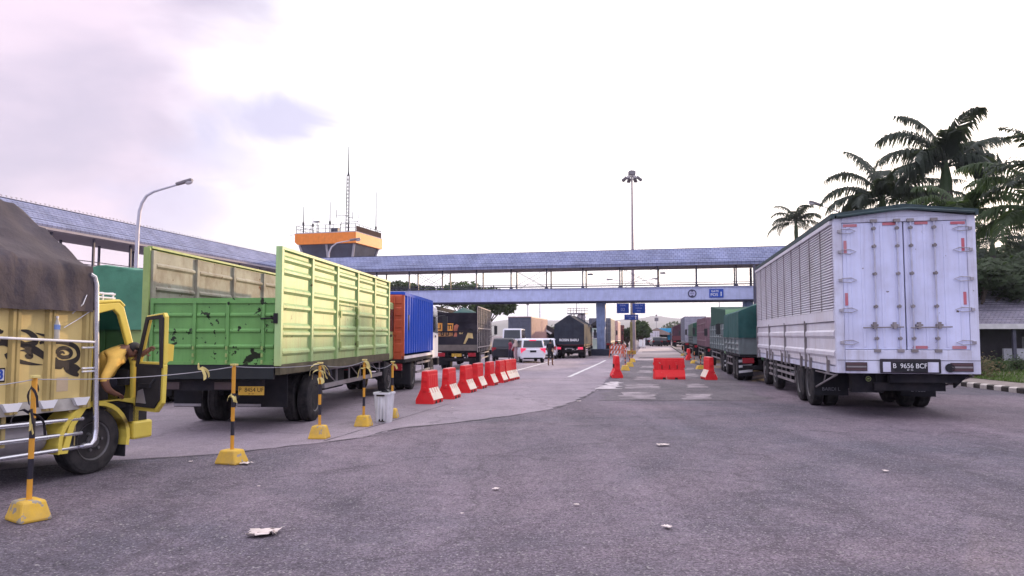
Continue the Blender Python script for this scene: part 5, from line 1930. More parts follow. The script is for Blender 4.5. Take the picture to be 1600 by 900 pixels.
lorry('white lorry facing the end of the lane in front of the far hut', 1012, 136, 2, 2.1, 4.5, 1.0, 2.6, 'box', M_wside, M_wside, 0.45, cabm=M_wside)
lorry('cyan lorry crossing at the far end of the lane', 1031, 142, 4, 2.2, 5, 1.0, 3.2, 'box', mat('body_cyan', (0.03, 0.36, 0.62), 0.5), mat('body_cyan', (0.03, 0.36, 0.62), 0.5), 0.45, cabm=M_wside)
# ================================================================== yellow lorry at the left edge
a_y = 19.0
hdg = Vector((math.sin(R(a_y)), math.cos(R(a_y)), 0))
rt = Vector((math.cos(R(a_y)), -math.sin(R(a_y)), 0))
W = 1.95
hw = W / 2
base = Vector((-5.0, 8.95, 0)) - rt * hw
root = thing('yellow_lorry', 'yellow lorry with brown tarpaulin, black swirls and open cab door, nearest on the left', 'lorry', base, a_y)
YT = root
Mw = Matrix.Translation(base) @ Matrix.Rotation(-R(a_y), 4, 'Z')
Mi = Mw.inverted()


def loc(px, py, x):
    """the point of the lorry's own upright plane at local x seen at a picture position"""
    o = Mi @ Vector((0, 0, CAM_H))
    d = Mi.to_3x3() @ ray(px, py)
    return o + d * ((x - o.x) / d.x)


M_ypan = mat('yellow_panel', (0.60, 0.47, 0.19), 0.5, var=0.08, scale=1.5, dirt=0.28, dirtc=(0.36, 0.29, 0.14), dscale=2.0, streak=0.35, chips=0.75, chipc=(0.2, 0.13, 0.06))
M_ypost = mat('yellow_post', (0.42, 0.33, 0.13), 0.55, var=0.12, dirt=0.45, dirtc=(0.22, 0.16, 0.08), dscale=3, streak=0.3)
M_ycab = mat('yellow_cab', (0.70, 0.56, 0.095), 0.35, var=0.08, dirt=0.2, dirtc=(0.35, 0.26, 0.05), coat=0.3)
M_ydark = mat('cab_inside', (0.03, 0.028, 0.032), 0.8, var=0.3)
M_brtarp = mat('tarp_brown', (0.066, 0.055, 0.062), 0.85, var=0.25, scale=1.6, dirt=0.35, dirtc=(0.05, 0.04, 0.05), bump=0.7, bscale=9)
yb1 = -0.14                      # front end of the body
xo = hw + 0.03                   # outer skin of the panel
zb, zt = 0.93, 1.94
b = MB()
b.box(xo - 0.05, xo, -5.0, yb1, zb, zt)
sp = b.build('side_panel', M_ypan, root)
for px in (131, 76, 20, -40, -110, -200):
    y = loc(px, 560, xo).y
    if px == 131:
        y = yb1 - 0.05
    b = MB()
    b.prism([(xo + 0.001, y - 0.065), (xo + 0.045, y - 0.045), (xo + 0.045, y - 0.012), (xo + 0.03, y - 0.005), (xo + 0.03, y + 0.005), (xo + 0.045, y + 0.012), (xo + 0.045, y + 0.045), (xo + 0.001, y + 0.065)], zb - 0.12, zt, 'z')
    b.build('panel_post', M_ypost, root)
b = MB()
b.box(-xo, -xo + 0.05, -5.0, yb1, zb, zt)
b.build('side_panel', M_ypan, root)
MB().box(-xo + 0.051, xo - 0.051, yb1 - 0.05, yb1, zb, zt).build('headboard', M_ypan, root)
MB().box(-xo, xo, -5.0, yb1, zb - 0.14, zb - 0.003).build('bed', mat('bed_pale', (0.48, 0.46, 0.42), 0.6, var=0.2, dirt=0.5, dirtc=(0.12, 0.1, 0.08), dscale=4), root)
b = MB()
k = yb1 - 0.12
while k > -3:
    b.prism([(k - 0.11, zb - 0.001), (k + 0.11, zb - 0.001), (k + 0.06, zb - 0.09), (k - 0.06, zb - 0.09)], xo + 0.001, xo + 0.05, 'x')
    k -= 0.42
b.build('bed_bracket', M_white, root)
# painted swirls: tapering strokes lying on the panel
M_swirl = mat('swirl_paint', (0.025, 0.02, 0.018), 0.5, var=0.3)


def stroke(pix, widths, dx):
    """a tapering painted stroke through picture points, lying on the side panel"""
    P3 = [loc(px, py, xo) for px, py in pix]
    q = [(v.y, v.z) for v in P3]
    # smooth the polyline
    fine, fw = [], []
    n_ = len(q)
    for i in range(n_ - 1):
        p0, p1, p2, p3 = q[max(0, i - 1)], q[i], q[i + 1], q[min(n_ - 1, i + 2)]
        for k in range(6):
            t = k / 6
            fine.append(tuple(0.5 * (2 * p1[j] + (p2[j] - p0[j]) * t + (2 * p0[j] - 5 * p1[j] + 4 * p2[j] - p3[j]) * t * t + (3 * p1[j] - p0[j] - 3 * p2[j] + p3[j]) * t ** 3) for j in (0, 1)))
            fw.append(widths[i] + (widths[i + 1] - widths[i]) * t)
    fine.append(q[-1]), fw.append(widths[-1])
    b = MB()
    prev = None
    for i, (p, w_) in enumerate(zip(fine, fw)):
        a, c = fine[max(0, i - 1)], fine[min(len(fine) - 1, i + 1)]
        d = Vector((c[0] - a[0], c[1] - a[1]))
        d = d.normalized() if d.length > 1e-9 else Vector((1, 0))
        nx, nz_ = -d.y, d.x
        h = w_ * 0.0076 / 2
        pr = []
        for s in (-1, 1):
            for x in (xo + 0.0005, xo + dx):
                pr.append(b.v((x, p[0] + nx * h * s, p[1] + nz_ * h * s)))
        if prev:
            for ia, ib in ((0, 1), (1, 3), (3, 2), (2, 0)):
                b.f([prev[ia], prev[ib], pr[ib], pr[ia]])
        else:
            b.f([pr[0], pr[1], pr[3], pr[2]])
        prev = pr
    b.f([prev[0], prev[1], prev[3], prev[2]])
    return b.build('painted_swirl', M_swirl, root)


Z6 = lambda pts: [(x / 6, 470 + y / 6) for x, y in pts]      # from the enlarged view of the panel
for pts, ws in (([(0, 372), (90, 385), (190, 400), (300, 450), (430, 500)], [4, 7, 9, 7, 2]),
                ([(60, 490), (90, 540), (190, 570), (300, 592), (400, 600)], [7, 7, 6, 4, 0.5]),
                ([(170, 400), (260, 432), (340, 470), (430, 530)], [1, 10, 11, 9]),
                ([(178, 275), (260, 290), (320, 340), (330, 390), (270, 405), (190, 395)], [1, 6, 9, 9, 7, 2]),
                ([(330, 300), (380, 315), (432, 330)], [0.5, 3, 4]),
                ([(370, 400), (410, 380), (432, 400), (425, 470)], [3, 7, 8, 5]),
                ([(180, 470), (230, 465), (275, 490), (290, 520), (260, 520), (245, 500)], [0.5, 3, 6, 7, 7, 4]),
                ([(505, 400), (560, 390), (640, 400), (715, 440), (735, 510), (700, 560), (600, 590), (510, 580)], [2, 5, 7, 7, 6, 8, 10, 12]),
                ([(520, 490), (560, 450), (620, 445), (665, 480), (650, 520), (590, 530), (545, 505), (580, 480), (605, 495)], [5, 6, 6, 6, 6, 6, 5, 4, 2]),
                ([(505, 560), (560, 600), (570, 625), (515, 625)], [12, 8, 5, 4]),
                ([(610, 590), (640, 640), (700, 680), (735, 700)], [9, 12, 9, 4]),
                ([(640, 600), (700, 620), (735, 655)], [4, 9, 10]),
                ([(-60, 420), (20, 400), (80, 420), (80, 450)], [4, 6, 5, 1]),
                ([(-20, 290), (10, 285), (15, 275)], [6, 7, 4])):
    stroke(Z6(pts), ws, 0.003 + 0.0006 * rnd.random())
c = loc(2, 586, xo)
tg_ = MB().box(xo + 0.001, xo + 0.01, c.y - 0.13, c.y + 0.035, c.z - 0.075, c.z + 0.075).build('name_tag', M_ink, root, bevel=0.004)
MB().box(xo + 0.0105, xo + 0.013, c.y - 0.12, c.y + 0.022, c.z - 0.058, c.z + 0.058).build('tag_face', mat('tag_pale', (0.6, 0.6, 0.66), 0.5), tg_)
text('tag_lettering', '3', 0.13, M_signb, tg_, (xo + 0.015, c.y - 0.02, c.z), RIGHT, 0.001, 1.0, 0.006)
MB().box(xo + 0.0005, xo + 0.003, loc(88, 600, xo).y, loc(106, 600, xo).y, loc(90, 612, xo).z, loc(90, 590, xo).z).build('faded_sticker', mat('faded_sticker', (0.46, 0.36, 0.24), 0.6, var=0.2, dirt=0.4, dirtc=(0.5, 0.42, 0.3)), root)
# rails: a white one on the panel, three chrome ones along the chassis
pa, pb = loc(-60, 525, xo + 0.09), loc(147, 534.5, xo + 0.09)
MB().tube([pa, pb], 0.014, 8).build('panel_rail', M_white, root)
for (xa, ya, xb, yb) in ((0, 667, 129, 654), (0, 692, 127, 676.5), (0, 717, 126, 698)):
    pa, pb = loc(xa, ya, xo - 0.02), loc(xb, yb, xo - 0.02)
    d = (pb - pa)
    MB().tube([pa - d * 2.2, pb], 0.026, 10).build('guard_rail', M_chrome, root, smooth=True)
for px in (116, 5):
    p0, p1 = loc(px - 8, 640, xo - 0.06), loc(px, 652, xo - 0.06)
    p2 = loc(px - 2, 700, xo - 0.06)
    MB().tube([p0, p1, p2], 0.024, 6).build('rail_bracket', M_ypost, root)
# tall chrome pipe curving in over the cab corner
p = [loc(*q, xo + 0.05) for q in ((128, 697), (141, 695), (147, 687), (149.5, 670), (150, 560), (150, 445), (147, 433), (140, 429))]
MB().tube(p, 0.033, 10).build('guard_pipe', M_chrome, root, smooth=True)
for py in (543, 575, 580):
    q = loc(140, py, xo + 0.04)
    MB().tube([q - Vector((0, 0.1, 0)), q + Vector((0, 0.08, 0))], 0.012, 6).build('pipe_clip', M_white, root)
# tarpaulin, hipped down towards the cab
tq = loc(25, 304, 0.0)
TZ, TH = tq.z, yb1 - 0.02 - tq.y
tarp(root, 2 * xo + 0.04, -5.2, yb1 - 0.04, 1.93, 2.48, TZ - 0.06, M_brtarp, 17, 0.06, 110, fold=0.02, rake=0.22, crease=0.075)
b = MB()
b.tube([loc(138, 455, xo + 0.06), loc(130, 475, xo + 0.09), loc(113, 490, xo + 0.03)], 0.006, 5)
b.tube([loc(140, 487, xo + 0.05), loc(120, 500, xo + 0.02), loc(100, 512, xo + 0.05)], 0.005, 5)
b.build('tie_rope', M_white, root)
# underbody and wheels
chassis(root, -5.0, 0.6, 0.72, 0.35, (-3.0,), 0.39)
wheel(root, hw - 0.12, 0.0, 0.39, 0.22, 0, 1)
wheel(root, -hw + 0.12, 0.0, 0.39, 0.22, 0, -1)
for s in (-1, 1):
    wheel(root, s * (hw - 0.1), -2.65, 0.39, 0.22, 0.26, s)
b = MB()
b.lathe([(0.17, -0.55), (0.19, -0.5), (0.19, 0.35), (0.17, 0.4)], 16, 'y', (0.72, -0.95, 0.5))
b.build('air_tank', M_galv, root, smooth=True)
MB().box(0.3, 0.85, -2.0, -1.55, 0.3, 0.72).build('battery_box', M_chas, root)
# ---- cab built as a shell with an open doorway on the right
cf, cb = 0.80, -0.10
c0 = 0.78
M_ = M_ycab


def side(s, open_door):
    x1, x0 = s * hw, s * (hw - 0.05)
    lo_, hi_ = min(x0, x1), max(x0, x1)
    b = MB()
    b.prism([(cb, c0), (cb + 0.04, c0), (cb + 0.04, 1.9), (0.22, 1.97), (0.30, 1.9), (0.53, 1.28), (0.55, 0.55), (0.66, 0.55), (0.66, 1.2), (0.375, 2.0), (0.3, 2.06), (cb, 2.02)], lo_, hi_, 'x')
    if not open_door:
        b.prism([(cb + 0.041, c0), (0.529, c0), (0.529, 1.28), (cb + 0.041, 1.28)], lo_, hi_, 'x')
    b.build('cab_side', M_, root, bevel=0.012)


side(1, True)
side(-1, False)
MB().prism([(cb, 2.021), (0.3, 2.061), (0.38, 2.001), (0.40, 2.03), (0.31, 2.1), (cb, 2.07)], -hw, hw, 'x').build('cab_roof', M_, root, bevel=0.02)
MB().box(-hw + 0.051, hw - 0.051, cb, cb + 0.03, 0.8, 2.02).build('cab_back', M_ydark, root)
MB().prism([(0.62, 0.55), (0.66, 0.55), (0.66, 1.2), (0.62, 1.2)], -hw + 0.051, hw - 0.051, 'x').build('cab_front', M_, root)
MB().prism([(0.625, 1.21), (0.655, 1.21), (0.385, 1.97), (0.36, 1.95)], -hw + 0.06, hw - 0.06, 'x').build('windscreen', clear_glass('cab_glass', (0.42, 0.55, 0.52)), root)
MB().box(-hw + 0.06, hw - 0.06, cb + 0.04, 0.615, 0.74, 0.80).build('cab_floor', M_ydark, root)
MB().prism([(0.46, 1.02), (0.615, 1.02), (0.615, 1.2), (0.52, 1.22)], -hw + 0.06, hw - 0.06, 'x').build('dashboard', M_ydark, root)
b = MB()
b.box(-hw + 0.15, hw - 0.18, cb + 0.06, 0.36, 0.82, 1.06)
b.box(-hw + 0.15, hw - 0.18, cb + 0.035, cb + 0.15, 1.061, 1.62)
b.build('seat', mat('seat_cover', (0.05, 0.045, 0.05), 0.9, var=0.3), root, bevel=0.04)
b = MB()
cy, cz, cx_ = 0.40, 1.2, 0.42
pts = []
for k in range(21):
    t = 2 * math.pi * k / 20
    v = Vector((0.19 * math.cos(t), 0, 0.19 * math.sin(t)))
    v.rotate(Euler((R(-50), 0, 0)))
    pts.append(v + Vector((cx_, cy, cz)))
b.tube(pts, 0.014, 6, cap=False)
b.tube([(cx_, cy, cz), (cx_, cy + 0.2, cz - 0.22)], 0.02, 6)
b.tube([pts[0], (cx_, cy, cz), pts[10]], 0.012, 5)
b.build('steering_wheel', M_ydark, root)
# wheel arch flange and step
arch = []
for k in range(17):
    t = R(-14 + k * (205 / 16))
    arch.append((0.5 * math.cos(t) - 0.01, 0.39 + 0.47 * math.sin(t)))
inner = [(0.45 * math.cos(R(-14 + k * (205 / 16))) - 0.01, 0.39 + 0.42 * math.sin(R(-14 + k * (205 / 16)))) for k in range(17)]
b = MB()
for i in range(16):
    b.prism([arch[i], arch[i + 1], inner[i + 1], inner[i]], hw - 0.28, hw + 0.035, 'x')
bmesh.ops.remove_doubles(b.bm, verts=b.bm.verts, dist=0.0005)
b.build('wheel_arch', M_, root, smooth=True)
MB().prism([(cb - 0.02, 0.86), (0.56, 0.86), (0.6, 0.74), (0.55, 0.79), (0.3, 0.845), (-0.3, 0.845)], hw - 0.05, hw + 0.03, 'x').build('fender_ledge', M_, root)
MB().prism([(-0.46, 0.30), (-0.38, 0.30), (-0.3, 0.6), (-0.1, 0.86), (-0.16, 0.86), (-0.37, 0.62)], hw - 0.06, hw + 0.03, 'x').build('rear_flange', M_, root)
b = MB()
b.box(hw - 0.3, hw + 0.03, 0.55, 0.86, 0.33, 0.56)
b.build('step_corner', M_, root, bevel=0.03)
MB().box(hw - 0.25, hw + 0.0, 0.50, 0.78, 0.561, 0.79).build('step_recess', M_ydark, root)
MB().box(-hw, hw - 0.31, 0.665, 0.84, 0.33, 0.6).build('front_bumper', M_, root, bevel=0.03)
MB().box(hw - 0.27, hw - 0.0, 0.44, 0.46, 0.14, 0.5).build('mudflap', M_flap, root)
b = MB()
for z in (2.12, 2.17):
    b.tube([(hw - 0.06, cb - 0.1, z), (hw - 0.06, 0.28, z - 0.01)], 0.014, 6)
    b.tube([(-hw + 0.06, cb - 0.1, z), (-hw + 0.06, 0.28, z - 0.01)], 0.014, 6)
for y in (cb - 0.05, 0.1, 0.25):
    b.tube([(-hw + 0.06, y, 2.17), (hw - 0.06, y, 2.17)], 0.013, 6)
    for s in (-1, 1):
        b.tube([(s * (hw - 0.06), y, 2.06), (s * (hw - 0.06), y, 2.17)], 0.012, 6)
b.build('roof_rack', M_white, root)
# the open door: local frame with its hinge line at the A pillar
dr = bpy.data.objects.new('cab_door', None)
bm_d = MB()
dl = 0.66
bm_d.prism([(0, 0.70), (0.0, 1.3), (0.03, 1.32), (dl - 0.03, 1.32), (dl, 1.28), (dl - 0.02, 0.82), (dl - 0.16, 0.70)], -0.025, 0.025, 'x')
for poly in ([(0, 1.3), (0.06, 1.3), (0.27, 1.86), (0.22, 1.9)], [(0.22, 1.9), (0.27, 1.86), (dl - 0.09, 1.88), (dl - 0.04, 1.93)], [(dl - 0.09, 1.88), (dl - 0.04, 1.93), (dl, 1.88), (dl, 1.3), (dl - 0.05, 1.3)]):
    bm_d.prism(poly, -0.025, 0.025, 'x')
door = bm_d.build('cab_door', M_, root, bevel=0.008)
door.location = (hw + 0.02, 0.60, 0.0)
door.rotation_euler = (0, 0, R(180 + 73))         # local +y of the door runs from the hinge to the free edge
b = MB()
b.prism([(0.04, 0.75), (0.04, 1.28), (dl - 0.05, 1.28), (dl - 0.06, 0.86), (dl - 0.18, 0.75)], 0.0255, 0.045, 'x')
b.build('door_trim', M_ydark, door)
b = MB()
for poly in ([(0.02, 1.29), (0.075, 1.29), (0.285, 1.84), (0.235, 1.88)], [(0.235, 1.88), (0.285, 1.84), (dl - 0.11, 1.855), (dl - 0.06, 1.905)], [(dl - 0.11, 1.86), (dl - 0.06, 1.905), (dl - 0.02, 1.86), (dl - 0.02, 1.29), (dl - 0.07, 1.29)], [(0.02, 1.25), (0.02, 1.29), (dl - 0.02, 1.29), (dl - 0.02, 1.25)]):
    b.prism(poly, 0.0255, 0.047, 'x')
b.build('window_seal', M_ydark, door)
b = MB()
b.box(0.046, 0.075, 0.15, 0.42, 1.0, 1.05)
b.tube([(0.046, 0.5, 1.12), (0.09, 0.47, 1.05)], 0.014, 6)
b.build('door_pull', M_mirror, door)
MB().prism([(0.06, 0.8), (0.3, 0.8), (0.22, 0.98), (0.1, 0.95)], 0.0455, 0.05, 'x').build('door_sticker', M_galv, door)
b = MB()
b.box(-0.06, -0.026, dl - 0.16, dl - 0.04, 1.2, 1.24)
b.build('door_handle', M_mirror, door)
b = MB()
b.tube([(-0.03, dl - 0.12, 1.5), (-0.12, dl - 0.1, 1.5), (-0.12, dl - 0.1, 1.35), (-0.03, dl - 0.1, 1.3)], 0.012, 6)
b.prism([(-0.05, 1.33), (-0.13, 1.33), (-0.14, 1.53), (-0.06, 1.55)], dl - 0.12, dl - 0.07, 'y')
b.build('mirror', M_, door)

# ================================================================== people
M_skin = mat('skin_brown', (0.20, 0.10, 0.068), 0.55, var=0.1)
M_hair = mat('hair_black', (0.012, 0.010, 0.010), 0.6)


def cloth(name, c):
    return mat(name, c, 0.85, var=0.15, scale=6, bump=0.15, bscale=30)


def body(root, joints, bones, mats, extra=None, name='body', sub=2):
    """one continuous skinned figure: joints = {name: (point, radius)}, bones = [(a, b, material index)]"""
    me = bpy.data.meshes.new(name)
    keys = list(joints)
    idx = {k: i for i, k in enumerate(keys)}
    me.from_pydata([tuple(joints[k][0]) for k in keys], [(idx[a], idx[c]) for a, c, _ in bones], [])
    o = bpy.data.objects.new(name, me)
    col.objects.link(o)
    sk = o.modifiers.new('skin', 'SKIN')
    sk.use_smooth_shade = True
    sk.branch_smoothing = 0.3
    sv = me.skin_vertices[0].data
    for k in keys:
        r_ = joints[k][1]
        sv[idx[k]].radius = r_ if isinstance(r_, tuple) else (r_, r_)
        sv[idx[k]].use_root = k in ('pelvis',) or k.startswith('root')
    ss = o.modifiers.new('sub', 'SUBSURF')
    ss.levels = ss.render_levels = sub
    dg = bpy.context.evaluated_depsgraph_get()
    m2 = bpy.data.meshes.new_from_object(o.evaluated_get(dg))
    bpy.data.objects.remove(o)
    m2.name = name
    m2.materials.clear()
    for m in mats:
        m2.materials.append(m)
    segs = [(Vector(joints[a][0]), Vector(joints[c][0]), mi) for a, c, mi in bones]

    def dist(p, a, c):
        d = c - a
        t = max(0, min(1, (p - a).dot(d) / max(1e-9, d.length_squared)))
        return (a + d * t - p).length
    for f in m2.polygons:
        f.use_smooth = True
        p = f.center
        f.material_index = min(segs, key=lambda s: dist(p, s[0], s[1]))[2]
    o = bpy.data.objects.new(name, m2)
    col.objects.link(o)
    o.parent = root
    return o


def fingers(J, Bn, tag_, wrist, palm_end, side_dir, n_dir, mi, curl=0.6, r=0.009, scale=1.0):
    """five unequal bent fingers, each its own chain rooted inside the palm"""
    d = (palm_end - wrist).normalized()
    for k, (off, ln) in enumerate(((-0.030, 0.066), (-0.010, 0.078), (0.010, 0.073), (0.029, 0.058))):
        p = palm_end - d * 0.025 + side_dir * off * scale
        q = p + d * (ln * 0.55 + 0.02) * scale + n_dir * 0.01 * curl
        t = q + (d * (1 - curl) + n_dir * curl).normalized() * ln * 0.55 * scale
        for nm, v, rr in (('root' + tag_ + 'f%d' % k, p, r * 1.1), (tag_ + 'fm%d' % k, q, r), (tag_ + 'ft%d' % k, t, r * 0.8)):
            J[nm] = (v, rr)
        Bn += [('root' + tag_ + 'f%d' % k, tag_ + 'fm%d' % k, mi), (tag_ + 'fm%d' % k, tag_ + 'ft%d' % k, mi)]
    p = wrist + d * 0.035 - side_dir * 0.02
    q = p + (d * 0.5 - side_dir * 0.8).normalized() * 0.045 * scale
    t = q + (d * 0.9 - side_dir * 0.2 + n_dir * 0.4).normalized() * 0.035 * scale
    for nm, v, rr in (('root' + tag_ + 't', p, r * 1.25), (tag_ + 'tm', q, r * 1.1), (tag_ + 'tt', t, r * 0.85)):
        J[nm] = (v, rr)
    Bn += [('root' + tag_ + 't', tag_ + 'tm', mi), (tag_ + 'tm', tag_ + 'tt', mi)]


def head(root, c, fwd, up, s=1.0, hair=True, hairm=None, veil=None):
    """face parts on a head centred at c: hair cap, nose, ears, eyes, mouth as children"""
    fwd, up = fwd.normalized(), (up - fwd * up.dot(fwd)).normalized()
    sd = fwd.cross(up)
    X = Matrix((sd, fwd, up)).transposed().to_4x4()
    X.translation = c
    if hair:
        b = MB()
        b.T = X
        rows_ = []
        for i in range(7):
            t = R(6 + i * 17)
            ring = []
            for k in range(16):
                a = 2 * math.pi * k / 16
                tt = t
                if i > 3 and math.sin(a) > 0.25:
                    tt = R(6 + 3.2 * 17)
                ring.append(b.v((0.086 * s * math.sin(tt) * math.cos(a), 0.108 * s * math.sin(tt) * math.sin(a) - 0.006, 0.135 * s * math.cos(tt) - 0.005)))
            rows_.append(ring)
        b.f(rows_[0])
        for p, q in zip(rows_, rows_[1:]):
            for k in range(16):
                b.f([p[k], q[k], q[(k + 1) % 16], p[(k + 1) % 16]])
        b.build('hair', hairm or M_hair, root, smooth=True, solid=0.012)
    if s > 0:
        b = MB()
        b.T = X
        for q in (-1, 1):
            b.ball((q * 0.082 * s, -0.005, -0.01), 0.03 * s, 8, (0.35, 0.7, 1.1))
        b.prism([(0.085 * s, 0.02), (0.098 * s, 0.01), (0.122 * s, -0.028), (0.09 * s, -0.038)], -0.013 * s, 0.013 * s, 'x')
        b.build('nose_and_ears', M_skin, root, smooth=True)
        b = MB()
        b.T = X
        for q in (-1, 1):
            b.ball((q * 0.031 * s, 0.094 * s, 0.008), 0.011 * s, 8, (1.3, 0.5, 0.7))
            b.box(q * 0.031 * s - 0.02 * s, q * 0.031 * s + 0.02 * s, 0.093 * s, 0.102 * s, 0.028 * s, 0.036 * s)
        b.build('eyes', M_hair, root)
        b = MB()
        b.T = X
        b.ball((0, 0.092 * s, -0.062 * s), 0.022 * s, 8, (1.2, 0.45, 0.35))
        b.build('mouth', mat('lips', (0.16, 0.06, 0.05), 0.5), root, smooth=True)


# the man bending out of the cab, in the lorry's own frame
man = thing('person', 'man in a yellow shirt bending out of the open yellow cab door', 'person', base, a_y)
J = {}
J['pelvis'] = (loc(158, 588, 0.66), (0.14, 0.13))
J['belly'] = (loc(163, 575, 0.77), (0.155, 0.145))
J['chest'] = (loc(175, 559, 0.88), (0.18, 0.16))
J['upper'] = (loc(187, 547, 0.93), (0.145, 0.13))
J['neck'] = (loc(197, 544, 0.95), 0.06)
J['headb'] = (loc(202, 547, 0.96), (0.082, 0.088))
J['headm'] = (loc(207, 549, 0.97), (0.086, 0.094))
J['headt'] = (loc(212.5, 551, 0.98), (0.06, 0.065))
J['rsh'] = (loc(181, 561, 1.02), 0.082)
J['rel'] = (loc(162, 594, 1.06), 0.055)
J['rfo'] = (loc(168, 608, 1.06), 0.045)
J['rwr'] = (loc(178, 614.5, 1.04), 0.032)
J['rpa'] = (loc(187, 617.5, 1.03), (0.036, 0.022))
J['lsh'] = (loc(193, 548, 0.74), 0.075)
J['lel'] = (loc(212, 560, 0.95), 0.050)
J['lwr'] = (loc(226, 551, 1.12), 0.032)
J['lpa'] = (loc(234, 545.5, 1.2), (0.036, 0.022))
J['rhip'] = (loc(163, 596, 0.72), 0.105)
J['rkn'] = (loc(188, 603, 0.72), 0.075)
J['ran'] = (loc(194, 632, 0.68), 0.05)
J['rto'] = (loc(205, 634, 0.68), 0.04)
J['lhip'] = (loc(163, 596, 0.48), 0.105)
J['lkn'] = (loc(190, 600, 0.45), 0.075)
J['lan'] = (loc(198, 632, 0.45), 0.05)
J['lto'] = (loc(208, 634, 0.45), 0.04)
Bn = [('pelvis', 'belly', 1), ('belly', 'chest', 1), ('chest', 'upper', 1), ('upper', 'neck', 0), ('neck', 'headb', 0), ('headb', 'headm', 0), ('headm', 'headt', 0),
      ('upper', 'rsh', 1), ('rsh', 'rel', 1), ('rel', 'rfo', 0), ('rfo', 'rwr', 0), ('rwr', 'rpa', 0), ('upper', 'lsh', 1), ('lsh', 'lel', 1), ('lel', 'lwr', 0), ('lwr', 'lpa', 0),
      ('pelvis', 'rhip', 2), ('rhip', 'rkn', 2), ('rkn', 'ran', 2), ('ran', 'rto', 3), ('pelvis', 'lhip', 2), ('lhip', 'lkn', 2), ('lkn', 'lan', 2), ('lan', 'lto', 3)]
fingers(J, Bn, 'r', J['rwr'][0], J['rpa'][0], Vector((1, 0, 0.2)).normalized(), Vector((0, 0.1, -1)).normalized(), 0, 0.7)
fingers(J, Bn, 'l', J['lwr'][0], J['lpa'][0], Vector((0.5, -0.3, 0.8)).normalized(), Vector((0, 0.6, -0.6)).normalized(), 0, 0.5)
M_shirt = cloth('shirt_yellow', (0.72, 0.45, 0.10))
body(man, J, Bn, [M_skin, M_shirt, cloth('trousers_dark', (0.04, 0.04, 0.055)), M_ink])
hc = J['headm'][0]
head(man, hc + Vector((0.0, 0.0, 0.0)), Vector((0.25, 0.45, -0.86)), Vector((0.1, 0.85, 0.5)), 0.98)
# loose shirt tail hanging behind the back
b = MB()
p0, p1, p2, p3 = loc(152, 563, 0.97), loc(172, 578, 1.02), loc(163, 589, 1.03), loc(153, 588, 1.0)


# ---- people further off
def stander(label, px, py, hgt, heading, shirt, legs, shoes, stride=0.15, arms=(0.1, 0.1), bare=False, veil=None, bulk=1.0):
    g = G(px, py)
    t = thing('person', label, 'person', g, heading)
    k = hgt / 1.7
    v = lambda x, y, z: Vector((x * k, y * k, z * k))
    J = {'pelvis': (v(0, 0, 0.93), (0.15 * k * bulk, 0.11 * k * bulk)), 'waist': (v(0, 0, 1.08), (0.135 * k * bulk, 0.10 * k * bulk)), 'chest': (v(0, 0.01, 1.28), (0.16 * k * bulk, 0.115 * k)), 'upper': (v(0, 0, 1.4), (0.12 * k, 0.09 * k)),
         'neck': (v(0, 0.01, 1.48), 0.055 * k), 'headb': (v(0, 0.03, 1.55), 0.075 * k), 'headt': (v(0, 0.03, 1.64), (0.078 * k, 0.09 * k))}
    Bn = [('pelvis', 'waist', 1), ('waist', 'chest', 1), ('chest', 'upper', 1), ('upper', 'neck', 0), ('neck', 'headb', 0), ('headb', 'headt', 0)]
    for s, nm in ((-1, 'l'), (1, 'r')):
        st_ = stride * s
        J.update({nm + 'sh': (v(s * 0.19, 0, 1.4), 0.065 * k), nm + 'el': (v(s * 0.25, -0.04 + arms[s > 0] * 0.4, 1.13), 0.048 * k), nm + 'wr': (v(s * 0.25, arms[s > 0], 0.93 + 0.3 * max(0, arms[s > 0] - 0.15)), 0.034 * k), nm + 'ha': (v(s * 0.25, arms[s > 0] + 0.06, 0.84 + 0.4 * max(0, arms[s > 0] - 0.15)), 0.036 * k),
                  nm + 'hi': (v(s * 0.1, 0, 0.86), 0.10 * k * bulk), nm + 'kn': (v(s * 0.1, st_ * 0.6 + 0.03, 0.48), 0.068 * k), nm + 'an': (v(s * 0.1, st_, 0.09), 0.045 * k), nm + 'to': (v(s * 0.11, st_ + 0.17, 0.035), 0.036 * k)})
        Bn += [('upper', nm + 'sh', 1), (nm + 'sh', nm + 'el', 1), (nm + 'el', nm + 'wr', 1 if veil else 0), (nm + 'wr', nm + 'ha', 0), ('pelvis', nm + 'hi', 2), (nm + 'hi', nm + 'kn', 2), (nm + 'kn', nm + 'an', 0 if bare else 2), (nm + 'an', nm + 'to', 3)]
    body(t, J, Bn, [M_skin, shirt, legs, shoes], sub=1)
    if veil:
        b = MB()
        b.lathe([(0.24 * k, 1.2 * k), (0.2 * k, 1.35 * k), (0.12 * k, 1.5 * k), (0.115 * k, 1.62 * k), (0.08 * k, 1.70 * k), (0.02 * k, 1.73 * k)], 16, 'z', (0, -0.01, 0))
        b.build('headscarf', veil, t, smooth=True)
    else:
        head(t, v(0, 0.03, 1.6), Vector((0, 1, 0)), Vector((0, 0, 1)), 0.9 * k)
    return t


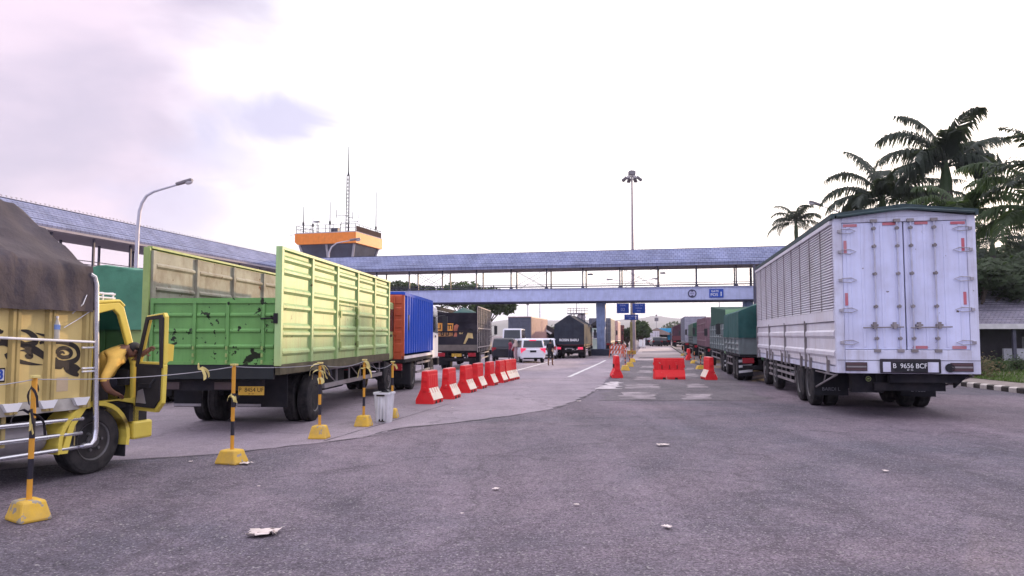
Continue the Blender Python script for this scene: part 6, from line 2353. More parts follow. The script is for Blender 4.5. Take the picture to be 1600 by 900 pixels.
stander('man in black shirt and shorts walking beside the black tarpaulin lorry', 860, 571.5, 1.56, 20, cloth('shirt_black', (0.018, 0.018, 0.024)), cloth('shorts_black', (0.02, 0.02, 0.026)), M_ink, 0.14, (0.2, -0.05), True, bulk=1.5)
stander('person in a purple red shirt standing left of the white car', 797, 565, 1.56, 60, cloth('shirt_purple', (0.24, 0.035, 0.07)), cloth('trousers_navy', (0.035, 0.035, 0.06)), M_ink, 0.06, (0.3, 0.25))
stander('person in a pale headscarf beside the white car', 806, 566, 1.52, 330, cloth('dress_pink', (0.50, 0.34, 0.36)), cloth('dress_pink', (0.50, 0.34, 0.36)), M_ink, 0.05, (0.25, 0.1), veil=cloth('scarf_beige', (0.42, 0.33, 0.29)))


# ================================================================== cars
def car(label, px, Y, heading, L_, W_, H_, m, belt=0.95, van=False, lit=False, wind=M_glass, platew=None, kind='car', ref='c'):
    g = gp(px, Y)
    t = thing(kind, label, kind, g, heading)
    hw = W_ / 2
    b = MB()

    def loft(secs):
        R_ = []
        for (y, ring) in secs:
            R_.append([b.v((x, y, z)) for x, z in ring])
        for p, q in zip(R_, R_[1:]):
            n_ = len(p)
            for i in range(n_):
                b.f([p[i], p[(i + 1) % n_], q[(i + 1) % n_], q[i]])
        b.f(R_[0][::-1])
        b.f(R_[-1])
    ring = lambda w0, w1, w2, z0, z1, z2: [(-w0, z0), (-w1, z1), (-w1, z1 + (z2 - z1) * 0.5), (-w2, z2), (w2, z2), (w1, z1 + (z2 - z1) * 0.5), (w1, z1), (w0, z0)]
    bt = belt
    hood = bt * (0.98 if not van else 1.15)
    loft([(0.0, ring(hw * 0.86, hw * 0.9, hw * 0.84, 0.32, 0.5, bt * 0.93)), (0.1, ring(hw * 0.9, hw * 0.98, hw * 0.92, 0.28, 0.48, bt)), (0.8, ring(hw * 0.92, hw, hw * 0.95, 0.26, 0.48, bt)), (L_ * 0.6, ring(hw * 0.92, hw, hw * 0.95, 0.26, 0.48, bt)),
          (L_ * 0.75, ring(hw * 0.92, hw, hw * 0.93, 0.26, 0.48, hood)), (L_ - 0.3, ring(hw * 0.9, hw * 0.97, hw * 0.85, 0.28, 0.48, bt * 0.86)), (L_, ring(hw * 0.8, hw * 0.84, hw * 0.75, 0.32, 0.5, bt * 0.74))])
    bd = b.build('car_body', m, t, smooth=True, angle=30, bevel=0.03)
    b = MB()
    f0, f1 = (0.04, 0.22) if not van else (0.04, 0.14)
    g0, g1 = (L_ * 0.78, L_ * 0.52) if not van else (L_ * 0.88, L_ * 0.7)
    wb, wt = hw * 0.93, hw * 0.78 if not van else hw * 0.86
    lo = [b.v((x, y, bt - 0.03)) for x, y in ((-wb, f0), (wb, f0), (wb, g0), (-wb, g0))]
    mid = [b.v((x, y, H_ - 0.07)) for x, y in ((-wt - 0.03, f1), (wt + 0.03, f1), (wt + 0.03, g1), (-wt - 0.03, g1))]
    hi = [b.v((x, y, H_)) for x, y in ((-wt + 0.08, f1 + 0.18), (wt - 0.08, f1 + 0.18), (wt - 0.08, g1 - 0.2), (-wt + 0.08, g1 - 0.2))]
    for p, q in ((lo, mid), (mid, hi)):
        for i in range(4):
            b.f([p[i], p[(i + 1) % 4], q[(i + 1) % 4], q[i]])
    b.f(hi)
    b.f(lo[::-1])
    b.build('cabin', m, t, smooth=True, angle=40, bevel=0.02)
    # panes a few millimetres proud of the cabin
    zl, zh = bt + 0.06, H_ - 0.14

    def lerp(z, a, c):
        return a + (c - a) * (z - (bt - 0.03)) / ((H_ - 0.07) - (bt - 0.03))
    b = MB()
    q = []
    for z, k in ((zl, 0.86), (zh, 0.84)):
        y = lerp(z, f0, f1) - 0.012
        ww = lerp(z, wb, wt + 0.03) * k
        q.append(((-ww, y, z), (ww, y, z)))
    b.poly([q[0][0], q[0][1], q[1][1], q[1][0]])
    b.build('rear_window', wind, t, solid=0.01)
    b = MB()
    q = []
    for z, k in ((zl, 0.88), (zh, 0.86)):
        y = lerp(z, g0, g1) + 0.012
        ww = lerp(z, wb, wt + 0.03) * k
        q.append(((-ww, y, z), (ww, y, z)))
    b.poly([q[0][0], q[0][1], q[1][1], q[1][0]])
    b.build('windscreen', wind, t, solid=0.01)
    for s in (-1, 1):
        n_ = 3
        for k in range(n_):
            b = MB()
            pts = []
            for (z, e0, e1) in ((zl, 0, 0), (zh, 1, 1)):
                ya, yb = lerp(z, f0, f1) + 0.14, lerp(z, g0, g1) - 0.14
                xx = s * (lerp(z, wb, wt + 0.03) + 0.008)
                a_ = ya + (yb - ya) * (k / n_) + 0.04
                c_ = ya + (yb - ya) * ((k + 1) / n_) - 0.04
                pts.append(((xx, a_, z), (xx, c_, z)))
            b.poly([pts[0][0], pts[0][1], pts[1][1], pts[1][0]])
            b.build('side_window', wind, t, solid=0.01)
        wheel(t, s * (hw - 0.12), 0.85, 0.32, 0.2, 0, s)
        wheel(t, s * (hw - 0.12), L_ - 0.9, 0.32, 0.2, 0, s)
        b = MB()
        zz = bt * 0.9
        b.prism([(s * hw * 0.95, zz - 0.22), (s * hw * 0.97, zz + 0.12), (s * hw * 0.55, zz + 0.1), (s * hw * 0.62, zz - 0.02), (s * hw * 0.74, zz - 0.06)], -0.03, 0.12, 'y')
        b.build('tail_light', M_redlit if lit else M_redl, t)
    if lit:
        MB().box(-0.22, 0.22, f1 - 0.06, f1 + 0.0, H_ - 0.16, H_ - 0.09).build('brake_light', M_redlit, t)
    MB().box(-hw * 0.75, hw * 0.75, -0.04, 0.2, 0.26, 0.36).build('bumper_skirt', M_chas, t)
    plate(t, 0, -0.01, 0.78, 0.42, None, M_plateb)
    return t


M_carw = mat('car_white', (0.72, 0.72, 0.78), 0.3, var=0.03, coat=0.4)
M_card = mat('car_dark', (0.02, 0.021, 0.03), 0.3, var=0.1, coat=0.4)
car('white people carrier with lit brake lights waiting in the middle lane', 833, 49.5, -7, 4.6, 1.72, 1.64, M_carw, 0.98, lit=True)
car('white high roofed minibus behind the dark pickup', 800, 64, 6, 5.2, 1.8, 2.45, M_carw, 1.52, van=True, kind='minibus')
car('dark car with pale roof at the end of the red barriers', 786, 53, 4, 4.3, 1.7, 1.65, M_card, 0.98)
car('white car half hidden behind the white people carrier', 852, 58, 8, 4.4, 1.7, 1.62, M_carw, 0.98)
car('dark car at the far end of the lane, left one', 1027, 124, 3, 4.3, 1.75, 1.6, M_card, 0.95)
car('black car at the far end of the lane, below the cyan lorry', 1036, 126, 3, 4.4, 1.75, 1.5, M_card, 0.95)

# ================================================================== red barriers
M_bred = mat('barrier_red', (0.74, 0.020, 0.026), 0.6, var=0.14, scale=4, dirt=0.5, dirtc=(0.40, 0.045, 0.04), dscale=4, chips=0.66, chipc=(0.5, 0.26, 0.22), cscale=7)
M_bcap = mat('barrier_cap', (0.70, 0.26, 0.25), 0.5, var=0.1)
M_bwht = mat('barrier_white', (0.78, 0.70, 0.58), 0.5, var=0.08, dirt=0.2, dirtc=(0.5, 0.36, 0.25))


def barrier(label, pos, heading, white=True, group=None, L_=1.02, H_=0.78):
    """water filled barrier: local y runs along it, profile across x"""
    t = thing('road_barrier', label, 'barrier', pos, heading, group)
    prof = [(-0.22, 0), (-0.225, 0.09), (-0.215, 0.12), (-0.10, 0.36), (-0.088, 0.42), (-0.078, H_ - 0.02), (-0.066, H_), (0.066, H_), (0.078, H_ - 0.02), (0.088, 0.42), (0.10, 0.36), (0.215, 0.12), (0.225, 0.09), (0.22, 0)]
    b = MB()
    b.prism(prof, 0, L_, 'y')
    # upright stiffening ribs on both faces
    for k in range(5):
        y = 0.1 + (L_ - 0.2) * k / 4
        for s in (-1, 1):
            b.prism([(s * 0.07, 0.37), (s * 0.104, 0.39), (s * 0.09, H_ - 0.1), (s * 0.07, H_ - 0.06)], y - 0.07, y + 0.07, 'y')
    b.build('barrier_shell', M_bred, t, bevel=0.012)
    MB().box(-0.062, 0.062, 0.02, L_ - 0.02, H_ + 0.001, H_ + 0.014).build('top_edge', M_bcap, t)
    for s in (-1, 1):
        for (y, zz, dz) in ((-0.03, 0.3, 0.1), (-0.03, 0.55, 0.1)) if s < 0 else ((L_, 0.2, 0.1), (L_, 0.45, 0.1)):
            MB().box(-0.05, 0.05, y, y + 0.03, zz, zz + dz).build('connector', M_bred, t, bevel=0.008)
        if white:
            b = MB()
            nn_ = 4
            for k in range(nn_):
                y0, y1 = 0.03 + (L_ - 0.06) * k / nn_, 0.03 + (L_ - 0.06) * (k + 1) / nn_
                g = 0.024
                pts = [(y0, 0.10), (y1 + 0.0005, 0.10), (y1 + 0.0005, 0.25), (y1 - g, 0.26), (y1 - g, 0.375), (y0 + g, 0.375), (y0 + g, 0.26), (y0, 0.25)]
                def X(z):
                    return 0.217 + (0.10 - 0.217) * (z - 0.115) / (0.36 - 0.115) + 0.012
                A = [b.v((s * X(z), y, z)) for y, z in pts]
                Bq = [b.v((s * (X(z) - 0.01), y, z)) for y, z in pts]
                b.f(A), b.f(Bq[::-1])
                for i in range(8):
                    b.f([A[i], A[(i + 1) % 8], Bq[(i + 1) % 8], Bq[i]])
            b.build('white_panel', M_bwht, t)
        b = MB()
        for y in (L_ * 0.3, L_ * 0.7):
            b.prism([(y - 0.07, 0), (y + 0.07, 0), (y + 0.045, 0.075), (y - 0.045, 0.075)], s * 0.18, s * 0.229, 'x')
        if not white:
            for y in (L_ * 0.25, L_ * 0.5, L_ * 0.75):
                b.box(min(s * 0.1, s * 0.121), max(s * 0.1, s * 0.121), y - 0.012, y + 0.012, 0.4, 0.55)
        b.build('foot_slot', M_ink, t)
    return t


p0 = G(677.5, 632.5)
rdir = Vector((math.sin(R(11.6)), math.cos(R(11.6)), 0))
rr_ = Vector((math.cos(R(11.6)), -math.sin(R(11.6)), 0))
first = None
names_ = ['first red barrier with white panels, nearest in the row along the lane', 'second red barrier in the row, after the nearest one', 'third red barrier of the row, in front of the dark slatted lorry', 'fourth red barrier of the row, in front of the dark slatted lorry',
          'fifth red barrier of the row, below the wheel of the slatted lorry', 'sixth red barrier of the row, third from its far end', 'seventh red barrier of the row, last but one', 'eighth red barrier, at the far end of the row']
corner = [(676.7, 632), (708.4, 624.3), (734, 614.5), (752.4, 608), (771.4, 603), (786.6, 598.6), (796, 596), (803, 594)]
for i in range(8):
    pos = G(*corner[i]) - rr_ * 0.22
    pos.z = gz(pos.y)
    hh = 11.6 + (0.0 if i < 4 else -4 + i) + rnd.uniform(-2.5, 2.5)
    if i == 0:
        first = barrier(names_[0], pos, hh, True, 'red barriers in a row beside the left lanes', 0.80)
    else:
        dup(first, pos, hh, names_[i])
pc = G(1047, 593)
barrier('single plain red barrier standing broadside across the middle lane', pc + Vector((-0.58, 0.22, 0)), 90, False, None, 1.18, 0.82)
barrier('red barrier seen end on beside the broken patch, left of the middle lane', G(965, 591) + Vector((0, 0, 0)), 3, False, None, 1.1, 0.88)
barrier('red barrier seen end on beside the right queue of lorries', G(1112, 594) + Vector((0, 0, 0)), 4, True, None, 1.1, 0.86)
barrier('faded orange barrier far along the right side of the lane', G(1077, 563), 8, False, None, 1.0, 0.85)
# striped boards and little posts beside the lane
M_oboard = mat('board_orange', (0.66, 0.14, 0.07), 0.5, var=0.12, dirt=0.25, dirtc=(0.5, 0.2, 0.15))
for i, (px, py, hdg_, lb) in enumerate(((963, 559, 40, 'striped orange and white board barrier nearest the bridge pillar'), (973, 557, 75, 'striped orange and white board barrier beside the lane, in front of another'), (966, 553.5, 20, 'orange striped board barrier behind the nearer two'))):
    t = thing('board_barrier', lb, 'barrier', G(px, py), hdg_)
    for z in (0.35, 0.75):
        bo = MB().box(-0.65, 0.65, -0.03, 0.03, z, z + 0.24).build('board', M_oboard, t)
        b = MB()
        for k in range(4):
            x = -0.55 + k * 0.3
            b.prism([(x, z + 0.003), (x + 0.12, z + 0.003), (x + 0.22, z + 0.237), (x + 0.1, z + 0.237)], -0.034, -0.0305, 'y')
        b.build('stripe', M_white, bo)
    for s in (-1, 1):
        b = MB()
        b.tube([(s * 0.55, -0.25, 0), (s * 0.55, 0.035, 1.05), (s * 0.55, 0.3, 0)], 0.025, 6)
        b.build('leg', M_oboard, t)

# ================================================================== posts with concrete feet
M_fy = mat('foot_yellow', (0.62, 0.39, 0.055), 0.75, var=0.12, scale=5, dirt=0.5, dirtc=(0.3, 0.24, 0.14), dscale=6, chips=0.60, chipc=(0.30, 0.27, 0.22), cscale=8)
M_py = mat('post_yellow', (0.62, 0.30, 0.035), 0.5, var=0.1, dirt=0.2)
M_pk = mat('post_black', (0.022, 0.02, 0.03), 0.5)
M_po = mat('post_orange', (0.50, 0.12, 0.05), 0.6, var=0.2)
M_tape = mat('tape_yellow', (0.62, 0.52, 0.20), 0.5, var=0.2)
tops = []


def tape(root, c, n_, ln, seed, m):
    r_ = random.Random(seed)
    for k in range(n_):
        b = MB()
        p = Vector(c)
        d = Vector((r_.uniform(-1, 1), r_.uniform(-0.5, 0.5), r_.uniform(-0.2, 0.5))).normalized()
        wv = Vector((0.009, 0.003, 0.010))
        prev = None
        for i in range(6):
            q = [b.v(p - wv), b.v(p + wv)]
            if prev:
                b.f([prev[0], prev[1], q[1], q[0]])
            prev = q
            p = p + d * ln / 6.5 * r_.uniform(0.7, 1.2)
            d = (d + Vector((r_.uniform(-0.3, 0.3), r_.uniform(-0.3, 0.3), -0.75))).normalized()
            wv = wv + Vector((r_.uniform(-0.006, 0.006), 0, r_.uniform(-0.006, 0.006)))
        b.build('tape_end', m[k % len(m)], root, solid=0.003)


def post(label, base_px, top_py, heading, taped, lean=0.0, sc=1.0, pm=None, seed=1, foot=(0.34, 0.27, 0.18), group='yellow footed rope posts'):
    g = G(*base_px)
    H_ = at(base_px[0], top_py, g.y).z - g.z
    t = thing('rope_post', label, 'post', g, heading, group)
    fx, fy, fz = foot
    b = MB()
    lo = [b.v((sx * fx / 2, sy * fy / 2, 0)) for sx, sy in ((-1, -1), (1, -1), (1, 1), (-1, 1))]
    md = [b.v((sx * fx / 2 * 0.97, sy * fy / 2 * 0.97, 0.03)) for sx, sy in ((-1, -1), (1, -1), (1, 1), (-1, 1))]
    hi = [b.v((sx * fx / 2 * 0.66, sy * fy / 2 * 0.72, fz)) for sx, sy in ((-1, -1), (1, -1), (1, 1), (-1, 1))]
    b.f(lo[::-1]), b.f(hi)
    for p, q in ((lo, md), (md, hi)):
        for i in range(4):
            b.f([p[i], p[(i + 1) % 4], q[(i + 1) % 4], q[i]])
    b.build('foot', M_fy, t, bevel=0.022)
    nb = 6
    for k in range(nb):
        z0, z1 = fz + (H_ - fz) * k / nb, fz + (H_ - fz) * (k + 1) / nb
        x0, x1 = lean * (z0 - fz), lean * (z1 - fz)
        m = (pm or M_py) if k % 2 == 0 or (k == nb - 1) else M_pk
        MB().tube([(x0, 0, z0 - (0.02 if k == 0 else 0)), (x1, 0, z1 - 0.001)], 0.024, 10).build('band', m, t, smooth=True)
    x1 = lean * (H_ - fz)
    MB().box(x1 - 0.035, x1 + 0.045, -0.03, 0.03, H_, H_ + 0.022).build('cap', M_tape, t)
    for (zf, n_, ln, ms) in taped:
        tape(t, (lean * H_ * zf, -0.03, H_ * zf), n_, ln, seed + int(zf * 10), ms)
    M4 = Matrix.Translation(g) @ Matrix.Rotation(-R(heading), 4, 'Z')
    tops.append(M4 @ Vector((x1, 0, H_ - 0.015)))
    return t


P1 = post('nearest yellow and black post with black tape tied to it, at the left edge', (44, 812), 590, 35, ((0.93, 4, 0.3, [M_pk]), (0.75, 5, 0.34, [M_pk, M_tape])), 0.015, seed=3)
post('yellow and black post in front of the yellow number plate', (362, 724), 571, 20, ((0.68, 7, 0.16, [M_tape, M_tape, M_pk]),), 0.0, seed=5)
post('yellow and black post with fluttering tape beside the rear wheel of the green lorry', (499, 685), 568, 5, ((0.98, 6, 0.4, [M_tape, M_pk]), (0.9, 5, 0.3, [M_tape, M_pk]), (0.8, 3, 0.2, [M_tape])), -0.01, seed=7, foot=(0.30, 0.27, 0.21))
post('yellow and black post just left of the waste bin', (568, 666), 563, 10, ((0.98, 5, 0.28, [M_pk, M_tape]), (0.88, 3, 0.4, [M_tape])), 0.0, seed=9, foot=(0.29, 0.27, 0.2))
post('yellow and black post standing behind the waste bin', (612.5, 653), 566, 0, ((0.95, 2, 0.2, [M_tape, M_pk]),), 0.0, seed=11, foot=(0.26, 0.26, 0.19))
for i, (px, py, ty, lb) in enumerate(((977, 579, 552, 'small yellow footed post right behind the end-on red barrier'), (984, 573, 548, 'small yellow footed post with orange pole, middle of three by the lane'), (988, 566, 545, 'small yellow footed post with orange pole, farthest by the lane'))):
    post(lb, (px, py), ty, 0, (), 0.0, pm=M_po, seed=20 + i, foot=(0.42, 0.4, 0.26), group='orange poled posts by the lane')
for i, (px, py, ty, lb) in enumerate(((1095, 577, 556, 'yellow footed post at the near end of the right lane edge'), (1085, 568, 550, 'yellow footed post halfway along the right lane edge'), (1068, 556, 541, 'yellow footed post far along the right lane edge'))):
    post(lb, (px, py), ty, 0, (), 0.0, pm=M_po, seed=30 + i, foot=(0.5, 0.4, 0.2), group='posts on the right lane edge')
# the line strung through the post tops
M_rope = mat('rope_pale', (0.30, 0.30, 0.34), 0.7)


def sag(a, c, s, n_=10):
    return [a.lerp(c, k / n_) - Vector((0, 0, s * 4 * (k / n_) * (1 - k / n_))) for k in range(n_ + 1)]


pts = []
ext = tops[0] + (tops[0] - tops[1]) * 0.45
for a, c, s in ((ext, tops[0], 0.04), (tops[0], tops[1], 0.05), (tops[1], tops[2], 0.03), (tops[2], tops[3], 0.07), (tops[3], tops[4], 0.12)):
    pts += sag(a, c, s)[:-1]
pts.append(tops[4])
rp = MB().tube(pts, 0.0045, 6).build('rope', M_rope)
tag(rp, 'thin pale line strung between the tops of the yellow and black posts', 'rope')
c = (tops[0] + tops[1]) / 2
t = thing('tape_scrap', 'yellow and black tape knotted on the line behind the open cab door', 'tape', tops[0].lerp(tops[1], 0.765))
tape(t, (0, 0, 0), 4, 0.26, 77, [M_tape, M_tape, M_pk])

# ================================================================== waste bin
g = G(600, 660)
t = thing('waste_bin', 'grubby white plastic waste bin standing between two yellow posts', 'bin', g, 12)
M_bin = mat('bin_plastic', (0.66, 0.66, 0.70), 0.45, var=0.1, dirt=0.35, dirtc=(0.2, 0.18, 0.18), dscale=3, streak=0.5)


def rsq(s, r, z, b, n_=4):
    v = []
    for cx, cy, a0 in ((s - r, s - r, 0), (-s + r, s - r, 90), (-s + r, -s + r, 180), (s - r, -s + r, 270)):
        for k in range(n_ + 1):
            a = R(a0 + 90 * k / n_)
            v.append(b.v((cx + r * math.cos(a), cy + r * math.sin(a), z)))
    return v


b = MB()
rg = [rsq(s, 0.04, z, b) for s, z in ((0.125, 0), (0.13, 0.03), (0.158, 0.55), (0.15, 0.55), (0.125, 0.04))]
for p, q in zip(rg, rg[1:]):
    for i in range(len(p)):
        b.f([p[i], p[(i + 1) % len(p)], q[(i + 1) % len(q)], q[i]])
b.f(rg[-1]), b.f(rg[0][::-1])
for k in range(3):
    x = -0.06 + 0.06 * k
    b.prism([(x - 0.012, 0.05), (x + 0.012, 0.05), (x + 0.013, 0.5), (x - 0.013, 0.5)], -0.163, -0.13, 'y')
b.build('bin_body', M_bin, t, smooth=True)
b = MB()
rg = [rsq(s, 0.045, z, b) for s, z in ((0.17, 0.535), (0.175, 0.56), (0.172, 0.575), (0.15, 0.575), (0.15, 0.552))]
for p, q in zip(rg, rg[1:] + rg[:1]):
    for i in range(len(p)):
        b.f([p[i], p[(i + 1) % len(p)], q[(i + 1) % len(q)], q[i]])
b.build('rim', M_bin, t, smooth=True)
MB().box(-0.09, 0.07, -0.176, -0.15, 0.505, 0.534).build('label_strip', M_ink, t)
MB().box(-0.05, 0.06, -0.150, -0.12, 0.03, 0.075).build('pedal', M_ink, t)
MB().prism([(-0.08, 0.2), (0.1, 0.18), (0.12, 0.56), (0.05, 0.62), (-0.1, 0.57)], -0.02, 0.08, 'y').build('rubbish', mat('bin_bag', (0.03, 0.03, 0.035), 0.5), t)

# ================================================================== lamps, mast, road signs
M_lampp = mat('lamp_pole', (0.42, 0.41, 0.47), 0.5, metal=0.3, var=0.1)
M_lamph = mat('lamp_head', (0.17, 0.155, 0.17), 0.5, var=0.15)


def lamp_head(root, p, d, s=1.0):
    d = d.normalized()
    X = d.to_track_quat('Y', 'Z').to_matrix().to_4x4()
    X.translation = p
    b = MB()
    b.T = X
    b.prism([(-0.11 * s, -0.03 * s), (0.11 * s, -0.03 * s), (0.13 * s, 0.06 * s), (0.06 * s, 0.12 * s), (-0.06 * s, 0.12 * s), (-0.13 * s, 0.06 * s)], 0, 0.5 * s, 'y')
    b.box(-0.14 * s, 0.14 * s, 0.3 * s, 0.78 * s, -0.02 * s, 0.1 * s)
    h = b.build('lamp_head', M_lamph, root, bevel=0.02)
    b = MB()
    b.T = X
    b.ball((0, 0.6 * s, -0.03 * s), 0.16 * s, 12, (0.85, 1.2, 0.75))
    b.build('lamp_bowl', mat('lamp_bowl', (0.5, 0.48, 0.5), 0.2, var=0.1), h, smooth=True)


def street_lamp(label, px, Y, path, r=0.07, name='street_lamp', hs=1.0):
    """path: picture points of the pole from its visible foot to the lamp end, all at about depth Y"""
    g = gp(px, Y)
    t = thing(name, label, 'street lamp', g)
    pts = [Vector((0, 0, 0))] + [at(x, y, Y) - g for x, y in path]
    n_ = len(pts)
    MB().tube(pts, [r * (1.25 - 0.75 * i / (n_ - 1)) for i in range(n_)], 10).build('pole', M_lampp, t, smooth=True)
    lamp_head(t, pts[-1], pts[-1] - pts[-2], hs)
    return t


street_lamp('tall grey street lamp curving over the blue walkway roof', 212, 35, [(213, 415), (215, 360), (218, 330), (222, 317), (229, 306), (240, 299.5), (255, 295), (276, 289)], 0.085)
street_lamp('curved street lamp standing in front of the orange tower', 512, 88, [(513, 410), (514, 395), (518, 386), (526, 380), (537, 377.5), (547, 376)], 0.10, hs=1.6)
street_lamp('street lamp whose head shows beside the far palm above the white lorry', 1318, 50, [(1318, 345), (1312, 332), (1300, 327), (1284, 322)], 0.06, hs=1.15)
g = gp(989, 96)
t = thing('twin_street_lamp', 'double armed street lamp seen through the bridge beside the mast', 'street lamp', g)
z1 = at(989, 441, 96).z - g.z
MB().tube([(0, 0, 0), (0, 0, z1 + 0.2)], [0.12, 0.08], 8).build('pole', M_lampp, t)
for q, ex, ey in ((-1, 957, 437.5), (1, 1018, 436.5)):
    e_ = at(ex, ey, 96) - g
    MB().tube([(0, 0, z1), e_], 0.04, 6).build('arm', M_lampp, t)
    lamp_head(t, e_, e_ - Vector((0, 0, z1)), 1.0)
# floodlight mast
Ym = 86
g = gp(989.5, Ym)
t = thing('floodlight_mast', 'very tall floodlight mast with a ring of lamps behind the bridge', 'mast', g)
zt_ = at(988, 270, Ym).z - g.z
MB().tube([(0, 0, 0), (0, 0, zt_ * 0.5), (0, 0, zt_)], [0.27, 0.17, 0.09], 12).build('pole', mat('mast_pole', (0.30, 0.255, 0.28), 0.55, metal=0.2, var=0.15), t, smooth=True)
z0 = at(988, 281, Ym).z - g.z
b = MB()
b.box(-0.4, 0.4, -0.3, 0.3, zt_ - 0.25, zt_ + 0.15)
b.box(-0.3, 0.3, -0.25, 0.25, zt_ + 0.16, zt_ + 0.24)
b.build('head_frame', M_lamph, t)
MB().tube([(0, 0, zt_ + 0.2), (0, 0, zt_ + 1.2)], 0.025, 5).build('lightning_rod', M_lamph, t)
b = MB()
b.tube([(0.62 * math.cos(k * math.pi / 8), 0.62 * math.sin(k * math.pi / 8), z0 + 0.2) for k in range(17)], 0.04, 6, cap=False)
for k in range(4):
    a = k * math.pi / 2 + 0.4
    b.tube([(0.62 * math.cos(a), 0.62 * math.sin(a), z0 + 0.2), (0.3 * math.cos(a), 0.3 * math.sin(a), zt_ - 0.2)], 0.025, 5)
b.build('lamp_ring', M_lamph, t)
for k in range(8):
    a = k * math.pi / 4 + 0.2
    b = MB()
    b.T = Matrix.Rotation(a, 4, 'Z') @ Matrix.Translation((0.95, 0, z0 + 0.12)) @ Matrix.Rotation(R(38), 4, 'Y')
    b.box(-0.28, 0.3, -0.2, 0.2, -0.09, 0.09)
    b.tube([(-0.35, 0, 0.1), (0, 0, 0)], 0.04, 5)
    b.build('floodlight', M_lamph, t)
# blue direction signs on one post
Ys = 73
g = gp(986, Ys)
t = thing('direction_sign', 'group of three blue direction boards on a post beyond the bridge', 'road sign', g)
zt_ = at(986, 472, Ys).z - g.z
zy = at(986, 503, Ys).z - g.z
MB().tube([(0, 0, zy), (0, 0, zt_)], 0.06, 8).build('upper_pole', M_steel, t)
MB().tube([(0, 0, 0), (0, 0, zy - 0.003)], 0.13, 10).build('lower_pole', mat('sign_pole_yellow', (0.30, 0.26, 0.11), 0.7, var=0.25, dirt=0.3), t)
MB().box(-0.4, 0.4, -0.3, 0.3, -0.1, 0.35).build('pole_base', M_fy, t)
for (x0, x1, y0, y1, lines) in ((964, 982, 474.5, 489, (('KAPAL', 0.2, 0.28), ('02', 0.42, -0.14))), (988.5, 1007.5, 474.5, 489, (('POS 1-4', 0.22, 0.28), ('MERAK', 0.2, 0.0), ('BALI', 0.2, -0.25))), (976, 996.5, 492, 499.5, (('KELUAR', 0.2, 0.08), ('EXIT', 0.14, -0.12)))):
    a, c = at(x0, y1, Ys) - g, at(x1, y0, Ys) - g
    s_ = MB().box(a.x, c.x, -0.1, -0.065, a.z, c.z).build('sign_board', M_signb, t)
    MB().box(a.x - 0.03, c.x + 0.03, -0.064, -0.05, a.z - 0.03, c.z + 0.03).build('board_edge', mat('sign_edge', (0.03, 0.04, 0.10), 0.5), s_)
    for (tx, sz, dz) in lines:
        text('sign_lettering', tx, sz, mat('sign_print', (0.35, 0.42, 0.7), 0.5), s_, ((a.x + c.x) / 2 - (0.12 if y0 > 490 else 0), -0.102, (a.z + c.z) / 2 + dz), REAR, 0.002)
    if y0 > 490:
        x = c.x - 0.22
        zc = (a.z + c.z) / 2
        b = MB()
        b.box(x - 0.035, x + 0.035, -0.108, -0.1005, zc - 0.17, zc + 0.05)
        b.prism([(x - 0.12, zc + 0.051), (x + 0.12, zc + 0.051), (x, zc + 0.18)], -0.108, -0.1005, 'y')
        b.build('sign_arrow', M_signw, s_)
for i, (px, py, top, Y, lb) in enumerate(((824.5, 545, 477, 100, 'thin grey pole above the grey container doors'), (843.5, 545, 470, 104, 'thin grey pole above the pale rust container side'), (1025.5, 540, 494, 150, 'thin far pole with a small lamp above the far hut'), (1124, 540, 470, 90, 'thin pole above the dark green box lorry'))):
    g = gp(px, Y)
    t = thing('pole', lb, 'pole', g)
    zz = at(px, top, Y).z - g.z
    MB().tube([(0, 0, 0), (0, 0, zz)], [0.09, 0.05], 6).build('shaft', M_lampp, t)
    MB().box(-0.16, 0.16, -0.1, 0.1, zz, zz + 0.3).build('pole_head', M_lamph, t)
    if i == 2:
        MB().box(-0.35, 0.35, -0.2, 0.2, zz - 1.0, zz - 0.3).build('lamp_box', M_lamph, t)
for i, (px, w_, lb) in enumerate(((1000.5, 0.5, 'white notice board at the left edge of the far lane, wider one'), (1006, 0.28, 'narrow white notice board at the left edge of the far lane'))):
    g = gp(px, 105)
    t = thing('notice_board', lb, 'board', g, 8)
    MB().box(-w_ / 2, w_ / 2, -0.04, 0.04, 0.25, 1.25).build('panel', M_signw, t)
    for s in (-1, 1):
        MB().box(s * w_ * 0.4 - 0.03, s * w_ * 0.4 + 0.03, 0.041, 0.09, 0, 1.2).build('leg', M_steel, t)
# low median kerb along the right queue
a, c = G(1098, 572), G(1050, 542)
n_ = 22
t = thing('median_kerb', 'low grimy kerb of concrete blocks along the right queue of lorries', 'kerb', (a.x, a.y, 0))
M_med = mat('median_block', (0.16, 0.145, 0.14), 0.85, var=0.3, dirt=0.5, dirtc=(0.07, 0.06, 0.06))
for k in range(n_):
    p, q = a.lerp(c, k / n_), a.lerp(c, (k + 0.93) / n_)
    b = MB()
    d = (q - p)
    rr = Vector((d.y, -d.x, 0)).normalized() * 0.2
    pts4 = [p - rr, p + rr, q + rr, q - rr]
    A_ = [b.v((v.x - a.x, v.y - a.y, gz(v.y) - 0.05)) for v in pts4]
    B4 = [b.v((v.x - a.x, v.y - a.y, gz(v.y) + 0.16)) for v in pts4]
    b.f(A_[::-1]), b.f(B4)
    for i in range(4):
        b.f([A_[i], A_[(i + 1) % 4], B4[(i + 1) % 4], B4[i]])
    b.build('kerb_block', M_med, t, bevel=0.02)

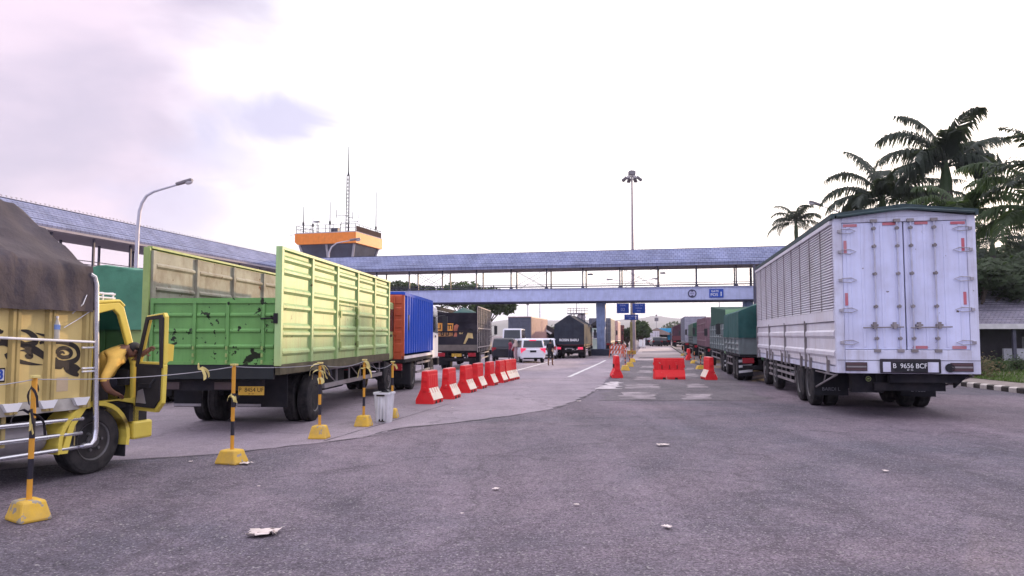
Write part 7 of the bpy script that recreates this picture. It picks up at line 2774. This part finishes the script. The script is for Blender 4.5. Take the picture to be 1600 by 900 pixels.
# ================================================================== small things on the ground
M_paper = mat('litter_paper', (0.58, 0.50, 0.47), 0.8, var=0.2, scale=9)
for i, (px, py, s_, lb) in enumerate(((411, 836, 0.30, 'crumpled pinkish paper rag lying alone on the near asphalt'), (1036, 697, 0.2, 'pale scrap of paper below the middle lane patches'), (1042, 826, 0.1, 'small white paper scrap on the near asphalt right of centre'), (901, 791, 0.06, 'tiny white scrap in the middle of the asphalt'),
                                      (775, 766, 0.09, 'small pale scrap on the asphalt left of centre'), (384, 726, 0.15, 'white rag against the yellow post foot'), (404, 762, 0.04, 'tiny white fleck of litter beyond the pinkish rag'), (1384, 738, 0.09, 'small pale scrap on the asphalt in front of the white lorry'),
                                      (722, 805, 0.04, 'tiny pale fleck of litter on the near asphalt'), (298, 723, 0.06, 'white fleck of litter near the yellow lorry front wheel'), (905, 628, 0.14, 'pale scrap at the edge of the light paving'), (707, 638, 0.08, 'pinkish scrap on the light paving below the barriers'))):
    r_ = random.Random(200 + i)
    b = MB()
    N_ = 7

    def fn(u, v):
        x, y = (u - 0.5), (v - 0.5) * 0.62
        q = Vector((u * 3.1, v * 3.1, i * 7.7))
        return (0.8 * s_ * (x + 0.24 * noise.noise(q)), s_ * (y + 0.24 * noise.noise(q + Vector((9, 0, 0)))), 0.012 + s_ * 0.09 * (0.5 + noise.noise(q * 1.7 + Vector((0, 5, 0)))))
    b.grid(fn, N_, N_)
    o = b.build('litter', M_paper, smooth=True, solid=0.002)
    o.location = G(px, py) + Vector((0, 0, 0.006))
    o.rotation_euler = (0, 0, r_.uniform(0, 3))
    tag(o, lb, 'litter')
# water bottle hooked on the yellow panel
q = loc(93.5, 512, xo + 0.09)
t = thing('water_bottle', 'small plastic water bottle tucked behind the white rail of the yellow lorry', 'bottle', Mw @ Vector((q.x - 0.045, q.y, q.z - 0.13)))
b = MB()
b.lathe([(0.03, 0), (0.034, 0.01), (0.032, 0.06), (0.034, 0.1), (0.034, 0.17), (0.015, 0.22), (0.014, 0.235)], 14, 'z')
b.build('bottle_body', mat('bottle_plastic', (0.5, 0.47, 0.40), 0.2, var=0.1), t, smooth=True)
b = MB()
b.lathe([(0.0355, 0.11), (0.0355, 0.165)], 14, 'z')
b.build('bottle_label', mat('bottle_label', (0.2, 0.3, 0.6), 0.5), t, smooth=True)
b = MB()
b.lathe([(0.017, 0.236), (0.017, 0.262)], 12, 'z')
b.build('cap', M_white, t)

# ================================================================== air
b = MB()
b.box(-4700, 4700, -80, 5400, -3.0, 240)
hz = b.build('haze', None)
hz.data.materials.clear()
hm = bpy.data.materials.new('haze_air')
hm.use_nodes = True
hm.node_tree.nodes.remove(hm.node_tree.nodes['Principled BSDF'])
pv = hm.node_tree.nodes.new('ShaderNodeVolumePrincipled')
pv.inputs['Color'].default_value = (0.84, 0.84, 0.95, 1)
pv.inputs['Density'].default_value = 0.0002
pv.inputs['Anisotropy'].default_value = 0.1
hm.node_tree.links.new(pv.outputs[0], hm.node_tree.nodes['Material Output'].inputs['Volume'])
hz.data.materials.append(hm)
hz['kind'] = 'stuff'
hz['label'] = 'thin lavender evening haze over the port'
